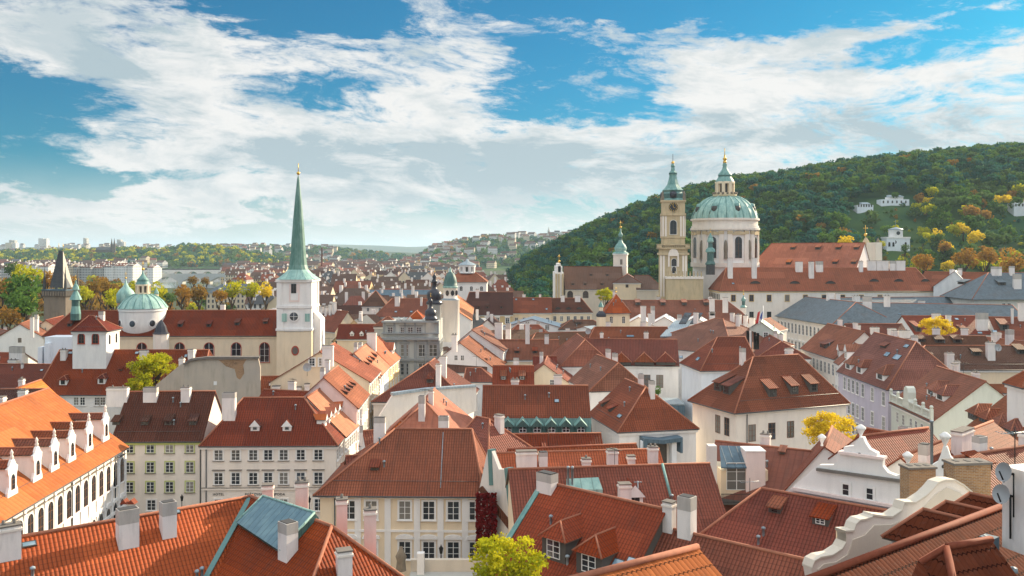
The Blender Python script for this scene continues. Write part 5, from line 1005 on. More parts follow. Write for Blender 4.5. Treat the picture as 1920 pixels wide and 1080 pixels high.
# ------------------------------------------------------------ landmarks
def rot_box(mb, c, w, d, z0, z1, m, rz=0.0): mb.box(V((c.x, c.y, z0)), w, d, z1 - z0, m, rz)
def finial(mb, c, z, s=1.0, cross=True):
    mb.lathe(c, [(.05 * s, z - .6 * s), (.05 * s, z)], 'gilt', 6); mb.sphere(V((c.x, c.y, z + .3 * s)), .34 * s, 'gilt', 8)
    mb.tube([(c.x, c.y, z + .5 * s), (c.x, c.y, z + 2.2 * s)], .07 * s, 'gilt', 5)
    if cross: mb.tube([(c.x - .45 * s, c.y, z + 1.6 * s), (c.x + .45 * s, c.y, z + 1.6 * s)], .06 * s, 'gilt', 5)
def lantern(mb, c, r, z0, z1, mw, n=8, dark='frame_dark'):
    """open lantern: piers round a dark core"""
    mb.lathe(c, [(r * .72, z0), (r * .72, z1)], dark, n)
    for i in range(n):
        a = 2 * math.pi * (i + .5) / n; p = c + V((math.cos(a) * r * .9, math.sin(a) * r * .9, 0)); mb.box(V((p.x, p.y, z0)), r * .34, r * .34, z1 - z0, mw, a)
    mb.lathe(c, [(r * 1.1, z1 - .25 * r), (r * 1.15, z1), (0, z1)], mw, n); mb.lathe(c, [(r * 1.05, z0), (r * 1.05, z0 + .2 * r), (0, z0 + .2 * r)], mw, n)
def onion(k): return None

# --- church with the green needle spire
D = 207.0; z = lambda y, d=D: zat(y, d); x_ = lambda px, d=D: (px - 960) / F * d
th = thing('spire_tower', 'white church tower with a slender green copper needle spire and round window', 'tower', V((x_(551), D + 4, 0)))
cx = x_(551.5); hw = (x_(583.5) - x_(519)) / 2; c = V((cx, D + hw, 0)); mb = MB()
rot_box(mb, c, 2 * hw, 2 * hw, -1, z(622), 'plaster_cream'); rot_box(mb, c, 2 * hw - .3, 2 * hw - .3, z(622), z(527), 'plaster_white'); mb.build('shaft', th)
mb = MB()
for yb, yt, e in ((620, 616, .5), (578, 573, .35), (529, 524, .55)): rot_box(mb, c, 2 * hw + e, 2 * hw + e, z(yb), z(yt), 'plaster_white')
mb.build('cornice', th)
mb = MB()
for sx in (-1, 1):
    for sy in (-1, 1):
        for z0, z1, w_, m in ((0, z(621), 1.8, 'plaster_cream'), (z(616), z(579), 1.5, 'plaster_white'), (z(573), z(530), 1.2, 'plaster_white')):
            rot_box(mb, c + V((sx * (hw - w_ / 2 + .06), sy * (hw - w_ / 2 + .06), 0)), w_, w_, z0, z1, m)
mb.build('corner_pilaster', th)
fy = D - .02
child('window', win_mesh(1.2, 2.2, 'dn'), th, V((cx - .1, D - .03, z(541))), 0)
mb = MB(); mb.boxf((x_(542), D + .02, z(566)), (x_(561.5) - x_(542), 0, 0), (0, .16, 0), (0, 0, z(533) - z(566)), 'plaster_pink'); mb.boxf((x_(545), D - .02, z(563)), (x_(558.5) - x_(545), 0, 0), (0, .16, 0), (0, 0, z(549) - z(563)), 'plaster_white'); mb.build('window_niche', th)
def disc(mb, c, r, y, m, n=16, th_=.1, axis='y'):
    pts = [V((c[0] + r * math.cos(2 * math.pi * i / n), y, c[1] + r * math.sin(2 * math.pi * i / n))) for i in range(n)]; mb.prism(pts, (0, th_, 0), m)
mb = MB(); disc(mb, (cx - .05, z(593.5)), 1.25, D - .1, 'plaster_white', 18, .2); disc(mb, (cx - .05, z(593.5)), .98, D - .14, 'glass', 18, .1); mb.boxf((cx - .09, D - .17, z(593.5) - .95), (.08, 0, 0), (0, .05, 0), (0, 0, 1.9), 'frame_white'); mb.boxf((cx - 1, D - .171, z(593.5) - .04), (1.9, 0, 0), (0, .05, 0), (0, 0, .08), 'frame_white'); mb.build('round_window', th)
mb = MB()
for a, b_ in ((528.5, 537.5), (572, 581)): mb.boxf((x_(a), D - .1, z(603)), (x_(b_) - x_(a), 0, 0), (0, .2, 0), (0, 0, z(588) - z(603)), 'copper_light')
mb.build('copper_panel', th)
mb = MB(); 
for r_, m, y in ((1.0, 'red_trim', D - .1), (.74, 'glass', D - .13)): mb.prism([V((cx + .25 + r_ * .9 * math.cos(i * math.pi / 9), y, z(657.5) + r_ * 1.15 * math.sin(i * math.pi / 9))) for i in range(18)], (0, .1, 0), m)
mb.build('oval_window', th)
mb = MB(); n8 = [(552 - 517.5, 524.3), (29.5, 519), (23, 512), (19, 506), (16.6, 497), (14.6, 480), (13.0, 455), (10, 415), (6.3, 372), (2.2, 333), (.6, 326)]
prof = [(a / F * D * 1.06, z(y)) for a, y in n8]; sq = []
for j, (r_, zz) in enumerate(prof):                 # square foot turning into an octagonal needle
    k = max(0, 1 - j / 4.0); ring = []
    for i in range(16):
        a = 2 * math.pi * (i + .5) / 16; ro = 1 / max(abs(math.cos(a)), abs(math.sin(a))); rc = math.cos(math.pi / 8) / math.cos(((a + math.pi / 8) % (math.pi / 4)) - math.pi / 8); f = k * ro + (1 - k) * rc * 1.0
        ring.append(V((c.x + r_ * f * math.cos(a), c.y + r_ * f * math.sin(a), zz)))
    if sq:
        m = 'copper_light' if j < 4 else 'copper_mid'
        for i in range(16): mb.face([sq[i], sq[(i + 1) % 16], ring[(i + 1) % 16], ring[i]], m)
    sq = ring
mb.build('spire', th); mb = MB(); finial(mb, c, z(325), 1.25, False); mb.build('finial', th)
mb = MB(); rot_box(mb, c + V((hw + .5, .8, 0)), 2.2, 5, -1, z(600), 'plaster_white'); mb.prism([V((c.x + hw, c.y - 1.5, z(600))), V((c.x + hw + 1.6, c.y - 1.5, z(600))), V((c.x + hw, c.y - 1.5, z(586)))], (0, 4.6, 0), 'plaster_white'); mb.build('volute_wall', th)
# nave
q = house('church', 'long cream church nave with dark red roof and red framed arched windows', eave=(82, 628, 522, 627), ridge=(137, 582, 522, 582), ze=23, pitch=38, ends='hg', wall='plaster_cream', roof='tile_deep', cat='church', corn='plaster_cream',
          W=[('f', [266, 337, 392, 443, 496], [661], 2.2, 4.6, 'raw')], DM=[('shed', 337, 613, 8, 6), ('shed', 391, 613, 8, 6), ('shed', 444, 610, 8, 6), ('shed', 497, 607, 8, 5), ('shed', 130, 612, 8, 6)], wall_h=0)
D2 = 216.0; c2 = V((x_(268, D2), D2, 0)); zz = lambda y: zat(y, D2); k = D2 / F; mb = MB()
mb.lathe(c2, [(34 * k, zz(626)), (39 * k, zz(618)), (41 * k, zz(606)), (41.5 * k, zz(581))], 'plaster_white', 32); mb.lathe(c2, [(43 * k, zz(582)), (43 * k, zz(576)), (0, zz(576))], 'plaster_white', 32); mb.build('drum', q.th)
mb = MB(); dp = [(44.5, 577), (41, 572), (35, 564), (27, 557), (17, 552), (12.5, 551), (0, 550)]; mb.lathe(c2, [(a * k, zz(y)) for a, y in dp], 'copper_light', 32)
for i in range(16): a = 2 * math.pi * i / 16; mb.tube([c2 + V((math.cos(a) * r_ * k, math.sin(a) * r_ * k, zz(y) + .05)) for r_, y in dp[:-1]], .09, 'copper', 4)
mb.build('dome', q.th)
mb = MB(); lantern(mb, c2, 12.5 * k, zz(551), zz(533), 'plaster_cream'); mb.build('lantern', q.th); mb = MB(); mb.lathe(c2, [(13.5 * k, zz(533)), (12 * k, zz(529)), (11 * k, zz(526)), (12 * k, zz(525)), (7 * k, zz(520)), (2.5 * k, zz(514)), (1 * k, zz(508)), (0, zz(507))], 'copper', 8); finial(mb, c2, zz(507), 1.0); mb.build('lantern_roof', q.th)
mb = MB()
for px in (238, 266, 297):
    a = math.asin((px - 268) / 41.0); n_ = V((math.sin(a), -math.cos(a), 0)); t_ = V((math.cos(a), math.sin(a), 0)); p = c2 + n_ * 41 * k + V((0, 0, zz(604)))
    for r_, o_, m in ((.92, .12, 'plaster_white'), (.68, .2, 'glass')): mb.prism([p + n_ * o_ + t_ * (r_ * math.cos(i * math.pi / 8)) + V((0, 0, r_ * 1.1 * math.sin(i * math.pi / 8))) for i in range(16)], -n_ * .5, m)
mb.build('round_window', q.th)
def turret(name, label, cat, px, D, prof, mats, n=8, par=None, fin=1.0, pole=0):
    th = par or thing(name, label, cat, V((x_(px, D), D, 0))); c = V((x_(px, D), D, 0)); k = D / F; mb = MB()
    mb.lathe(c, [(r_ * k, zat(y, D)) for r_, y in prof], 'copper', n, math.pi / n, n > 8, mats); mb.build('turret', th)
    if fin: mb = MB(); finial(mb, c, zat(prof[-1][1], D), fin); mb.build('finial', th)
    return th
turret('turret', 'bulbous pale copper cap turret with a small cross behind the nave dome', 'turret', 236, 226, [(15, 640), (15, 568), (17, 567), (16.5, 560), (16.8, 552), (13, 545), (6, 538), (2, 530), (.6, 524), (0, 523)], ['plaster_cream'] + ['copper_light'] * 8, 12, fin=.8)
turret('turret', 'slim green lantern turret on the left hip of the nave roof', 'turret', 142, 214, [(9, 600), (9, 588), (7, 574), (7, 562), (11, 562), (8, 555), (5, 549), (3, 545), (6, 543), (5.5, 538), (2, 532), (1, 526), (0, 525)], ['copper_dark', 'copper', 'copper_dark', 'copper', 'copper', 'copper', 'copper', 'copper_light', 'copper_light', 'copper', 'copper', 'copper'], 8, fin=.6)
turret('turret', 'grey stair turret with a black pointed cap against the nave wall', 'turret', 302, 208, [(14, 720), (14, 627), (15, 626), (12, 622), (9, 612), (5, 605), (2, 601), (0, 599)], ['plaster_palecream', 'plaster_palecream'] + ['onion_dark'] * 5, 8, fin=0)
turret('turret', 'tiny copper onion right of the drum dome', 'turret', 293, 240, [(4, 580), (4, 552), (4.5, 550), (3.5, 546), (1, 541), (0, 535)], ['plaster_cream', 'copper', 'copper', 'copper', 'copper'], 8, fin=0)
house('tower_house', 'white square stair house with two arched windows and a flared red roof before the nave', eave=(136, 618, 199, 618), ridge=(167, 592, 176, 592), ze=26.5, pitch=40, ends='hh', wall='plaster_white', roof='tile_deep', W=[('f', [152.5, 179], [635], 1.2, 2.0, 'bar'), ('2', 2, [2.2], .7, 2, 'dan')], rings=None, corn='plaster_white')
th = thing('apse', 'white buttressed apse wall at the left end of the nave', 'apse', V((x_(105, 203), 203, 0))); mb = MB()
for a, b_, yt in ((76, 84, 650), (88, 96, 643), (84, 134, 632)): mb.boxf((x_(a, 203), 203 - (1.2 if b_ < 100 else 0), 0), (x_(b_, 203) - x_(a, 203), 0, 0), (0, 5, 0), (0, 0, zat(yt, 203)), 'plaster_bluewhite')
mb.build('buttress', th)
# --- bridge tower
D3 = 300.0; th = thing('bridge_tower', 'dark gothic stone bridge tower with steep wedge roof and four corner pinnacles', 'tower', V((x_(100, D3), D3, 0)))
rz = R(-18); k = D3 / F; c3 = V((x_(103, D3), D3 + 4, 0)); zz = lambda y: zat(y, D3); w3 = 52 * k; d3 = 30 * k; ax = V((math.cos(rz), math.sin(rz), 0)); ay = V((-math.sin(rz), math.cos(rz), 0)); mb = MB()
rot_box(mb, c3, w3, d3, -1, zz(556), 'sandstone', rz); mb.build('shaft', th); mb = MB(); rot_box(mb, c3, w3 + .9, d3 + .9, zz(556), zz(545), 'dark_wall', rz)
for i in range(9): p = c3 + ax * ((i - 4) / 4.3 * w3 / 2) - ay * (d3 / 2 + .5); rot_box(mb, p, .55, .3, zz(555), zz(547), 'sandstone', rz)
rot_box(mb, c3, w3 + 1.1, d3 + 1.1, zz(545), zz(543.2), 'metal_blue', rz); mb.build('gallery', th)
mb = MB(); zt, zb = zz(470), zz(540); A = [c3 - ax * w3 * .28 - ay * d3 * .42, c3 + ax * w3 * .34 - ay * d3 * .42, c3 + ax * w3 * .34 + ay * d3 * .42, c3 - ax * w3 * .28 + ay * d3 * .42]; rdg = [c3 - ax * .9, c3 + ax * .9]
lo = [V((p.x, p.y, zb)) for p in A]; hi = [V((p.x, p.y, zt)) for p in rdg]
mb.face([lo[0], lo[1], hi[1], hi[0]], 'slate_dark'); mb.face([lo[2], lo[3], hi[0], hi[1]], 'slate_dark'); mb.face([lo[1], lo[2], hi[1]], 'plaster_greige'); mb.face([lo[3], lo[0], hi[0]], 'slate_dark'); mb.build('roof', th)  # right face takes a pale colour to paint sunlight on the slate
mb = MB()
for sx in (-1, 1):
    for sy in (-1, 1): p = c3 + ax * sx * w3 * .48 + ay * sy * d3 * .48; mb.lathe(p, [(.55, zz(556)), (.55, zz(536)), (.5, zz(532)), (.1, zz(505)), (.04, zz(500)), (0, zz(499))], 'slate_dark', 6)
for p in hi: mb.tube([p, p + V((0, 0, 2.6))], .06, 'gilt', 5); mb.sphere(p + V((0, 0, 1.6)), .22, 'gilt', 6)
mb.build('pinnacle', th)
# --- domed baroque church on the right
Dc = 366.0; k = Dc / F; zc = lambda y: zat(y, Dc); cc = V((x_(1359, Dc), Dc, 0)); th = thing('domed_church', 'huge baroque church dome of pale green copper on a white columned drum', 'church', cc)
mb = MB(); r0 = 60 * k; mb.lathe(cc, [(r0 * .985, 5), (r0 * .985, zc(425))], 'plaster_white', 48); mb.build('drum', th)
mb = MB()
for a, y0, y1 in ((1.06, 432, 428), (1.03, 428, 424), (1.0, 424, 414), (1.05, 414, 410.5)): mb.lathe(cc, [(r0 * .9, zc(y0)), (r0 * a, zc(y0)), (r0 * a, zc(y1)), (r0 * .9, zc(y1))], 'plaster_palecream', 48, 0, False)
mb.lathe(cc, [(r0 * .9, zc(500)), (r0 * 1.05, zc(500)), (r0 * 1.05, zc(492)), (r0 * .9, zc(492))], 'plaster_palecream', 48, 0, False)
for i in range(8):                                # paired pilasters and window bays of the drum
    a0 = R(-90 + 10.5 + 45 * i)
    for da in (-17, -13.2, 13.2, 17):
        a = a0 + R(da); p = cc + V((math.cos(a), math.sin(a), 0)) * r0; rot_box(mb, p, .8, 1.0, zc(495), zc(433), 'plaster_palecream', a); rot_box(mb, p, 1.0, 1.25, zc(440), zc(434), 'church_stone', a)
mb.build('pilaster', th)
for i in range(8):
    a = R(-90 + 10.5 + 45 * i); n_ = V((math.cos(a), math.sin(a), 0)); p = cc + n_ * (r0 * .985) + V((0, 0, zc(464))); child('window', win_mesh(3.0, 8.6, 'baw'), th, p, a + math.pi / 2)
mb = MB()
for i in range(8):
    a = R(-90 + 10.5 + 45 * i); n_ = V((math.cos(a), math.sin(a), 0)); t_ = V((-n_.y, n_.x, 0)); p = cc + n_ * (r0 * .985)
    mb.prism([p + t_ * (2.9 * math.cos(j * math.pi / 8)) + V((0, 0, zc(441) + 1.5 * math.sin(j * math.pi / 8))) for j in range(9)], n_ * .55, 'church_stone')
    a = R(-90 + 10.5 + 45 * i + 22.5); n_ = V((math.cos(a), math.sin(a), 0)); p = cc + n_ * (r0 * 1.0); mb.lathe(p, [(.7, zc(485)), (.55, zc(476)), (.8, zc(466)), (.6, zc(456)), (.35, zc(452)), (0, zc(450))], 'statue', 8)
mb.build('ornament', th)
mb = MB(); prof = [(61, 410.5), (60, 405), (57.5, 398), (54, 391), (48.5, 384), (41, 377.5), (32, 372.5), (23, 369.5), (0, 368)]
mb.lathe(cc, [(a * k, zc(y)) for a, y in prof], 'copper_light', 48)
for i in range(24): a = 2 * math.pi * (i + .3) / 24; mb.tube([cc + V((math.cos(a) * r_ * k, math.sin(a) * r_ * k, zc(y) + .05)) for r_, y in prof[:-1]], .2 if i % 3 else .42, 'copper_light' if i % 3 == 0 else 'copper', 5)
mb.build('dome', th)
mb = MB()
for i in range(8):
    a = R(-90 + 11.5 + 45 * i); n_ = V((math.cos(a), math.sin(a), 0)); p = cc + n_ * 53 * k + V((0, 0, zc(394))); mb.lathe(p, [(0, p.z - 1.6), (1.0, p.z - 1.2), (1.3, p.z), (1.0, p.z + 1.2), (0, p.z + 1.6)], 'frame_dark', 8); mb.lathe(p + n_ * -.3, [(1.2, p.z + 1.2), (1.0, p.z + 2.2), (0, p.z + 2.6)], 'copper', 8)
mb.build('oculus', th)
mb = MB(); mb.lathe(cc, [(22 * k, zc(369)), (22.5 * k, zc(364.5)), (0, zc(364.5))], 'church_stone', 16); lantern(mb, cc, 16.5 * k, zc(365), zc(341), 'plaster_cream', 8)
for i in range(16): a = 2 * math.pi * i / 16; mb.sphere(cc + V((math.cos(a) * 21.5 * k, math.sin(a) * 21.5 * k, zc(363))), .55, 'statue', 6)
mb.build('lantern', th)
mb = MB(); mb.lathe(cc, [(18 * k, zc(342)), (16 * k, zc(338)), (13 * k, zc(333)), (11.5 * k, zc(331)), (13 * k, zc(329.5)), (12.5 * k, zc(327)), (8.5 * k, zc(322)), (5 * k, zc(317)), (3.6 * k, zc(312)), (4.6 * k, zc(309)), (2.5 * k, zc(305)), (1.8 * k, zc(300)), (0, zc(299))], 'copper', 16, 0, True, ['copper', 'copper', 'copper', 'copper_dark'] + ['copper'] * 8); mb.build('lantern_roof', th)
mb = MB(); mb.lathe(cc, [(.5, zc(301)), (1.0, zc(298)), (.4, zc(295)), (.3, zc(290))], 'gilt', 8); mb.sphere(V((cc.x, cc.y, zc(304))), .8, 'gilt', 8); mb.tube([(cc.x, cc.y, zc(292)), (cc.x, cc.y, zc(278))], .16, 'gilt', 5); mb.build('finial', th)
Dt = 348.0; k = Dt / F; zc = lambda y: zat(y, Dt); ct = V((x_(1266, Dt), Dt + 5, 0)); th = thing('bell_tower', 'cream baroque bell tower with black clock and tall copper helmet beside the dome', 'tower', ct)
rz = R(-8); mb = MB(); rot_box(mb, ct, 52 * k, 52 * k, 0, zc(467), 'church_stone', rz); rot_box(mb, ct, 43 * k, 43 * k, zc(467), zc(377), 'church_stone', rz); mb.build('shaft', th)
mb = MB(); axx = V((math.cos(rz), math.sin(rz), 0)); ayy = V((-math.sin(rz), math.cos(rz), 0))
for y0, y1, e in ((478, 474, 58), (467, 464, 60), (460, 457.5, 60), (404, 400, 47), (378, 375, 47), (560, 556, 58), (446, 443, 46)): rot_box(mb, ct, e * k, e * k, zc(y0), zc(y1), 'church_stone', rz)
for sx in (-1, 1):
    for sy in (-1, 1):
        rot_box(mb, ct + axx * sx * 26 * k + ayy * sy * 26 * k, 8 * k, 8 * k, zc(467), zc(458), 'church_stone', rz)
        for o in (18, 23): rot_box(mb, ct + axx * sx * o * k + ayy * sy * 25.5 * k, 3.4 * k, 3.2 * k, zc(556), zc(479), 'plaster_palecream', rz)
        for o in (14, 19): rot_box(mb, ct + axx * sx * o * k + ayy * sy * 21 * k, 3.2 * k, 2.6 * k, zc(443), zc(405), 'plaster_palecream', rz)
        rot_box(mb, ct + axx * sx * 22 * k + ayy * sy * 15 * k, 2.6 * k, 4 * k, zc(443), zc(405), 'plaster_palecream', rz)
for i in range(12):
    for sy in (-1, 1): p = ct + axx * ((i - 5.5) / 6.5 * 26 * k) + ayy * sy * 28.5 * k; mb.lathe(p, [(.18, zc(464)), (.32, zc(462)), (.15, zc(460))], 'church_stone', 6)
mb.build('cornice', th)
fp = lambda px, y, o: ct + axx * (px * k) - ayy * (o * k) + V((0, 0, zc(y)))
for nm, e in (('f', 21.5),):
    child('window', win_mesh(2.6, 5.6, 'daw'), th, fp(0, 426, 21.6), rz)
    child('window', win_mesh(2.0, 3.0, 'daw'), th, fp(1, 492, 26.1), rz); child('window', win_mesh(1.6, 2.6, 'daw'), th, fp(1, 506, 26.1), rz)
    mb = MB()
    def ringd(y, r_, o, m, n=20, t_=.15): mb.prism([fp(0, 0, o) * 0 + fp(r_ * math.cos(2 * math.pi * i / n), 388, o) + V((0, 0, r_ * k * math.sin(2 * math.pi * i / n))) for i in range(n)], ayy * t_, m)
    ringd(388, 9.6, 22.9, 'church_stone', t_=.3); ringd(388, 8.6, 23.2, 'clock_face')
    for i in range(12): a = 2 * math.pi * i / 12; p = fp(7 * math.cos(a), 388, 23.4) + V((0, 0, 7 * k * math.sin(a))); mb.boxf(p - axx * .12 - V((0, 0, .2)), axx * .24, ayy * .05, (0, 0, .4), 'gilt')
    for a, L_ in ((R(100), 6.2), (R(-35), 4.4)): mb.tube([fp(0, 388, 23.5), fp(L_ * math.cos(a), 388, 23.5) + V((0, 0, L_ * k * math.sin(a)))], .11, 'gilt', 4)
    mb.build('clock', th)
mb = MB(); mb.prism([fp(10 * math.cos(i * math.pi / 8), 480, 26.5) + V((0, 0, 3 * math.sin(i * math.pi / 8))) for i in range(9)], -ayy * .6, 'plaster_palecream'); mb.boxf(fp(-10, 500, 26.5), axx * 3 * k, -ayy * .5, (0, 0, 20 * k), 'plaster_palecream'); mb.boxf(fp(7, 500, 26.5), axx * 3 * k, -ayy * .5, (0, 0, 20 * k), 'plaster_palecream'); mb.build('niche', th)
mb = MB(); pr = [(23, 375.5), (19, 371), (18.5, 362), (16.5, 358), (20, 355.5), (16, 352), (11, 345), (8, 335), (6.5, 327), (7.5, 325), (7.5, 322), (4, 318), (3, 312), (4, 309), (2, 304), (0, 303)]
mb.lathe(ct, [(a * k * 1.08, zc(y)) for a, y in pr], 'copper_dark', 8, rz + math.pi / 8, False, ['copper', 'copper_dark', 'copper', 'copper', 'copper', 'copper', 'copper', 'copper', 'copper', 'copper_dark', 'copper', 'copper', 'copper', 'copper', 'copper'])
for a in range(4): al = rz + math.pi / 2 * a - math.pi / 2; p = ct + V((math.cos(al), math.sin(al), 0)) * 17 * k; mb.lathe(p, [(0, zc(372)), (1.3, zc(370)), (1.6, zc(364)), (1.2, zc(359)), (0, zc(357))], 'onion_dark', 8)
for sx in (-1, 1):
    for sy in (-1, 1): p = ct + axx * sx * 20 * k + ayy * sy * 20 * k; mb.lathe(p, [(.5, zc(376)), (.7, zc(370)), (.4, zc(365)), (.5, zc(362)), (0, zc(357))], 'statue', 6)
mb.build('helmet', th); mb = MB(); mb.sphere(V((ct.x, ct.y, zc(302.5))), .65, 'gilt', 8); mb.tube([(ct.x, ct.y, zc(304)), (ct.x, ct.y, zc(286))], .1, 'iron', 5); mb.build('finial', th)
mb = MB(); p = ct - ayy * 3; rot_box(mb, ct + axx * 4 - ayy * 7, 14, 9, 0, zc(522), 'church_stone', rz); rot_box(mb, ct + axx * 4 - ayy * 7, 14.6, 9.6, zc(522), zc(518), 'plaster_palecream', rz)
for i in range(10): mb.lathe(ct + axx * (4 + (i - 4.5) * 1.4) - ayy * 11.5, [(.2, zc(518)), (.35, zc(513)), (.15, zc(509)), (.4, zc(508))], 'church_stone', 6)
mb.build('porch', th)
turret('turret', 'slender green copper lantern turret in front of the big drum', 'turret', 1332, 345, [(8.5, 515), (8.5, 497), (10, 495), (6.5, 489), (6.5, 474), (9.5, 472), (8, 467), (4.5, 464), (4, 455), (6.5, 453), (4.5, 446), (2, 440), (0, 436)], ['slate_dark', 'copper_dark', 'copper_dark', 'copper_dark', 'copper', 'copper', 'copper', 'copper_dark', 'copper_light', 'copper_light', 'copper', 'copper'], 8, fin=.8)
house('church', 'steep orange red roof of the domed church nave with two rows of small dormers', ridge=(1447, 456, 1621, 455), zr=46.2, ze=33, w=(13, 10), h=(7, 0), wall='plaster_white', roof='tile_fineorange_lit', cat='church', cap='ridge_red', DM=[('shed', 1486, 468, 7, 5), ('shed', 1533, 468, 7, 5), ('shed', 1571, 468, 7, 5), ('shed', 1605, 468, 7, 5), ('shed', 1478, 496, 7, 5), ('shed', 1565, 495, 7, 5), ('shed', 1600, 495, 7, 5)])
th = thing('church_facade', 'white stone church facade with statues and gilt cross ending the orange roof', 'facade', V((x_(1627, 384), 384, 0))); mb = MB(); Df = 384.0; k = Df / F; p = V((x_(1628, Df), Df, 0)); rot_box(mb, p, 12 * k, 22, 0, zat(455, Df), 'plaster_mint'); mb.lathe(p + V((-1, 0, 0)), [(7 * k, zat(460, Df)), (6 * k, zat(452, Df)), (3 * k, zat(448, Df)), (2 * k, zat(446, Df)), (0, zat(445, Df))], 'church_stone', 8); mb.build('wall', th)
mb = MB(); finial(mb, p + V((-1.2, 0, 0)), zat(443, Df), 2.2); mb.build('cross', th); mb = MB(); mb.lathe(p + V((2.6, -4, 0)), [(1.0, zat(490, Df)), (1.0, zat(473, Df)), (1.5, zat(472, Df)), (.6, zat(466, Df)), (1.0, zat(458, Df)), (.7, zat(452, Df)), (.3, zat(448, Df)), (0, zat(446, Df))], 'statue', 8); mb.build('statue', th)
# --- brown roofed church with a white onion tower
q = house('church', 'old church with a long plain brown roof in front of the wooded hill', eave=(1060, 541, 1170, 541), ridge=(1057, 500, 1163, 500), ze=26, pitch=44, ends='gg', wall='plaster_greige', roof='tile_finebrown', cat='church', cap='ridge_red', DM=[('shed', 1108, 517, 5, 3), ('shed', 1139, 517, 5, 3), ('shed', 1074, 534, 5, 3), ('shed', 1097, 534, 5, 3), ('shed', 1129, 534, 5, 3)], W=[('f', [1069, 1098], [552], 2.6, 3.2, 'dan')])
house('x', '', ridge=(1190, 516, 1216, 516), zr=32, ze=26.2, w=(7, 7), h=(0, 6), wall='plaster_greige', roof='tile_finebrown', parent=q.th, cap='ridge_red')
house('x', '', ridge=(1176, 514, 1177, 512.5), zr=32.5, ze=29, w=(6, 6), h=(5, 3), wall='plaster_cream', roof='tile_finebrown', parent=q.th, W=[('1', 1, [1.6], 1.2, 1.4, 'dn')], cap='ridge_red')
th = thing('church_facade', 'white baroque church front with a gilt finial at the left end of the brown roof', 'facade', V((x_(1048, 396), 396, 0))); mb = MB(); Df = 396.0
for a, b_, yt in ((1040, 1056, 510), (1043, 1054, 499), (1046, 1051, 494)): mb.boxf((x_(a, Df), Df - 2 + (yt < 505) * .3, 0), (x_(b_, Df) - x_(a, Df), 0, 0), (0, 20, 0), (0, 0, zat(yt, Df)), 'plaster_white')
for a in (1041, 1046, 1053): mb.boxf((x_(a, Df), Df - 2.6, 0), (.7, 0, 0), (0, .6, 0), (0, 0, zat(513, Df)), 'church_stone')
mb.build('wall', th); mb = MB(); finial(mb, V((x_(1048.5, Df), Df + 1, 0)), zat(492, Df), 1.6); mb.build('finial', th)
Df = 412.0; th = thing('church_tower', 'white square church tower with a green copper onion and spike before the wooded hill', 'tower', V((x_(1164, Df), Df, 0))); c = V((x_(1163.5, Df), Df, 0)); k = Df / F; mb = MB(); rot_box(mb, c, 25 * k, 25 * k, 0, zat(477, Df), 'plaster_palecream', R(-12)); rot_box(mb, c, 27.5 * k, 27.5 * k, zat(478, Df), zat(475.5, Df), 'plaster_white', R(-12)); rot_box(mb, c, 26 * k, 26 * k, zat(500, Df), zat(498.5, Df), 'plaster_white', R(-12)); mb.build('shaft', th)
child('window', win_mesh(1.1, 2.4, 'bn'), th, c + V((math.cos(R(-12)) * .6, math.sin(R(-12)) * .6, 0)) - V((-math.sin(R(-12)), math.cos(R(-12)), 0)) * (12.6 * k) + V((0, 0, zat(491, Df))), R(-12))
mb = MB(); mb.lathe(c, [(a * k, zat(y, Df)) for a, y in ((15.5, 475.5), (13, 473), (9, 471), (11.5, 468), (11.5, 464), (9, 459), (5, 455), (3, 450), (2.6, 444), (4.2, 442), (4, 439), (1.6, 435), (1, 429), (0, 428))], 'copper', 12, 0, True, ['copper', 'copper', 'copper_light', 'copper_light', 'copper', 'copper', 'copper', 'copper_dark', 'copper', 'copper', 'copper', 'copper', 'copper']); mb.build('onion_helmet', th); mb = MB(); finial(mb, c, zat(428, Df), 1.6); mb.build('finial', th)
# --- grey baroque palace with dark onion turrets
D5 = 226.0; k = D5 / F; th = thing('baroque_palace', 'grey baroque palace with dark window hoods and two black onion turrets', 'palace', V((x_(770, D5), D5, 0))); mb = MB()
x0, x1 = x_(717, D5), x_(822, D5); mb.boxf((x0, D5, 0), (x1 - x0, 0, 0), (0, 15, 0), (0, 0, zat(636, D5)), 'plaster_grey'); mb.boxf((x0, D5 + .6, zat(636, D5)), (x1 - x0, 0, 0), (0, 13, 0), (0, 0, zat(603, D5) - zat(636, D5)), 'plaster_grey'); mb.build('wall', th)
mb = MB()
for y0, y1, dd in ((637, 633, .9), (676, 672, .5), (605, 602, .8), (626, 624, .75), (712, 708, .4)): mb.boxf((x0 - .2, D5 - dd + .6 * (y0 < 630), zat(y0, D5)), (x1 - x0 + .4, 0, 0), (0, dd, 0), (0, 0, zat(y1, D5) - zat(y0, D5)), 'grey_trim')
for px in (718, 737, 757, 776, 796, 819): mb.boxf((x_(px, D5), D5 - .22, 3), (.75, 0, 0), (0, .2, 0), (0, 0, zat(638, D5) - 3), 'grey_trim'); mb.boxf((x_(px, D5), D5 + .45, zat(624, D5)), (.5, 0, 0), (0, .15, 0), (0, 0, zat(606, D5) - zat(624, D5)), 'grey_trim')
mb.build('pilaster', th)
for px in (728, 758.5, 792, 812): child('window', win_mesh(2.0, 3.0, 'yt'), th, V((x_(px, D5), D5 - .01, zat(657, D5))), 0); child('window', win_mesh(2.0, 3.0, 'yt'), th, V((x_(px, D5), D5 - .01, zat(692, D5))), 0)
for px in (731, 755, 769, 785, 807): child('window', win_mesh(1.3, 1.7, 'yp'), th, V((x_(px, D5), D5 + .58, zat(620, D5))), 0)
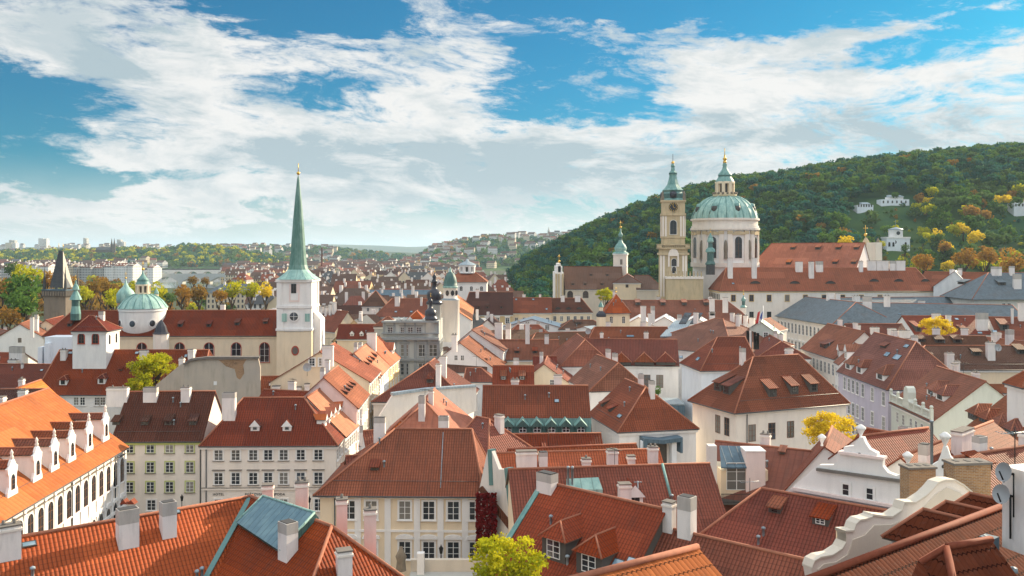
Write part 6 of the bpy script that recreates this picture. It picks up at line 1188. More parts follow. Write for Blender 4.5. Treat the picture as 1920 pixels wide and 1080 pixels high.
for i in range(5): child('window', win_mesh(1.4, 2.4, 'yt'), th, V((x1 + .01, D5 + 1.8 + i * 2.7, zat(657, D5))), math.pi / 2); child('window', win_mesh(1.4, 2.0, 'y'), th, V((x1 + .01, D5 + 1.8 + i * 2.7, zat(692, D5))), math.pi / 2)
turret('x', '', '', 814.5, 233, [(13, 640), (13, 572), (16, 570), (15, 566), (12, 563), (13.5, 560), (14.5, 553), (13, 547), (7, 543), (4.5, 540), (4, 531), (6, 530), (4.5, 526), (3, 522), (4, 519), (1.5, 514), (0, 510)], ['plaster_grey', 'grey_trim'] + ['onion_dark'] * 14, 12, th, .5)
turret('x', '', '', 807.5, 227.5, [(12, 640), (12, 602), (14, 600), (12.5, 595), (10, 593), (11, 590), (10.5, 583), (6, 579), (3.4, 577), (3, 569), (5, 567), (2.5, 562), (0, 556)], ['plaster_grey', 'grey_trim'] + ['onion_dark'] * 10, 12, th, .4)
house('x', '', ridge=(726, 594, 730, 594), zr=25.7, ze=23.7, w=(3.6, 3.6), h=(2.8, 2.8), zg=15, wall='plaster_grey', roof='tile_red', parent=th); house('x', '', ridge=(781, 583, 783, 582), zr=27.0, ze=23.2, w=(4.0, 4.0), h=(4.4, 3), zg=15, wall='plaster_grey', roof='tile_new', parent=th); house('x', '', ridge=(735, 601, 800, 601), zr=24.6, ze=23.0, w=(3, 4), zg=15, wall='plaster_grey', roof='tile_red', parent=th)
mb = MB()
for px in (747, 757, 768, 796): mb.lathe(V((x_(px, D5), D5 + .8, 0)), [(.6, zat(603, D5)), (.8, zat(600, D5)), (.3, zat(597, D5)), (0, zat(594, D5))], 'plaster_grey', 8)
mb.build('parapet_scroll', th)
Dg = 250.0; th = turret('domed_house', 'house corner with dark green ribbed copper dome and pale drum beside the black onions', 'house', 844.5, Dg, [(17, 640), (17, 563), (18.5, 562), (13, 559), (13, 540), (14.5, 539), (14.5, 536.5), (12.8, 536), (12.5, 529), (10.5, 520), (7, 513), (3, 509.5), (2.2, 506), (1.6, 503), (0, 500)], ['plaster_palecream', 'plaster_white', 'metal_grey', 'plaster_palecream', 'copper_light', 'copper_light', 'copper_dark', 'copper_dark', 'copper_dark', 'copper_dark', 'copper_dark', 'copper_light', 'copper_light', 'copper_light'], 16, fin=0)
mb = MB()
for a_ in (-1.95, -1.2, -.5): p_ = V((x_(844.5, Dg), Dg, zat(549, Dg))) + V((math.cos(a_), math.sin(a_), 0)) * (13.1 * Dg / F); t_ = V((-math.sin(a_), math.cos(a_), 0)); mb.prism([p_ + t_ * (.55 * math.cos(i * .785)) + V((0, 0, .8 * math.sin(i * .785))) for i in range(8)], V((math.cos(a_), math.sin(a_), 0)) * .12, 'glass_dark')
mb.build('round_window', th)
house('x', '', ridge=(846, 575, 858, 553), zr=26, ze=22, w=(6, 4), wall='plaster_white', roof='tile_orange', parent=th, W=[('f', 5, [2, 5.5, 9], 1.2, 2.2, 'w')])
q = house('house', 'white block with a lower orange hip roof and glazed octagonal lantern beyond the green dome', ridge=(864, 508, 888, 508), zr=34, ze=29.5, w=(8, 8), h=(6, 6), wall='plaster_white', roof='tile_rose', W=[('f', 4, [3], 1.3, 2, 'wan')])
mb = MB(); c = q.P(q.L / 2, 0, 0); lantern(mb, c, 3.4, 33, 36.6, 'plaster_white', 8); mb.lathe(c, [(4.2, 36.6), (3, 37.4), (1, 38.2), (.4, 39.2), (0, 39.4)], 'metal_grey', 8); mb.build('lantern', q.th)
turret('turret', 'small dark onion turret beside the mint tower house', 'turret', 1127, 258, [(9, 640), (9, 594), (10, 592), (9, 588), (6, 585), (4, 583), (4, 576), (5.5, 575), (3.5, 570), (1, 566), (0, 563)], ['plaster_cream', 'onion_dark', 'onion_dark', 'onion_dark', 'onion_dark', 'plaster_cream', 'copper', 'copper', 'copper', 'copper'], 8, fin=.6)
th = thing('gilt_finial', 'gilt star finial on the steep red pyramid roof of the mint tower house', 'finial', V((x_(1155, 246), 246, 30))); mb = MB(); finial(mb, PT(1155, 553, 29.9), zat(549, PT(1155, 553, 29.9).y), .8); mb.build('finial', th)
turret('turret', 'tiny green copper turret in front of the long palace wing', 'turret', 1394, 300, [(5, 620), (5, 577), (6.5, 576), (4.5, 573), (3, 572), (3, 565), (4.2, 564), (3.8, 560), (1.5, 557), (0, 553)], ['plaster_palecream', 'copper', 'copper', 'copper', 'copper_dark', 'copper', 'copper', 'copper', 'copper'], 8, fin=.8)
# --- white villas on the hill
th = thing('hill_villa', 'white cube shaped villa with a square upper lantern on the meadow of the hill', 'villa', PD(1688, 470, 592)); Dv = 592.0; k = Dv / F; mb = MB(); px0 = PD(1689, 500, Dv)
rot_box(mb, V((px0.x, Dv + 8, 0)), 46 * k, 7, 5, zat(447, Dv), 'plaster_bluewhite', .1); rot_box(mb, V((px0.x, Dv + 8, 0)), 48 * k, 7.6, zat(447, Dv), zat(444, Dv), 'plaster_white', .1); rot_box(mb, V((px0.x, Dv + 8, 0)), 19 * k, 6.4, zat(444, Dv), zat(430, Dv), 'plaster_white', .1); mb.build('wall', th)
mb = MB(); c = V((px0.x, Dv + 8, 0)); mb.lathe(c, [(14.5 * k, zat(430.5, Dv)), (14 * k, zat(429, Dv)), (3 * k, zat(426, Dv)), (0, zat(425.5, Dv))], 'metal_grey', 4, R(51)); mb.tube([c + V((0, 0, zat(427, Dv))), c + V((0, 0, zat(412, Dv)))], .12, 'metal_grey', 5); mb.build('roof', th)
for px in (1672, 1680, 1704): child('window', win_mesh(1.4, 3.0, 'dan'), th, V((x_(px, Dv), Dv + 4.2 + (px - 1688) * .03, zat(458, Dv))), .1)
mb = MB(); 
for px in (1690, 1683): p = V((x_(px, Dv), Dv + 4.3, zat(454 if px == 1683 else 437, Dv + 4))); mb.prism([p + V((1.3 * math.cos(i * .63), 0 if px == 1683 else .3, 1.3 * math.sin(i * .63))) for i in range(10)], (0, .3, 0), 'glass')
mb.build('round_window', th)
for l, (px, py, Dv, w_, h_) in (('white terraced villa high among the dark trees of the hill', (1674, 380, 690, 52, 14)), ('long low whitish pavilion left of the terraced villa on the hill', (1618, 387, 685, 30, 5)), ('cream house with a pinkish roof at the right edge of the hill', (1915, 386, 660, 40, 12))):
    p = PD(px, py + 4, Dv); k = Dv / F
    q = house('villa', l, ridge=(px - w_ * .42, py - h_ * .75, px + w_ * .42, py - h_ * .75), zr=zat(py - h_ * .75, Dv), ze=zat(py - h_ * .35, Dv), w=(5, 5), h=(2, 2), zg=p.z - 12, wall='plaster_bluewhite', roof='tile_rose' if px > 1900 else 'metal_grey', cap=None, cat='villa', W=[('f', 6, [2.0], 1.2, 1.6, 'dn')]) if False else None
    th = thing('villa', l, 'villa', V((p.x, Dv, p.z))); mb = MB(); rot_box(mb, V((p.x, Dv, 0)), w_ * k, 9, p.z - 12, zat(py - h_ * .4, Dv), 'plaster_bluewhite'); rot_box(mb, V((p.x + 1, Dv, 0)), w_ * k * .5, 8, zat(py - h_ * .4, Dv), zat(py - h_ * .75, Dv), 'plaster_white')
    for i in range(6): mb.boxf((p.x - w_ * k * .45 + i * w_ * k * .16, Dv - 4.55, p.z + 1), (1.1, 0, 0), (0, .1, 0), (0, 0, 2), 'frame_dark')
    mb.build('wall', th); mb = MB(); zt = zat(py - h_ * .75, Dv); mb.prism([V((p.x + 1 - w_ * k * .28, Dv - 4.6, zt)), V((p.x + 1 + w_ * k * .28, Dv - 4.6, zt)), V((p.x + 1 + w_ * k * .2, Dv, zt + 1.6)), V((p.x + 1 - w_ * k * .2, Dv, zt + 1.6))], (0, 4, 0), 'tile_rose' if px > 1900 else 'metal_grey'); mb.build('roof', th)
# --- flag, dishes, poles, lamps, wires
th = thing('flag_pole', 'white flag pole with a white, red and blue flag above the pale green gable', 'flag', PD(1431, 640, 233)); mb = MB(); p = PD(1431, 640, 233); mb.tube([p, V((p.x, p.y, zat(573, 233)))], .09, 'frame_white', 6); mb.build('pole', th); mb = MB()
f0 = V((p.x - .1, p.y, zat(583, 233))); 
for i, m in ((0, 'flag_white'), (1, 'flag_red')): mb.prism([f0 + V((-.7 * i, 0, 0)), f0 + V((-.7 * (i + 1), -.2, -.4)), f0 + V((-.7 * (i + 1) - .6, -.2, -3.4)), f0 + V((-.7 * i - .5, 0, -3.2))], (0, .03, 0), m)
mb.prism([f0 + V((0, -.04, .02)), f0 + V((-.9, -.15, -1.6)), f0 + V((-.35, -.1, -2.6))], (0, .02, 0), 'flag_blue'); mb.build('flag', th)
def dish(label, px, py, D, r, az, group=None):
    p = PD(px, py, D); th = thing('satellite_dish', label, 'satellite dish', p, group); mb = MB(); n_ = V((math.sin(az), -math.cos(az), .25)).normalized(); t_ = n_.cross(V((0, 0, 1))).normalized(); u_ = t_.cross(n_); prev = None
    for j in range(5):
        rr = r * j / 4; ring = [p + n_ * (rr * rr / r * .35) + (t_ * math.cos(i * .3927) + u_ * math.sin(i * .3927)) * rr for i in range(16)]
        if prev:
            for i in range(16): mb.face([prev[i], prev[(i + 1) % 16], ring[(i + 1) % 16], ring[i]], 'dish', None, True)
        prev = ring
    mb.build('reflector', th); mb = MB(); mb.tube([p - u_ * r, p + n_ * r * .9], .03 * max(1, r), 'iron', 5); mb.tube([p, p - n_ * .5], .05, 'iron', 5); mb.tube([p - n_ * .4, p - n_ * .4 - V((0, 0, 1.6))], .04, 'iron', 5); mb.build('arm', th)
dish('large grey drum dish, upper one of two beside the white mast chimney on the right', 1886, 886, 33, .36, -1.25); dish('large grey drum dish, lower one of two beside the white mast chimney on the right', 1881, 927, 33, .36, -1.15)
dish('white satellite dish on the white chimney of the long brown house', 1870, 652, 178, .75, .1); dish('small white satellite dish above the white gabled dormers on the right', 1604, 624, 225, .75, .1); dish('round grey satellite dish on the cream gable beside the lit street', 576, 689, 168, .8, .2); dish('white satellite dish on the red roof left of the courtyard building', 1103, 622, 225, .7, -.3)
th = thing('chimney_pots', 'cluster of black chimney pots behind the tall white hip roofed house', 'chimney pots', PD(1412, 650, 205)); mb = MB()
for px, yt in ((1402, 621), (1408, 622), (1415, 624), (1421, 626), (1404, 626), (1417, 630)): p = PD(px, 655, 205 + (px % 3)); mb.lathe(p, [(.3, p.z), (.3, zat(yt, 205)), (.36, zat(yt, 205)), (0, zat(yt, 205))], 'iron', 8)
mb.build('chimney_pot', th)
th = thing('mast', 'tall silver flue mast standing among the ribbed roofs on the right', 'mast', PD(1747, 880, 72)); mb = MB(); p = PD(1747, 880, 72); mb.lathe(p, [(.12, p.z - 4), (.12, zat(791, 72)), (.16, zat(791, 72)), (.16, zat(788, 72)), (0, zat(788, 72))], 'metal_grey', 8); mb.build('mast_pipe', th)
for l, px, yb, yt, D, n_ in (('television aerial on a mast at the right edge', 1903, 880, 800, 50, 7), ('aerial mast on the cream chimney of the balcony house', 1406, 925, 896, 80, 4)):
    p = PD(px, yb, D); th = thing('aerial', l, 'aerial', p); mb = MB(); zt = zat(yt, D); mb.tube([p, V((p.x, p.y, zt))], .03, 'iron', 5); mb.tube([V((p.x - .9, p.y - .3, zt - .35)), V((p.x + .9, p.y + .3, zt - .35))], .02, 'metal_grey', 4)
    for i in range(n_): x = p.x - .85 + 1.7 * i / (n_ - 1); mb.tube([V((x, p.y - .35, zt - .35)), V((x, p.y + .45, zt - .35))], .015, 'metal_grey', 4)
    mb.build('aerial_rods', th)
def lamp(label, px, yb, yt, D):
    p = PD(px, yb, D); th = thing('street_lamp', label, 'street lamp', p); mb = MB(); zt = zat(yt, D); mb.lathe(p, [(.14, p.z - .4), (.09, p.z + .6), (.05, zt - .9), (.16, zt - .85)], 'iron', 8); mb.build('lamp_post', th); mb = MB(); mb.lathe(p, [(.14, zt - .85), (.24, zt - .3), (.26, zt - .28), (.06, zt - .02), (.03, zt + .12), (0, zt + .13)], 'iron', 6); mb.build('lamp_head', th)
lamp('black street lamp on the terrace before the yellow palace', 827, 1058, 1023, 96); lamp('black street lamp at the hotel corner between the chimneys', 580, 985, 931, 128); lamp('black wall lantern post at the right end of the green trimmed house', 341, 985, 928, 126); lamp('black lamp right of the hotel sign', 602, 990, 946, 124)
th = thing('terrace_wall', 'whitish terrace wall with a stone pier in front of the yellow palace', 'wall', PD(850, 1055, 95)); mb = MB(); mb.boxf(PD(770, 1075, 95), (PD(905, 0, 95).x - PD(770, 0, 95).x, 0, 0), (0, .6, 0), (0, 0, 25 * 95 / F), 'plaster_greige'); mb.boxf(PD(770, 1180, 95) + V((0, -8, 0)), (9, 0, 0), (0, 8, 0), (0, 0, 108 * 95 / F), 'plaster_grey'); p = PD(789, 1065, 94.5); rot_box(mb, p, .75, .75, p.z - 2, zat(1036, 94.5), 'plaster_white'); mb.build('wall', th)
mb = MB(); p = PD(752, 1052, 94); mb.lathe(p, [(.55, p.z - 1), (.45, p.z), (.6, p.z + .5), (.35, p.z + 1.0), (.22, p.z + 1.3), (.2, p.z + 1.5), (0, p.z + 1.6)], 'statue', 8); th = thing('garden_statue', 'crouching dark stone statue on a pedestal by the yellow palace windows', 'statue', p); mb.build('figure', th)
# tiled cowl on the front chimney
th = thing('chimney_cowl', 'little tented tile cowl on the front white chimney, bottom left', 'cowl', PD(238, 950, 72)); mb = MB(); p = PD(238, 950, 71.6)
for s_ in (-1, 1): c_ = p + V((s_ * .3, .3, .18)); mb.prism([c_ + V((-.32, -.3, 0)), c_ + V((.32, -.3, 0)), c_ + V((0, -.3, .36))], (0, .7, 0), 'ridge_red')
mb.build('tile_tent', th)
# ivy on the firewall of the new orange roof house
rng = np.random.default_rng(5)
def leaves_mesh(name, pts, size, m, nrm=None, seed=1):
    """many small leaf faces at the given points"""
    r = np.random.default_rng(seed); n = len(pts); a = r.normal(size=(n, 3)); a /= np.linalg.norm(a, axis=1)[:, None]; b_ = r.normal(size=(n, 3)); b_ -= (a * b_).sum(1)[:, None] * a; b_ /= np.linalg.norm(b_, axis=1)[:, None]
    s = size * r.uniform(.55, 1.25, size=(n, 1)); a = a * s; b_ = b_ * s * .7
    v = np.stack([pts - a, pts + b_ * .9 - a * .1, pts + a, pts - b_ * .9 + a * .1], 1).reshape(-1, 3)
    me = bpy.data.meshes.new(name); me.vertices.add(4 * n); me.vertices.foreach_set('co', v.astype(np.float32).ravel()); me.loops.add(4 * n); me.loops.foreach_set('vertex_index', np.arange(4 * n, dtype=np.int32)); me.polygons.add(n); me.polygons.foreach_set('loop_start', np.arange(0, 4 * n, 4, dtype=np.int32)); me.polygons.foreach_set('loop_total', np.full(n, 4, dtype=np.int32))
    me.update(calc_edges=True)
    for x in (m if isinstance(m, list) else [m]): me.materials.append(mat(x))
    return me
pts = []
for _ in range(2600):
    u, v = rng.uniform(), rng.uniform(); px = 893 + 38 * u; py = 925 + 110 * v
    if rng.uniform() < .4 + .6 * abs(math.sin(u * 9 + v * 5)): p = PD(px, py, 97 - u * 2 + rng.normal() * .15); pts.append(tuple(p))
base = PD(912, 1000, 96); th = thing('ivy', 'deep red ivy climbing the firewall right of the yellow palace', 'ivy', base)
o = bpy.data.objects.new('foliage', leaves_mesh('ivy', np.array(pts) - np.array(base), .22, 'leaf_ivy')); C.objects.link(o); o.parent = th
th = thing('firewall', 'leaning whitish ivy firewall with teal coping right of the yellow palace', 'wall', PD(925, 900, 98)); slab(th, 'wall', [(898, 1090), (898, 920), (914, 846), (922, 846), (935, 880), (957, 880), (966, 960), (966, 1090)], (898, 98), (966, 94), .5, 'old_plaster')
slab(th, 'coping', [(914, 843), (921, 843), (924, 910), (917, 910)], (898, 97.9), (966, 93.9), .7, 'flashing'); slab(th, 'coping', [(945, 878), (953, 878), (962, 970), (955, 972)], (898, 97.7), (966, 93.7), .8, 'flashing')
slab(th, 'lean_roof', [(896, 918), (902, 912), (960, 985), (954, 994)], (898, 97.6), (966, 93.6), 1.2, 'tile_brown')
# ------------------------------------------------------------ trees
def crown_pts(seed, n, rx=1.0, rz=.85, nb=14, inner=.62):
    """points spread over the skins of many overlapping leaf clumps, unit crown"""
    r = np.random.default_rng(seed); P = []
    cs = r.normal(size=(nb, 3)); cs /= np.linalg.norm(cs, axis=1)[:, None]; cs *= (r.uniform(.35, 1, size=(nb, 1)) ** .6) * inner; cs[:, 2] *= rz; cs[:, 2] += .06
    rad = r.uniform(.26, .46, size=nb)
    per = (rad ** 2 / (rad ** 2).sum() * n).astype(int) + 1
    for c, ra, k in zip(cs, rad, per):
        d = r.normal(size=(k, 3)); d /= np.linalg.norm(d, axis=1)[:, None]; d[:, 2] *= .85
        P.append(c + d * ra * r.uniform(.72, 1.08, size=(k, 1)))
    return np.concatenate(P)
def trunk_mesh(seed, h=1.0, limbs=6):
    r = random.Random(seed); mb = MB(); mb.tube([(0, 0, -.1), (0, 0, h * .4), (.03, .02, h * .7), (0, 0, h * .88)], .075, 'bark', 7, .02)
    for i in range(limbs):
        a = i * 2.4 + r.random(); z0 = h * (.42 + .07 * i); mb.tube([(0, 0, z0), (math.cos(a) * .25, math.sin(a) * .25, z0 + .07), (math.cos(a) * .5, math.sin(a) * .5, min(.98, z0 + .19))], .04, 'bark', 5, .012)
    return mb.mesh('trunk')
CROWN_LO = [leaves_mesh('crown', crown_pts(40 + i, 620, nb=13), .105, 'leaf_green', seed=i) for i in range(6)]
def crown_loose(seed, n, nb):
    r = np.random.default_rng(seed); P = []
    cs = r.normal(size=(nb, 3)); cs /= np.linalg.norm(cs, axis=1)[:, None]; cs *= (r.uniform(.12, 1, size=(nb, 1)) ** .5) * np.array([[.86, .86, .72]]); cs[:, :2] += r.normal(size=2) * .08
    for c in cs:
        ra = r.uniform(.10, .27); k = int(n / nb * (ra / .18) ** 2 * r.uniform(.4, 1.3)) + 1; d = r.normal(size=(k, 3)); d /= np.linalg.norm(d, axis=1)[:, None]; d[:, 2] *= .7; P.append(c + d * ra * r.uniform(.3, 1.25, size=(k, 1)))
    return np.concatenate(P)
CROWN_HI = [leaves_mesh('crown', crown_loose(60 + i, 6200, 64), .046, 'leaf_green', seed=i) for i in range(4)]
TRUNK = [trunk_mesh(i) for i in range(3)]
rt = random.Random(11)
def tree(label, c, r, m, zg, hi=False, group=None, sz=1.0, name='deciduous_tree'):
    """c = crown centre, r = crown radius, zg = ground height"""
    th = thing(name, label, 'tree', V((c.x, c.y, zg)), group)
    me = rt.choice(CROWN_HI if hi else CROWN_LO); o = bpy.data.objects.new('crown', me); C.objects.link(o); o.parent = th; o.location = c - V((c.x, c.y, zg)); o.scale = (r, r, r * sz); o.rotation_euler = (0, 0, rt.uniform(0, 6.28))
    o.material_slots[0].link = 'OBJECT'; o.material_slots[0].material = mat(m)
    hgt = c.z - zg + r * .45; t = bpy.data.objects.new('trunk', rt.choice(TRUNK)); C.objects.link(t); t.parent = th; t.scale = (r, r, hgt)
    return th
tree('lime yellow tree with light foliage rising in front of the yellow palace, bottom centre', PD(944, 1064, 66), 3.15, 'leaf_lime', 0, True)
tree('yellow green tree squeezed behind the stained firewall on the left', PD(288, 692, 176), 4.6, 'leaf_lime', 0, True, sz=.95); tree('lower green bough tree left of the stained firewall', PD(258, 722, 172), 2.8, 'leaf_lime', 0, True, sz=.8)
tree('brilliant yellow autumn tree beside the cream corner house', PD(1556, 806, 118), 3.9, 'leaf_yellow', 4, True, sz=.8)
tree('bright yellow tree between the broad chimneys on the right', PD(1755, 612, 212), 4.2, 'leaf_yellow', 4, True, sz=.75); tree('small bright lime tree left of the mint tower house', PD(1135, 552, 300), 3.6, 'leaf_lime', 5, True, sz=.8)
tree('small potted green shrubs on the courtyard roof terrace', PD(1232, 733, 170), 1.1, 'leaf_green', 9, False, name='shrub')
# riverside trees, left
RS = [('big sunlit green tree left of the bridge tower', 36, 548, 330, 46, 'leaf_green'), ('dark green tree low beside the bridge tower', 45, 568, 315, 36, 'leaf_green'), ('golden tree top behind the big green tree at the left', 50, 522, 420, 32, 'leaf_lime'), ('orange bush tree below the bridge tower at the left edge', 18, 592, 300, 26, 'leaf_orange'),
      ('rust coloured tree at the far left edge', 4, 540, 440, 30, 'leaf_rust'), ('rust orange tree right of the bridge tower', 170, 545, 420, 24, 'leaf_rust'), ('golden tree behind the green turret', 160, 556, 400, 24, 'leaf_lime'), ('rust brown tree between turret and copper cap', 200, 540, 450, 22, 'leaf_rust'), ('yellow tree left of the copper cap turret', 212, 560, 380, 26, 'leaf_lime'),
      ('tall rust tree above the copper cap turret', 188, 530, 520, 15, 'leaf_orange'), ('green yellow tree right of the drum dome', 296, 552, 380, 28, 'leaf_lime'), ('lime tree directly behind the dome lantern', 252, 545, 420, 22, 'leaf_lime'), ('rust tree right of the lime tree behind the nave', 340, 552, 390, 22, 'leaf_orange'), ('pale orange tree behind the middle of the nave', 372, 550, 400, 24, 'leaf_rust'), ('rust tree on the quay beside the bridge', 362, 526, 560, 13, 'leaf_rust'), ('dark rust tree next to the pale palace', 386, 527, 560, 12, 'leaf_rust'),
      ('bright lime tree left of the spire tower', 434, 545, 400, 24, 'leaf_lime'), ('lime green tree close to the spire tower', 470, 545, 400, 22, 'leaf_lime'), ('yellow tree touching the spire tower', 498, 545, 390, 20, 'leaf_yellow'), ('orange tree in front of the lime trees near the spire', 412, 556, 370, 18, 'leaf_orange'), ('small olive tree low right of the copper cap', 318, 560, 370, 16, 'leaf_olive'), ('wide rust tree left of the copper cap turret', 222, 540, 470, 16, 'leaf_rust'), ('olive tree at the foot of the white embankment houses', 26, 505, 600, 20, 'leaf_olive'), ('golden tree at the left edge behind the quay', 88, 525, 470, 24, 'leaf_orange'), ('pale rust tree behind the spire wedge roof', 130, 530, 460, 20, 'leaf_orange'), ('slim lime tree right of the wedge roof', 124, 555, 380, 14, 'leaf_lime')]
for l, px, py, D, rp, m in RS: p = PD(px, py, D); tree(l, p, rp * D / F, m, 0)
# trees of the hill: the nearest ones as things, the rest as one wood
zf = HILLS['hillside']
def hill_col(px, D, r):
    t = (D - 400) / 500.0; n = mnoise.noise((px * .02, D * .02, 1.7)) * .5; sunny = px > 1640 and D < 690
    u = r.random() + n * .35
    if sunny: return 'leaf_lime' if u > .93 else 'leaf_yellow' if u > .86 else 'leaf_orange' if u > .76 else 'leaf_olive' if u > .32 else 'leaf_green'
    return 'leaf_orange' if u > 1.08 else 'leaf_rust' if u > 1.0 else 'leaf_green' if u > .80 else 'leaf_olive' if u > .62 else 'leaf_blue' if u > .34 else 'leaf_dark' if u > .12 else 'leaf_green'
CN = dict(leaf_lime='lime yellow', leaf_yellow='bright yellow', leaf_orange='orange', leaf_rust='rust brown', leaf_olive='olive green', leaf_blue='bluish green', leaf_dark='dark green', leaf_green='mid green')
cand = []; D = 418.0; rr_ = random.Random(3)
while D < 940:
    x = x_(930, D)
    while x < x_(1990, D):
        xx = x + rr_.uniform(-3.2, 3.2); dd = D + rr_.uniform(-3.5, 3.5); px = xx / dd * F + 960; zg = zf(px, dd); keep = .97
        if px > 1640 and dd < 640: keep = .42
        if abs(px - 1688) < 42 and 566 < dd < 612: keep = 0
        if px > 1590 and px < 1720 and 625 < dd < 705: keep = .12
        if px > 1880 and 600 < dd < 670: keep = .2
        if zg > 1.5 and rr_.random() < keep: cand.append((dd, xx, zg, px))
        x += 9.6
    D += 9.0
ZN = [(1000, 'left foot of the wooded hill'), (1060, 'slope left of the brown church'), (1120, 'slope above the brown church roof'), (1180, 'slope by the onion tower'), (1240, 'slope left of the bell tower'), (1300, 'slope between bell tower and dome'), (1430, 'slope behind the big dome'), (1540, 'slope above the orange nave roof'), (1640, 'slope by the gilt cross'), (1720, 'meadow around the cube villa'), (1820, 'meadow right of the cube villa'), (3000, 'meadow at the right edge')]
near = sorted(cand)[:190]; far = sorted(cand)[190:]
for dd, xx, zg, px in near:
    m = hill_col(px, dd, rr_); r_ = rr_.uniform(4.6, 7.6); zone = [z_ for lim, z_ in ZN if px < lim][0]; hh = rr_.uniform(5.5, 8.5)
    tree('%s %s tree on the %s, %s' % (('small', 'broad')[r_ > 6.1], CN[m], zone, ('low down', 'a little higher up')[dd > 445]), V((xx, dd, zg + hh)), r_, m, zg, False, 'hill trees, %s' % zone)
for l, px, py, D, rp, m in (('glowing yellow tree behind the right end of the orange nave roof', 1585, 452, 470, 17, 'leaf_yellow'), ('bright yellow tree high on the meadow right of the villa', 1806, 434, 600, 20, 'leaf_yellow'), ('small yellow tree between villa and the bright yellow tree', 1757, 438, 590, 12, 'leaf_yellow'), ('broad orange tree behind the white chimney row', 1730, 494, 430, 26, 'leaf_orange'), ('wide golden orange tree above the red roof strip', 1806, 490, 440, 30, 'leaf_orange'), ('second wide golden orange tree further right', 1848, 484, 450, 24, 'leaf_orange'), ('big orange tree at the right edge behind the slate roof', 1898, 492, 430, 32, 'leaf_orange'), ('orange tree low beside the villa wall', 1770, 462, 560, 16, 'leaf_orange'), ('lime tree just left of the cube villa', 1652, 458, 540, 10, 'leaf_lime'), ('dark cypress like tree right of the cube villa', 1730, 452, 560, 9, 'leaf_dark'), ('tree in front of the cube villa with pale gold leaves', 1696, 466, 530, 11, 'leaf_olive')):
    p = PD(px, py, D); tree(l, p, rp * D / F, m, max(0, zf(px, D)))
def wood(name, items, ncl, size, kinds, seed, extent=.95):
    """a wood that reads as one mass: leaf clumps of many crowns in one mesh"""
    bases = [crown_pts(100 + i + seed, ncl, nb=9) for i in range(5)]; P = []; MI = []; SZ = []
    for j, (c, r_, mi) in enumerate(items):
        b_ = bases[j % 5]; a = j * 1.7; ca, sa = math.cos(a), math.sin(a); q = b_ @ np.array([[ca, sa, 0], [-sa, ca, 0], [0, 0, extent]]); P.append(q * r_ + np.array(c)); MI.append(np.full(len(q), mi)); SZ.append(np.full((len(q), 1), size * r_))
    P = np.concatenate(P); SZ = np.concatenate(SZ); me = leaves_mesh(name, P, 1.0 * SZ, kinds, seed=seed); me.polygons.foreach_set('material_index', np.concatenate(MI).astype(np.int32)); o = bpy.data.objects.new(name, me); C.objects.link(o); return tag(o, kind='stuff')
KN = list(CN); items = []
for dd, xx, zg, px in far:
    items.append(((xx, dd, zg + rr_.uniform(5, 8.5)), rr_.uniform(4.8, 8.2), KN.index(hill_col(px, dd, rr_))))
wood('hillside_wood', items, 300, .155, KN, 1)
shr = []
for _ in range(420):
    dd = rr_.uniform(470, 700); px = rr_.uniform(1630, 1960); zg = zf(px, dd); shr.append(((x_(px, dd), dd, zg + .8), rr_.uniform(.9, 2.6), KN.index(rr_.choice(['leaf_olive', 'leaf_green', 'leaf_orange', 'leaf_lime', 'leaf_blue']))))
wood('meadow_shrubs', shr, 90, .2, KN, 9)
items = []; zr_ = HILLS['wooded_ridge']
for _ in range(1500):
    px = rr_.uniform(-150, 560); dd = rr_.uniform(1950, 2560); zg = zr_(px, dd)
    if zg > 6: items.append(((x_(px, dd), dd, zg + 4), rr_.uniform(8, 14), KN.index(rr_.choices(['leaf_olive', 'leaf_dark', 'leaf_green', 'leaf_lime', 'leaf_rust', 'leaf_blue'], [3, 2, 3, 3, 1, 2])[0])))
wood('ridge_wood', items, 70, .26, KN, 2)
items = []
for nm, a, b_, d0, d1, n_ in (('suburb_hill', 760, 1200, 1950, 2750, 700), ('middle_hill', 310, 860, 2550, 3250, 600), ('far_hill', 480, 900, 8200, 10400, 0)):
    for _ in range(n_):
        px = rr_.uniform(a, b_); dd = rr_.uniform(d0, d1); zg = HILLS[nm](px, dd)
        if zg > 4: items.append(((x_(px, dd), dd, zg + 4), rr_.uniform(9, 16), KN.index(rr_.choices(['leaf_olive', 'leaf_dark', 'leaf_green', 'leaf_orange', 'leaf_blue'], [3, 3, 3, .6, 3])[0])))
wood('distant_wood', items, 50, .3, KN, 4)
items = []
for _ in range(260):
    px = rr_.uniform(-40, 520); dd = rr_.uniform(520, 1050)
    if 225 < px < 420 and dd > 640: continue
    items.append(((x_(px, dd), dd, rr_.uniform(5, 9)), rr_.uniform(5, 9), KN.index(rr_.choices(['leaf_olive', 'leaf_lime', 'leaf_rust', 'leaf_orange', 'leaf_green'], [2, 3, 3, 2, 1])[0])))
wood('island_wood', items, 160, .19, KN, 6)
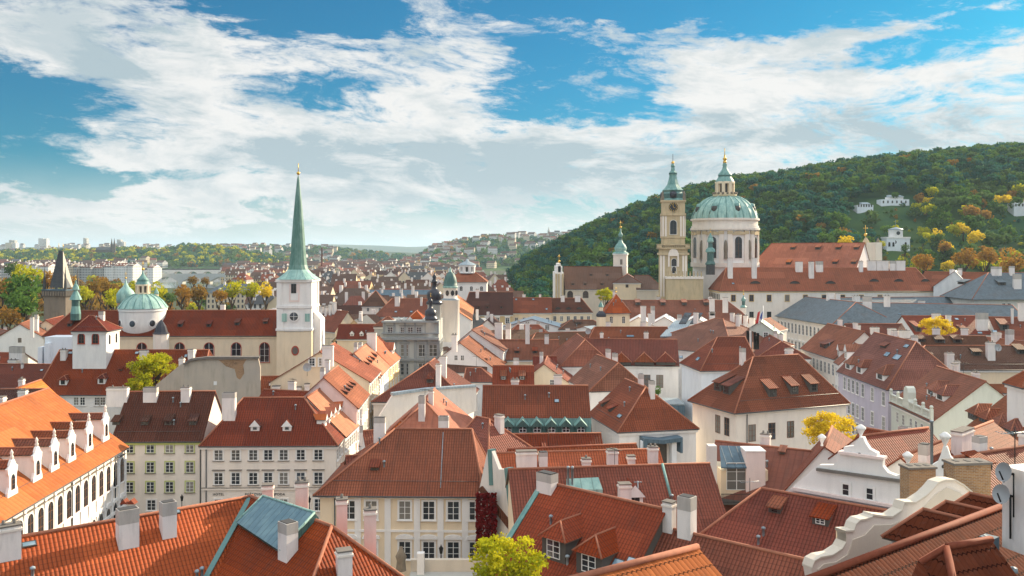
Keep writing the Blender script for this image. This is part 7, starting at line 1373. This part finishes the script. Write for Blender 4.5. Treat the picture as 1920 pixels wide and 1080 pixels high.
# ------------------------------------------------------------ the far city: one set of house meshes, each house a thing of its own
rc = random.Random(21)
def far_house_meshes(w, d, h, r, wm, rm, hip):
    wall = MB(); roof = MB(); a = [(-w / 2, -d / 2), (w / 2, -d / 2), (w / 2, d / 2), (-w / 2, d / 2)]
    for i in range(4):
        p, q = a[i], a[(i + 1) % 4]; L = math.hypot(q[0] - p[0], q[1] - p[1]); wall.face([(p[0], p[1], 0), (q[0], q[1], 0), (q[0], q[1], h), (p[0], p[1], h)], wm, [(0, 0), (L, 0), (L, h), (0, h)])
    e = .5; hi = d * .45 if hip else 0
    if not hip:
        for s in (-1, 1): wall.face([(s * w / 2, -s * d / 2, h), (s * w / 2, s * d / 2, h), (s * w / 2, 0, h + r)], wm, [(0, .1), (.1, .1), (.05, .2)])
    R1, R2 = V((-w / 2 + hi - (0 if hip else .2), 0, h + r)), V((w / 2 - hi + (0 if hip else .2), 0, h + r)); c = [V((-w / 2 - e, -d / 2 - e, h - .3)), V((w / 2 + e, -d / 2 - e, h - .3)), V((w / 2 + e, d / 2 + e, h - .3)), V((-w / 2 - e, d / 2 + e, h - .3))]
    roof.face([c[0], c[1], R2, R1], rm); roof.face([c[2], c[3], R1, R2], rm)
    if hip: roof.face([c[1], c[2], R2], rm); roof.face([c[3], c[0], R1], rm)
    roof.face([c[3], c[2], c[1], c[0]], 'gutter')
    for s in (-.25, .2): roof.box(V((s * w, .3 * d * s, h + r * .5)), 1.3, .9, r * .5 + 1.5, 'chimney_white')
    for s in (-.3, 0.02, .32): roof.box(V((s * w, -d * .3, h + r * .28)), 1.3, 1.6, 1.3, 'plaster_white')
    return wall.mesh('wall'), roof.mesh('roof')
KIN = []
for i in range(16):
    w, d = rc.uniform(14, 30), rc.uniform(11, 15); wm = rc.choice(['white', 'cream', 'pink', 'grey', 'yellow', 'white', 'cream']); rm = ['tile_fine', 'tile_finebrown', 'tile_dark', 'tile_finebrown', 'tile_rose', 'tile_finebrown', 'slate_dark', 'tile_brown'][i % 8]
    KIN.append((far_house_meshes(w, d, rc.uniform(12, 17), rc.uniform(5, 7), 'facade_' + wm, rm, i % 3 == 0), wm, rm, w, d))
RN = dict(tile_fine='red', tile_finebrown='brown', tile_dark='dark brown', tile_rose='rose red', slate_dark='dark slate', tile_brown='brown tiled')
def far_house(x, y, rz, kin, label, group, s=1.0, sz=1.0, z=0.0, name='town_house'):
    th = thing(name, label, 'house', V((x, y, z)), group); th.rotation_euler = (0, 0, rz); th.scale = (s, s, sz)
    for nm, me in zip(('wall', 'roof'), kin[0]): o = bpy.data.objects.new(nm, me); C.objects.link(o); o.parent = th
    return th
placed = []; taken = [(o.location.x, o.location.y) for o in bpy.data.objects if o.parent is None and o.get('category') in ('house', 'palace', 'church', 'tower', 'tower house', 'hotel')]
def zone_of(px, D=500):
    a = 'left of the spire tower' if px < 545 else 'beside the spire tower' if px < 610 else 'above the pale yellow front' if px < 670 else 'behind the pyramid tower house' if px < 720 else 'behind the blue grey roof' if px < 790 else 'behind the black onions' if px < 832 else 'behind the green ribbed dome' if px < 885 else 'beyond the golden facade' if px < 950 else 'by the brown church'
    return ('front rows ' if D < 420 else 'middle rows ' if D < 640 else 'rear rows ') + a
rest = []; D = 262.0; cnt = 0; step = 17.0
while D < 2050:
    w_ = 17 + D * .012; x = x_(590 if D < 420 else (525 if D < 900 else 300), D) - rc.uniform(0, 10)
    xr = x_(975 if D < 430 else (1010 - (D - 430) * .16 if D < 1100 else 900), D)
    while x < xr:
        px = x / D * F + 960; yy = D + rc.uniform(-4, 4); k = rc.choice(KIN)
        ok = not (215 < px < 430 and D < 2000) and all((x - a) ** 2 + (yy - b_) ** 2 > 13 ** 2 for a, b_ in taken) and zf(px, yy) < 2.5
        if ok and rc.random() < .90:
            rz = rc.choice([0, 0, math.pi / 2]) + rc.uniform(-.25, .25); sz = rc.uniform(.85, 1.15) * (1.0 if D > 380 else .95)
            if cnt < 215 and D < 1000:
                far_house(x, yy, rz, k, '%s %s house, %s roof, %s' % (('low', 'tall')[sz > 1], {'white': 'white', 'cream': 'cream', 'pink': 'pinkish', 'grey': 'grey', 'yellow': 'yellow'}[k[1]], RN[k[2]], zone_of(px, yy)), 'far town houses, %s' % zone_of(px, yy), 1.0, sz); cnt += 1
            else: rest.append((x, yy, rz, k, sz, 0.0))
        x += rc.uniform(.85, 1.25) * w_
    D += step; step *= 1.045
# white embankment houses
for i, (a, b_, yt, yb, l, wm) in enumerate(((2, 31, 498, 517, 'grey fronted embankment house with a dark roof at the far left', 'grey'), (46, 57, 491, 518, 'tall white corner house of the embankment row', 'white'), (57, 72, 493, 520, 'white embankment house second from the tall corner house', 'white'), (73, 97, 495, 522, 'broad white embankment house left of the wedge roof', 'white'), (120, 139, 493, 516, 'cream embankment house right of the wedge roof', 'cream'), (140, 150, 495, 514, 'narrow blue embankment house', 'grey'), (150, 176, 497, 514, 'grey embankment house with an arched glazed front', 'grey'), (176, 195, 498, 515, 'grey long embankment house', 'grey'), (195, 214, 496, 515, 'white embankment house with a red roof near the river', 'white'), (214, 239, 494, 514, 'white embankment house nearest the river', 'white'), (240, 254, 494, 512, 'last white embankment house at the bridge head', 'white'), (278, 292, 497, 506, 'small white house beyond the bridges', 'white'))):
    Dq = 1150.0; p = PD((a + b_) / 2, yb, Dq); w_ = (b_ - a) * Dq / F; h_ = zat(yt, Dq); k = (far_house_meshes(w_, 16, h_ - 3, 3.5, 'facade_bright' if wm == 'white' else 'facade_' + wm, 'tile_rose' if i % 2 else 'tile_finebrown', False), wm, 'x'); far_house(p.x, Dq + 8, -.35 if i > 0 else 0, k, l, 'houses of the white embankment row', name='embankment_house')
k = (far_house_meshes(37, 16, 17, 5, 'facade_cream', 'slate', True), 'cream', 'slate'); far_house(x_(450, 560), 560, .05, k, 'long cream house with a bluish roof by the river left of the green spire', 'houses by the river')
k = (far_house_meshes(26, 20, 18, 7, 'facade_white', 'tile_finebrown', True), 'white', 'b'); far_house(x_(662, 420), 425, 0, k, 'big white block with a brown hip roof and a long dormer right of the spire', 'large far blocks')
# houses that only read as a scatter: distant districts on plain and hills
def scatter(name, items):
    vs = {}; 
    mb = MB()
    for x, y, rz, k, sz, z in items:
        w, d = k[3], k[4]; h = 13 * sz; r_ = 5.0; ca, sa = math.cos(rz), math.sin(rz); T = lambda a, b_, c_: V((x + a * ca - b_ * sa, y + a * sa + b_ * ca, z + c_)); wm = 'facade_' + k[1]; rm = k[2]
        a = [(-w / 2, -d / 2), (w / 2, -d / 2), (w / 2, d / 2), (-w / 2, d / 2)]
        for i in range(4): p, q = a[i], a[(i + 1) % 4]; L = math.hypot(q[0] - p[0], q[1] - p[1]); mb.face([T(*p, -3), T(*q, -3), T(*q, h), T(*p, h)], wm, [(0, 0), (L, 0), (L, h), (0, h)])
        R1, R2 = T(-w / 2, 0, h + r_), T(w / 2, 0, h + r_); c = [T(*p, h) for p in a]; mb.face([c[0], c[1], R2, R1], rm); mb.face([c[2], c[3], R1, R2], rm); mb.face([c[1], c[2], R2], wm); mb.face([c[3], c[0], R1], wm)
        if y < 1500: mb.boxf(T(w * .2, 0, h + 2), V((1.2, 0, 0)), V((0, 1, 0)), (0, 0, r_), 'chimney_white')
    return tag(mb.build(name), kind='stuff')
white = [k for k in KIN if k[1] in ('white', 'cream', 'pink')]
for nm, a, b_, d0, d1, n_ in (('suburb_hill', 760, 1120, 2000, 2700, 130), ('wooded_ridge', -100, 350, 1850, 2080, 40), ('plateau', -300, 560, 3400, 4550, 420), ('middle_hill', 330, 640, 2600, 3150, 120)):
    for _ in range(n_):
        px = rc.uniform(a, b_); dd = rc.uniform(d0, d1); zg = HILLS[nm](px, dd)
        if zg > 1: rest.append((x_(px, dd), dd, rc.uniform(-.6, .6), rc.choice(white), rc.uniform(.7, 1.3) * (1.0 if nm == 'plateau' else 1), zg))
for _ in range(160):
    px = rc.uniform(-60, 215); dd = rc.uniform(1180, 1900); rest.append((x_(px, dd), dd, rc.uniform(-.5, .5), rc.choice(white), rc.uniform(1, 1.5), 0))
for _ in range(120):
    px = rc.uniform(420, 760); dd = rc.uniform(1500, 2500); rest.append((x_(px, dd), dd, rc.uniform(-.5, .5), rc.choice(white), rc.uniform(.8, 1.3), 0))
scatter('distant_houses', rest)
# skyline towers
for l, a, b_, yt, yb, D, m in (('pale high rise slab on the left skyline', 72, 86, 447, 464, 4200, 'facade_white'), ('slim dark high rise on the left skyline', 156, 161, 446, 462, 4400, 'facade_grey'), ('glass office tower right of the twin spires', 219, 225, 449, 464, 4300, 'facade_grey'), ('lower glass tower beside the office tower', 226, 231, 453, 464, 4300, 'facade_grey'), ('small dark tower block at the far left skyline', 17, 26, 450, 458, 4300, 'facade_grey'), ('broad low block at the far left skyline', 10, 28, 455, 464, 4200, 'facade_cream'), ('wide pale office block on the skyline', 118, 146, 459, 466, 4200, 'facade_grey'), ('grey block on the skyline right of the twin spires', 351, 358, 455, 464, 4400, 'facade_grey')):
    p = PD((a + b_) / 2, yb, D); th = thing('high_rise', l, 'high rise', V((p.x, D, 20))); mb = MB(); w_ = (b_ - a) * D / F; mb.boxf((p.x - w_ / 2, D, 20), (w_ * .6, 0, 0), (0, 25, 0), (0, 0, zat(yt, D) - 20), m); mb.boxf((p.x + w_ * .1, D + 6, 20), (w_ * .4, 0, 0), (0, 25, 0), (0, 0, zat(yt + .5, D) - 20), 'facade_white' if m != 'facade_grey' else 'facade_grey'); mb.build('tower_block', th)
D = 2150.0; th = thing('twin_spire_church', 'dark gothic church with two spires on the wooded ridge at the left', 'church', PD(205, 470, D)); mb = MB(); k = D / F
mb.boxf(PD(179, 473, D), (30 * k, 0, 0), (0, 22, 0), (0, 0, 5 * k), 'dark_wall'); mb.build('nave', th); mb = MB(); a = PD(179, 468, D); mb.prism([a, a + V((0, 22, 0)), a + V((0, 11, 5 * k))], (30 * k, 0, 0), 'slate_dark'); mb.build('roof', th)
mb = MB()
for px in (209.5, 214.5): p = PD(px, 473, D); mb.box(p, 3.4 * k, 3.4 * k, 15 * k, 'dark_wall'); mb.lathe(p, [(2.3 * k, zat(458, D)), (1.2 * k, zat(453, D)), (0, zat(445.5, D))], 'slate_dark', 6)
mb.build('twin_spire', th)
D = 2900.0; th = thing('lookout_tower', 'thin pale television tower on the far right hill', 'tower', PD(1029, 447, D)); mb = MB(); p = PD(1029, 450, D); mb.lathe(p, [(3.2, p.z), (2.6, zat(436, D)), (4.2, zat(435, D)), (4.2, zat(432, D)), (2.0, zat(430, D)), (1.6, zat(427, D)), (0, zat(426, D))], 'facade_white', 10); mb.build('shaft', th)
D = 1500.0; th = thing('factory_chimney', 'tall brick factory chimney beyond the roofs right of the green spire', 'chimney', PD(603.5, 490, D)); mb = MB(); p = PD(603.5, 500, D); mb.lathe(p, [(1.9, p.z - 10), (1.2, zat(466, D)), (1.7, zat(466, D)), (1.7, zat(464.5, D)), (0, zat(464.5, D))], 'tile_fine', 10); mb.build('stack', th)
# --- river bridges
def bridge(label, px0, px1, D, ytop, ybot, arches, m, D1=None):
    D1 = D1 or D; a, b_ = PD(px0, ytop, D), PD(px1, ytop, D1); a.z = b_.z = zat(ytop, D); th = thing('bridge', label, 'bridge', V(((a.x + b_.x) / 2, D, 0))); mb = MB(); t = (b_ - a); L = t.length; t = t.normalized(); n_ = V((-t.y, t.x, 0)); zt = a.z; ds = zat(ybot, D)
    hh = max(1.2, (zt - ds) * .28); mb.boxf(V((a.x, a.y, zt - hh)), t * L, n_ * 14, (0, 0, hh), m); mb.boxf(V((a.x, a.y, zt + .002)), t * L, n_ * .5, (0, 0, 1.1), m); mb.build('deck', th); mb = MB()
    if arches:
        w_ = L / arches
        for i in range(arches + 1): p = a + t * (w_ * i); mb.boxf(V((p.x, p.y, -1)) - t * w_ * .07 + n_ * .2, t * w_ * .14, n_ * 13, (0, 0, zt - hh + .95), m)
        mb.build('pier', th); mb = MB()
        for i in range(arches):
            p0 = a + t * (w_ * (i + .07)); ww = w_ * .86; top = zt - hh - .02; prev = None
            for j in range(11):
                s = j / 10; zz = max(.5, top - (top - 1) * (1 - math.sin(math.pi * s)) * .9); q = V((p0.x, p0.y, 0)) + t * ww * s
                if prev: mb.prism([V((prev[0].x, prev[0].y, prev[1])), V((q.x, q.y, zz)), V((q.x, q.y, top)), V((prev[0].x, prev[0].y, top))], n_ * 12.6, m)
                prev = (q, zz)
        mb.build('arch', th)
    return th
bridge('stone road bridge with wide arches, nearest of the river bridges', 185, 440, 1172, 514.5, 531, 5, 'plaster_grey'); bridge('flat pale road bridge behind the arched stone bridge', 265, 430, 1500, 507.5, 512, 6, 'plaster_palecream')
th = bridge('iron railway bridge with arched trusses, farthest of the river bridges', 270, 430, 1700, 505, 508, 0, 'dark_wall'); mb = MB(); D = 1700.0
for s in range(3):
    x0 = x_(285 + s * 46, D); x1 = x_(330 + s * 46, D); zb = zat(505, D); pts = [V((x0 + (x1 - x0) * i / 12, D, zb + 6.5 * math.sin(math.pi * i / 12))) for i in range(13)]; mb.tube(pts, .5, 'dark_wall', 4)
    for p in pts[1:-1]: mb.tube([V((p.x, p.y, zb)), p], .25, 'dark_wall', 4)
mb.build('truss', th)
# ------------------------------------------------------------ the air: one even haze box round everything but the sky
mb = MB(); mb.boxf((-19500, -400, -3), (39000, 0, 0), (0, 31000, 0), (0, 0, 283), 'haze_air') if 'haze_air' in MATS else None
hm = bpy.data.materials.new('haze_air'); hm.use_nodes = True; MATS['haze_air'] = hm; n = NT(hm.node_tree)
o = n.n('ShaderNodeOutputMaterial'); pv = n.n('ShaderNodeVolumePrincipled', {'Color': (.62, .82, 1.0, 1), 'Density': .00006, 'Anisotropy': .2}); n.t.links.new(pv.outputs[0], o.inputs['Volume'])
mb = MB(); mb.boxf((-19500, -400, -3), (39000, 0, 0), (0, 31000, 0), (0, 0, 283), 'haze_air'); tag(mb.build('haze'), kind='stuff')
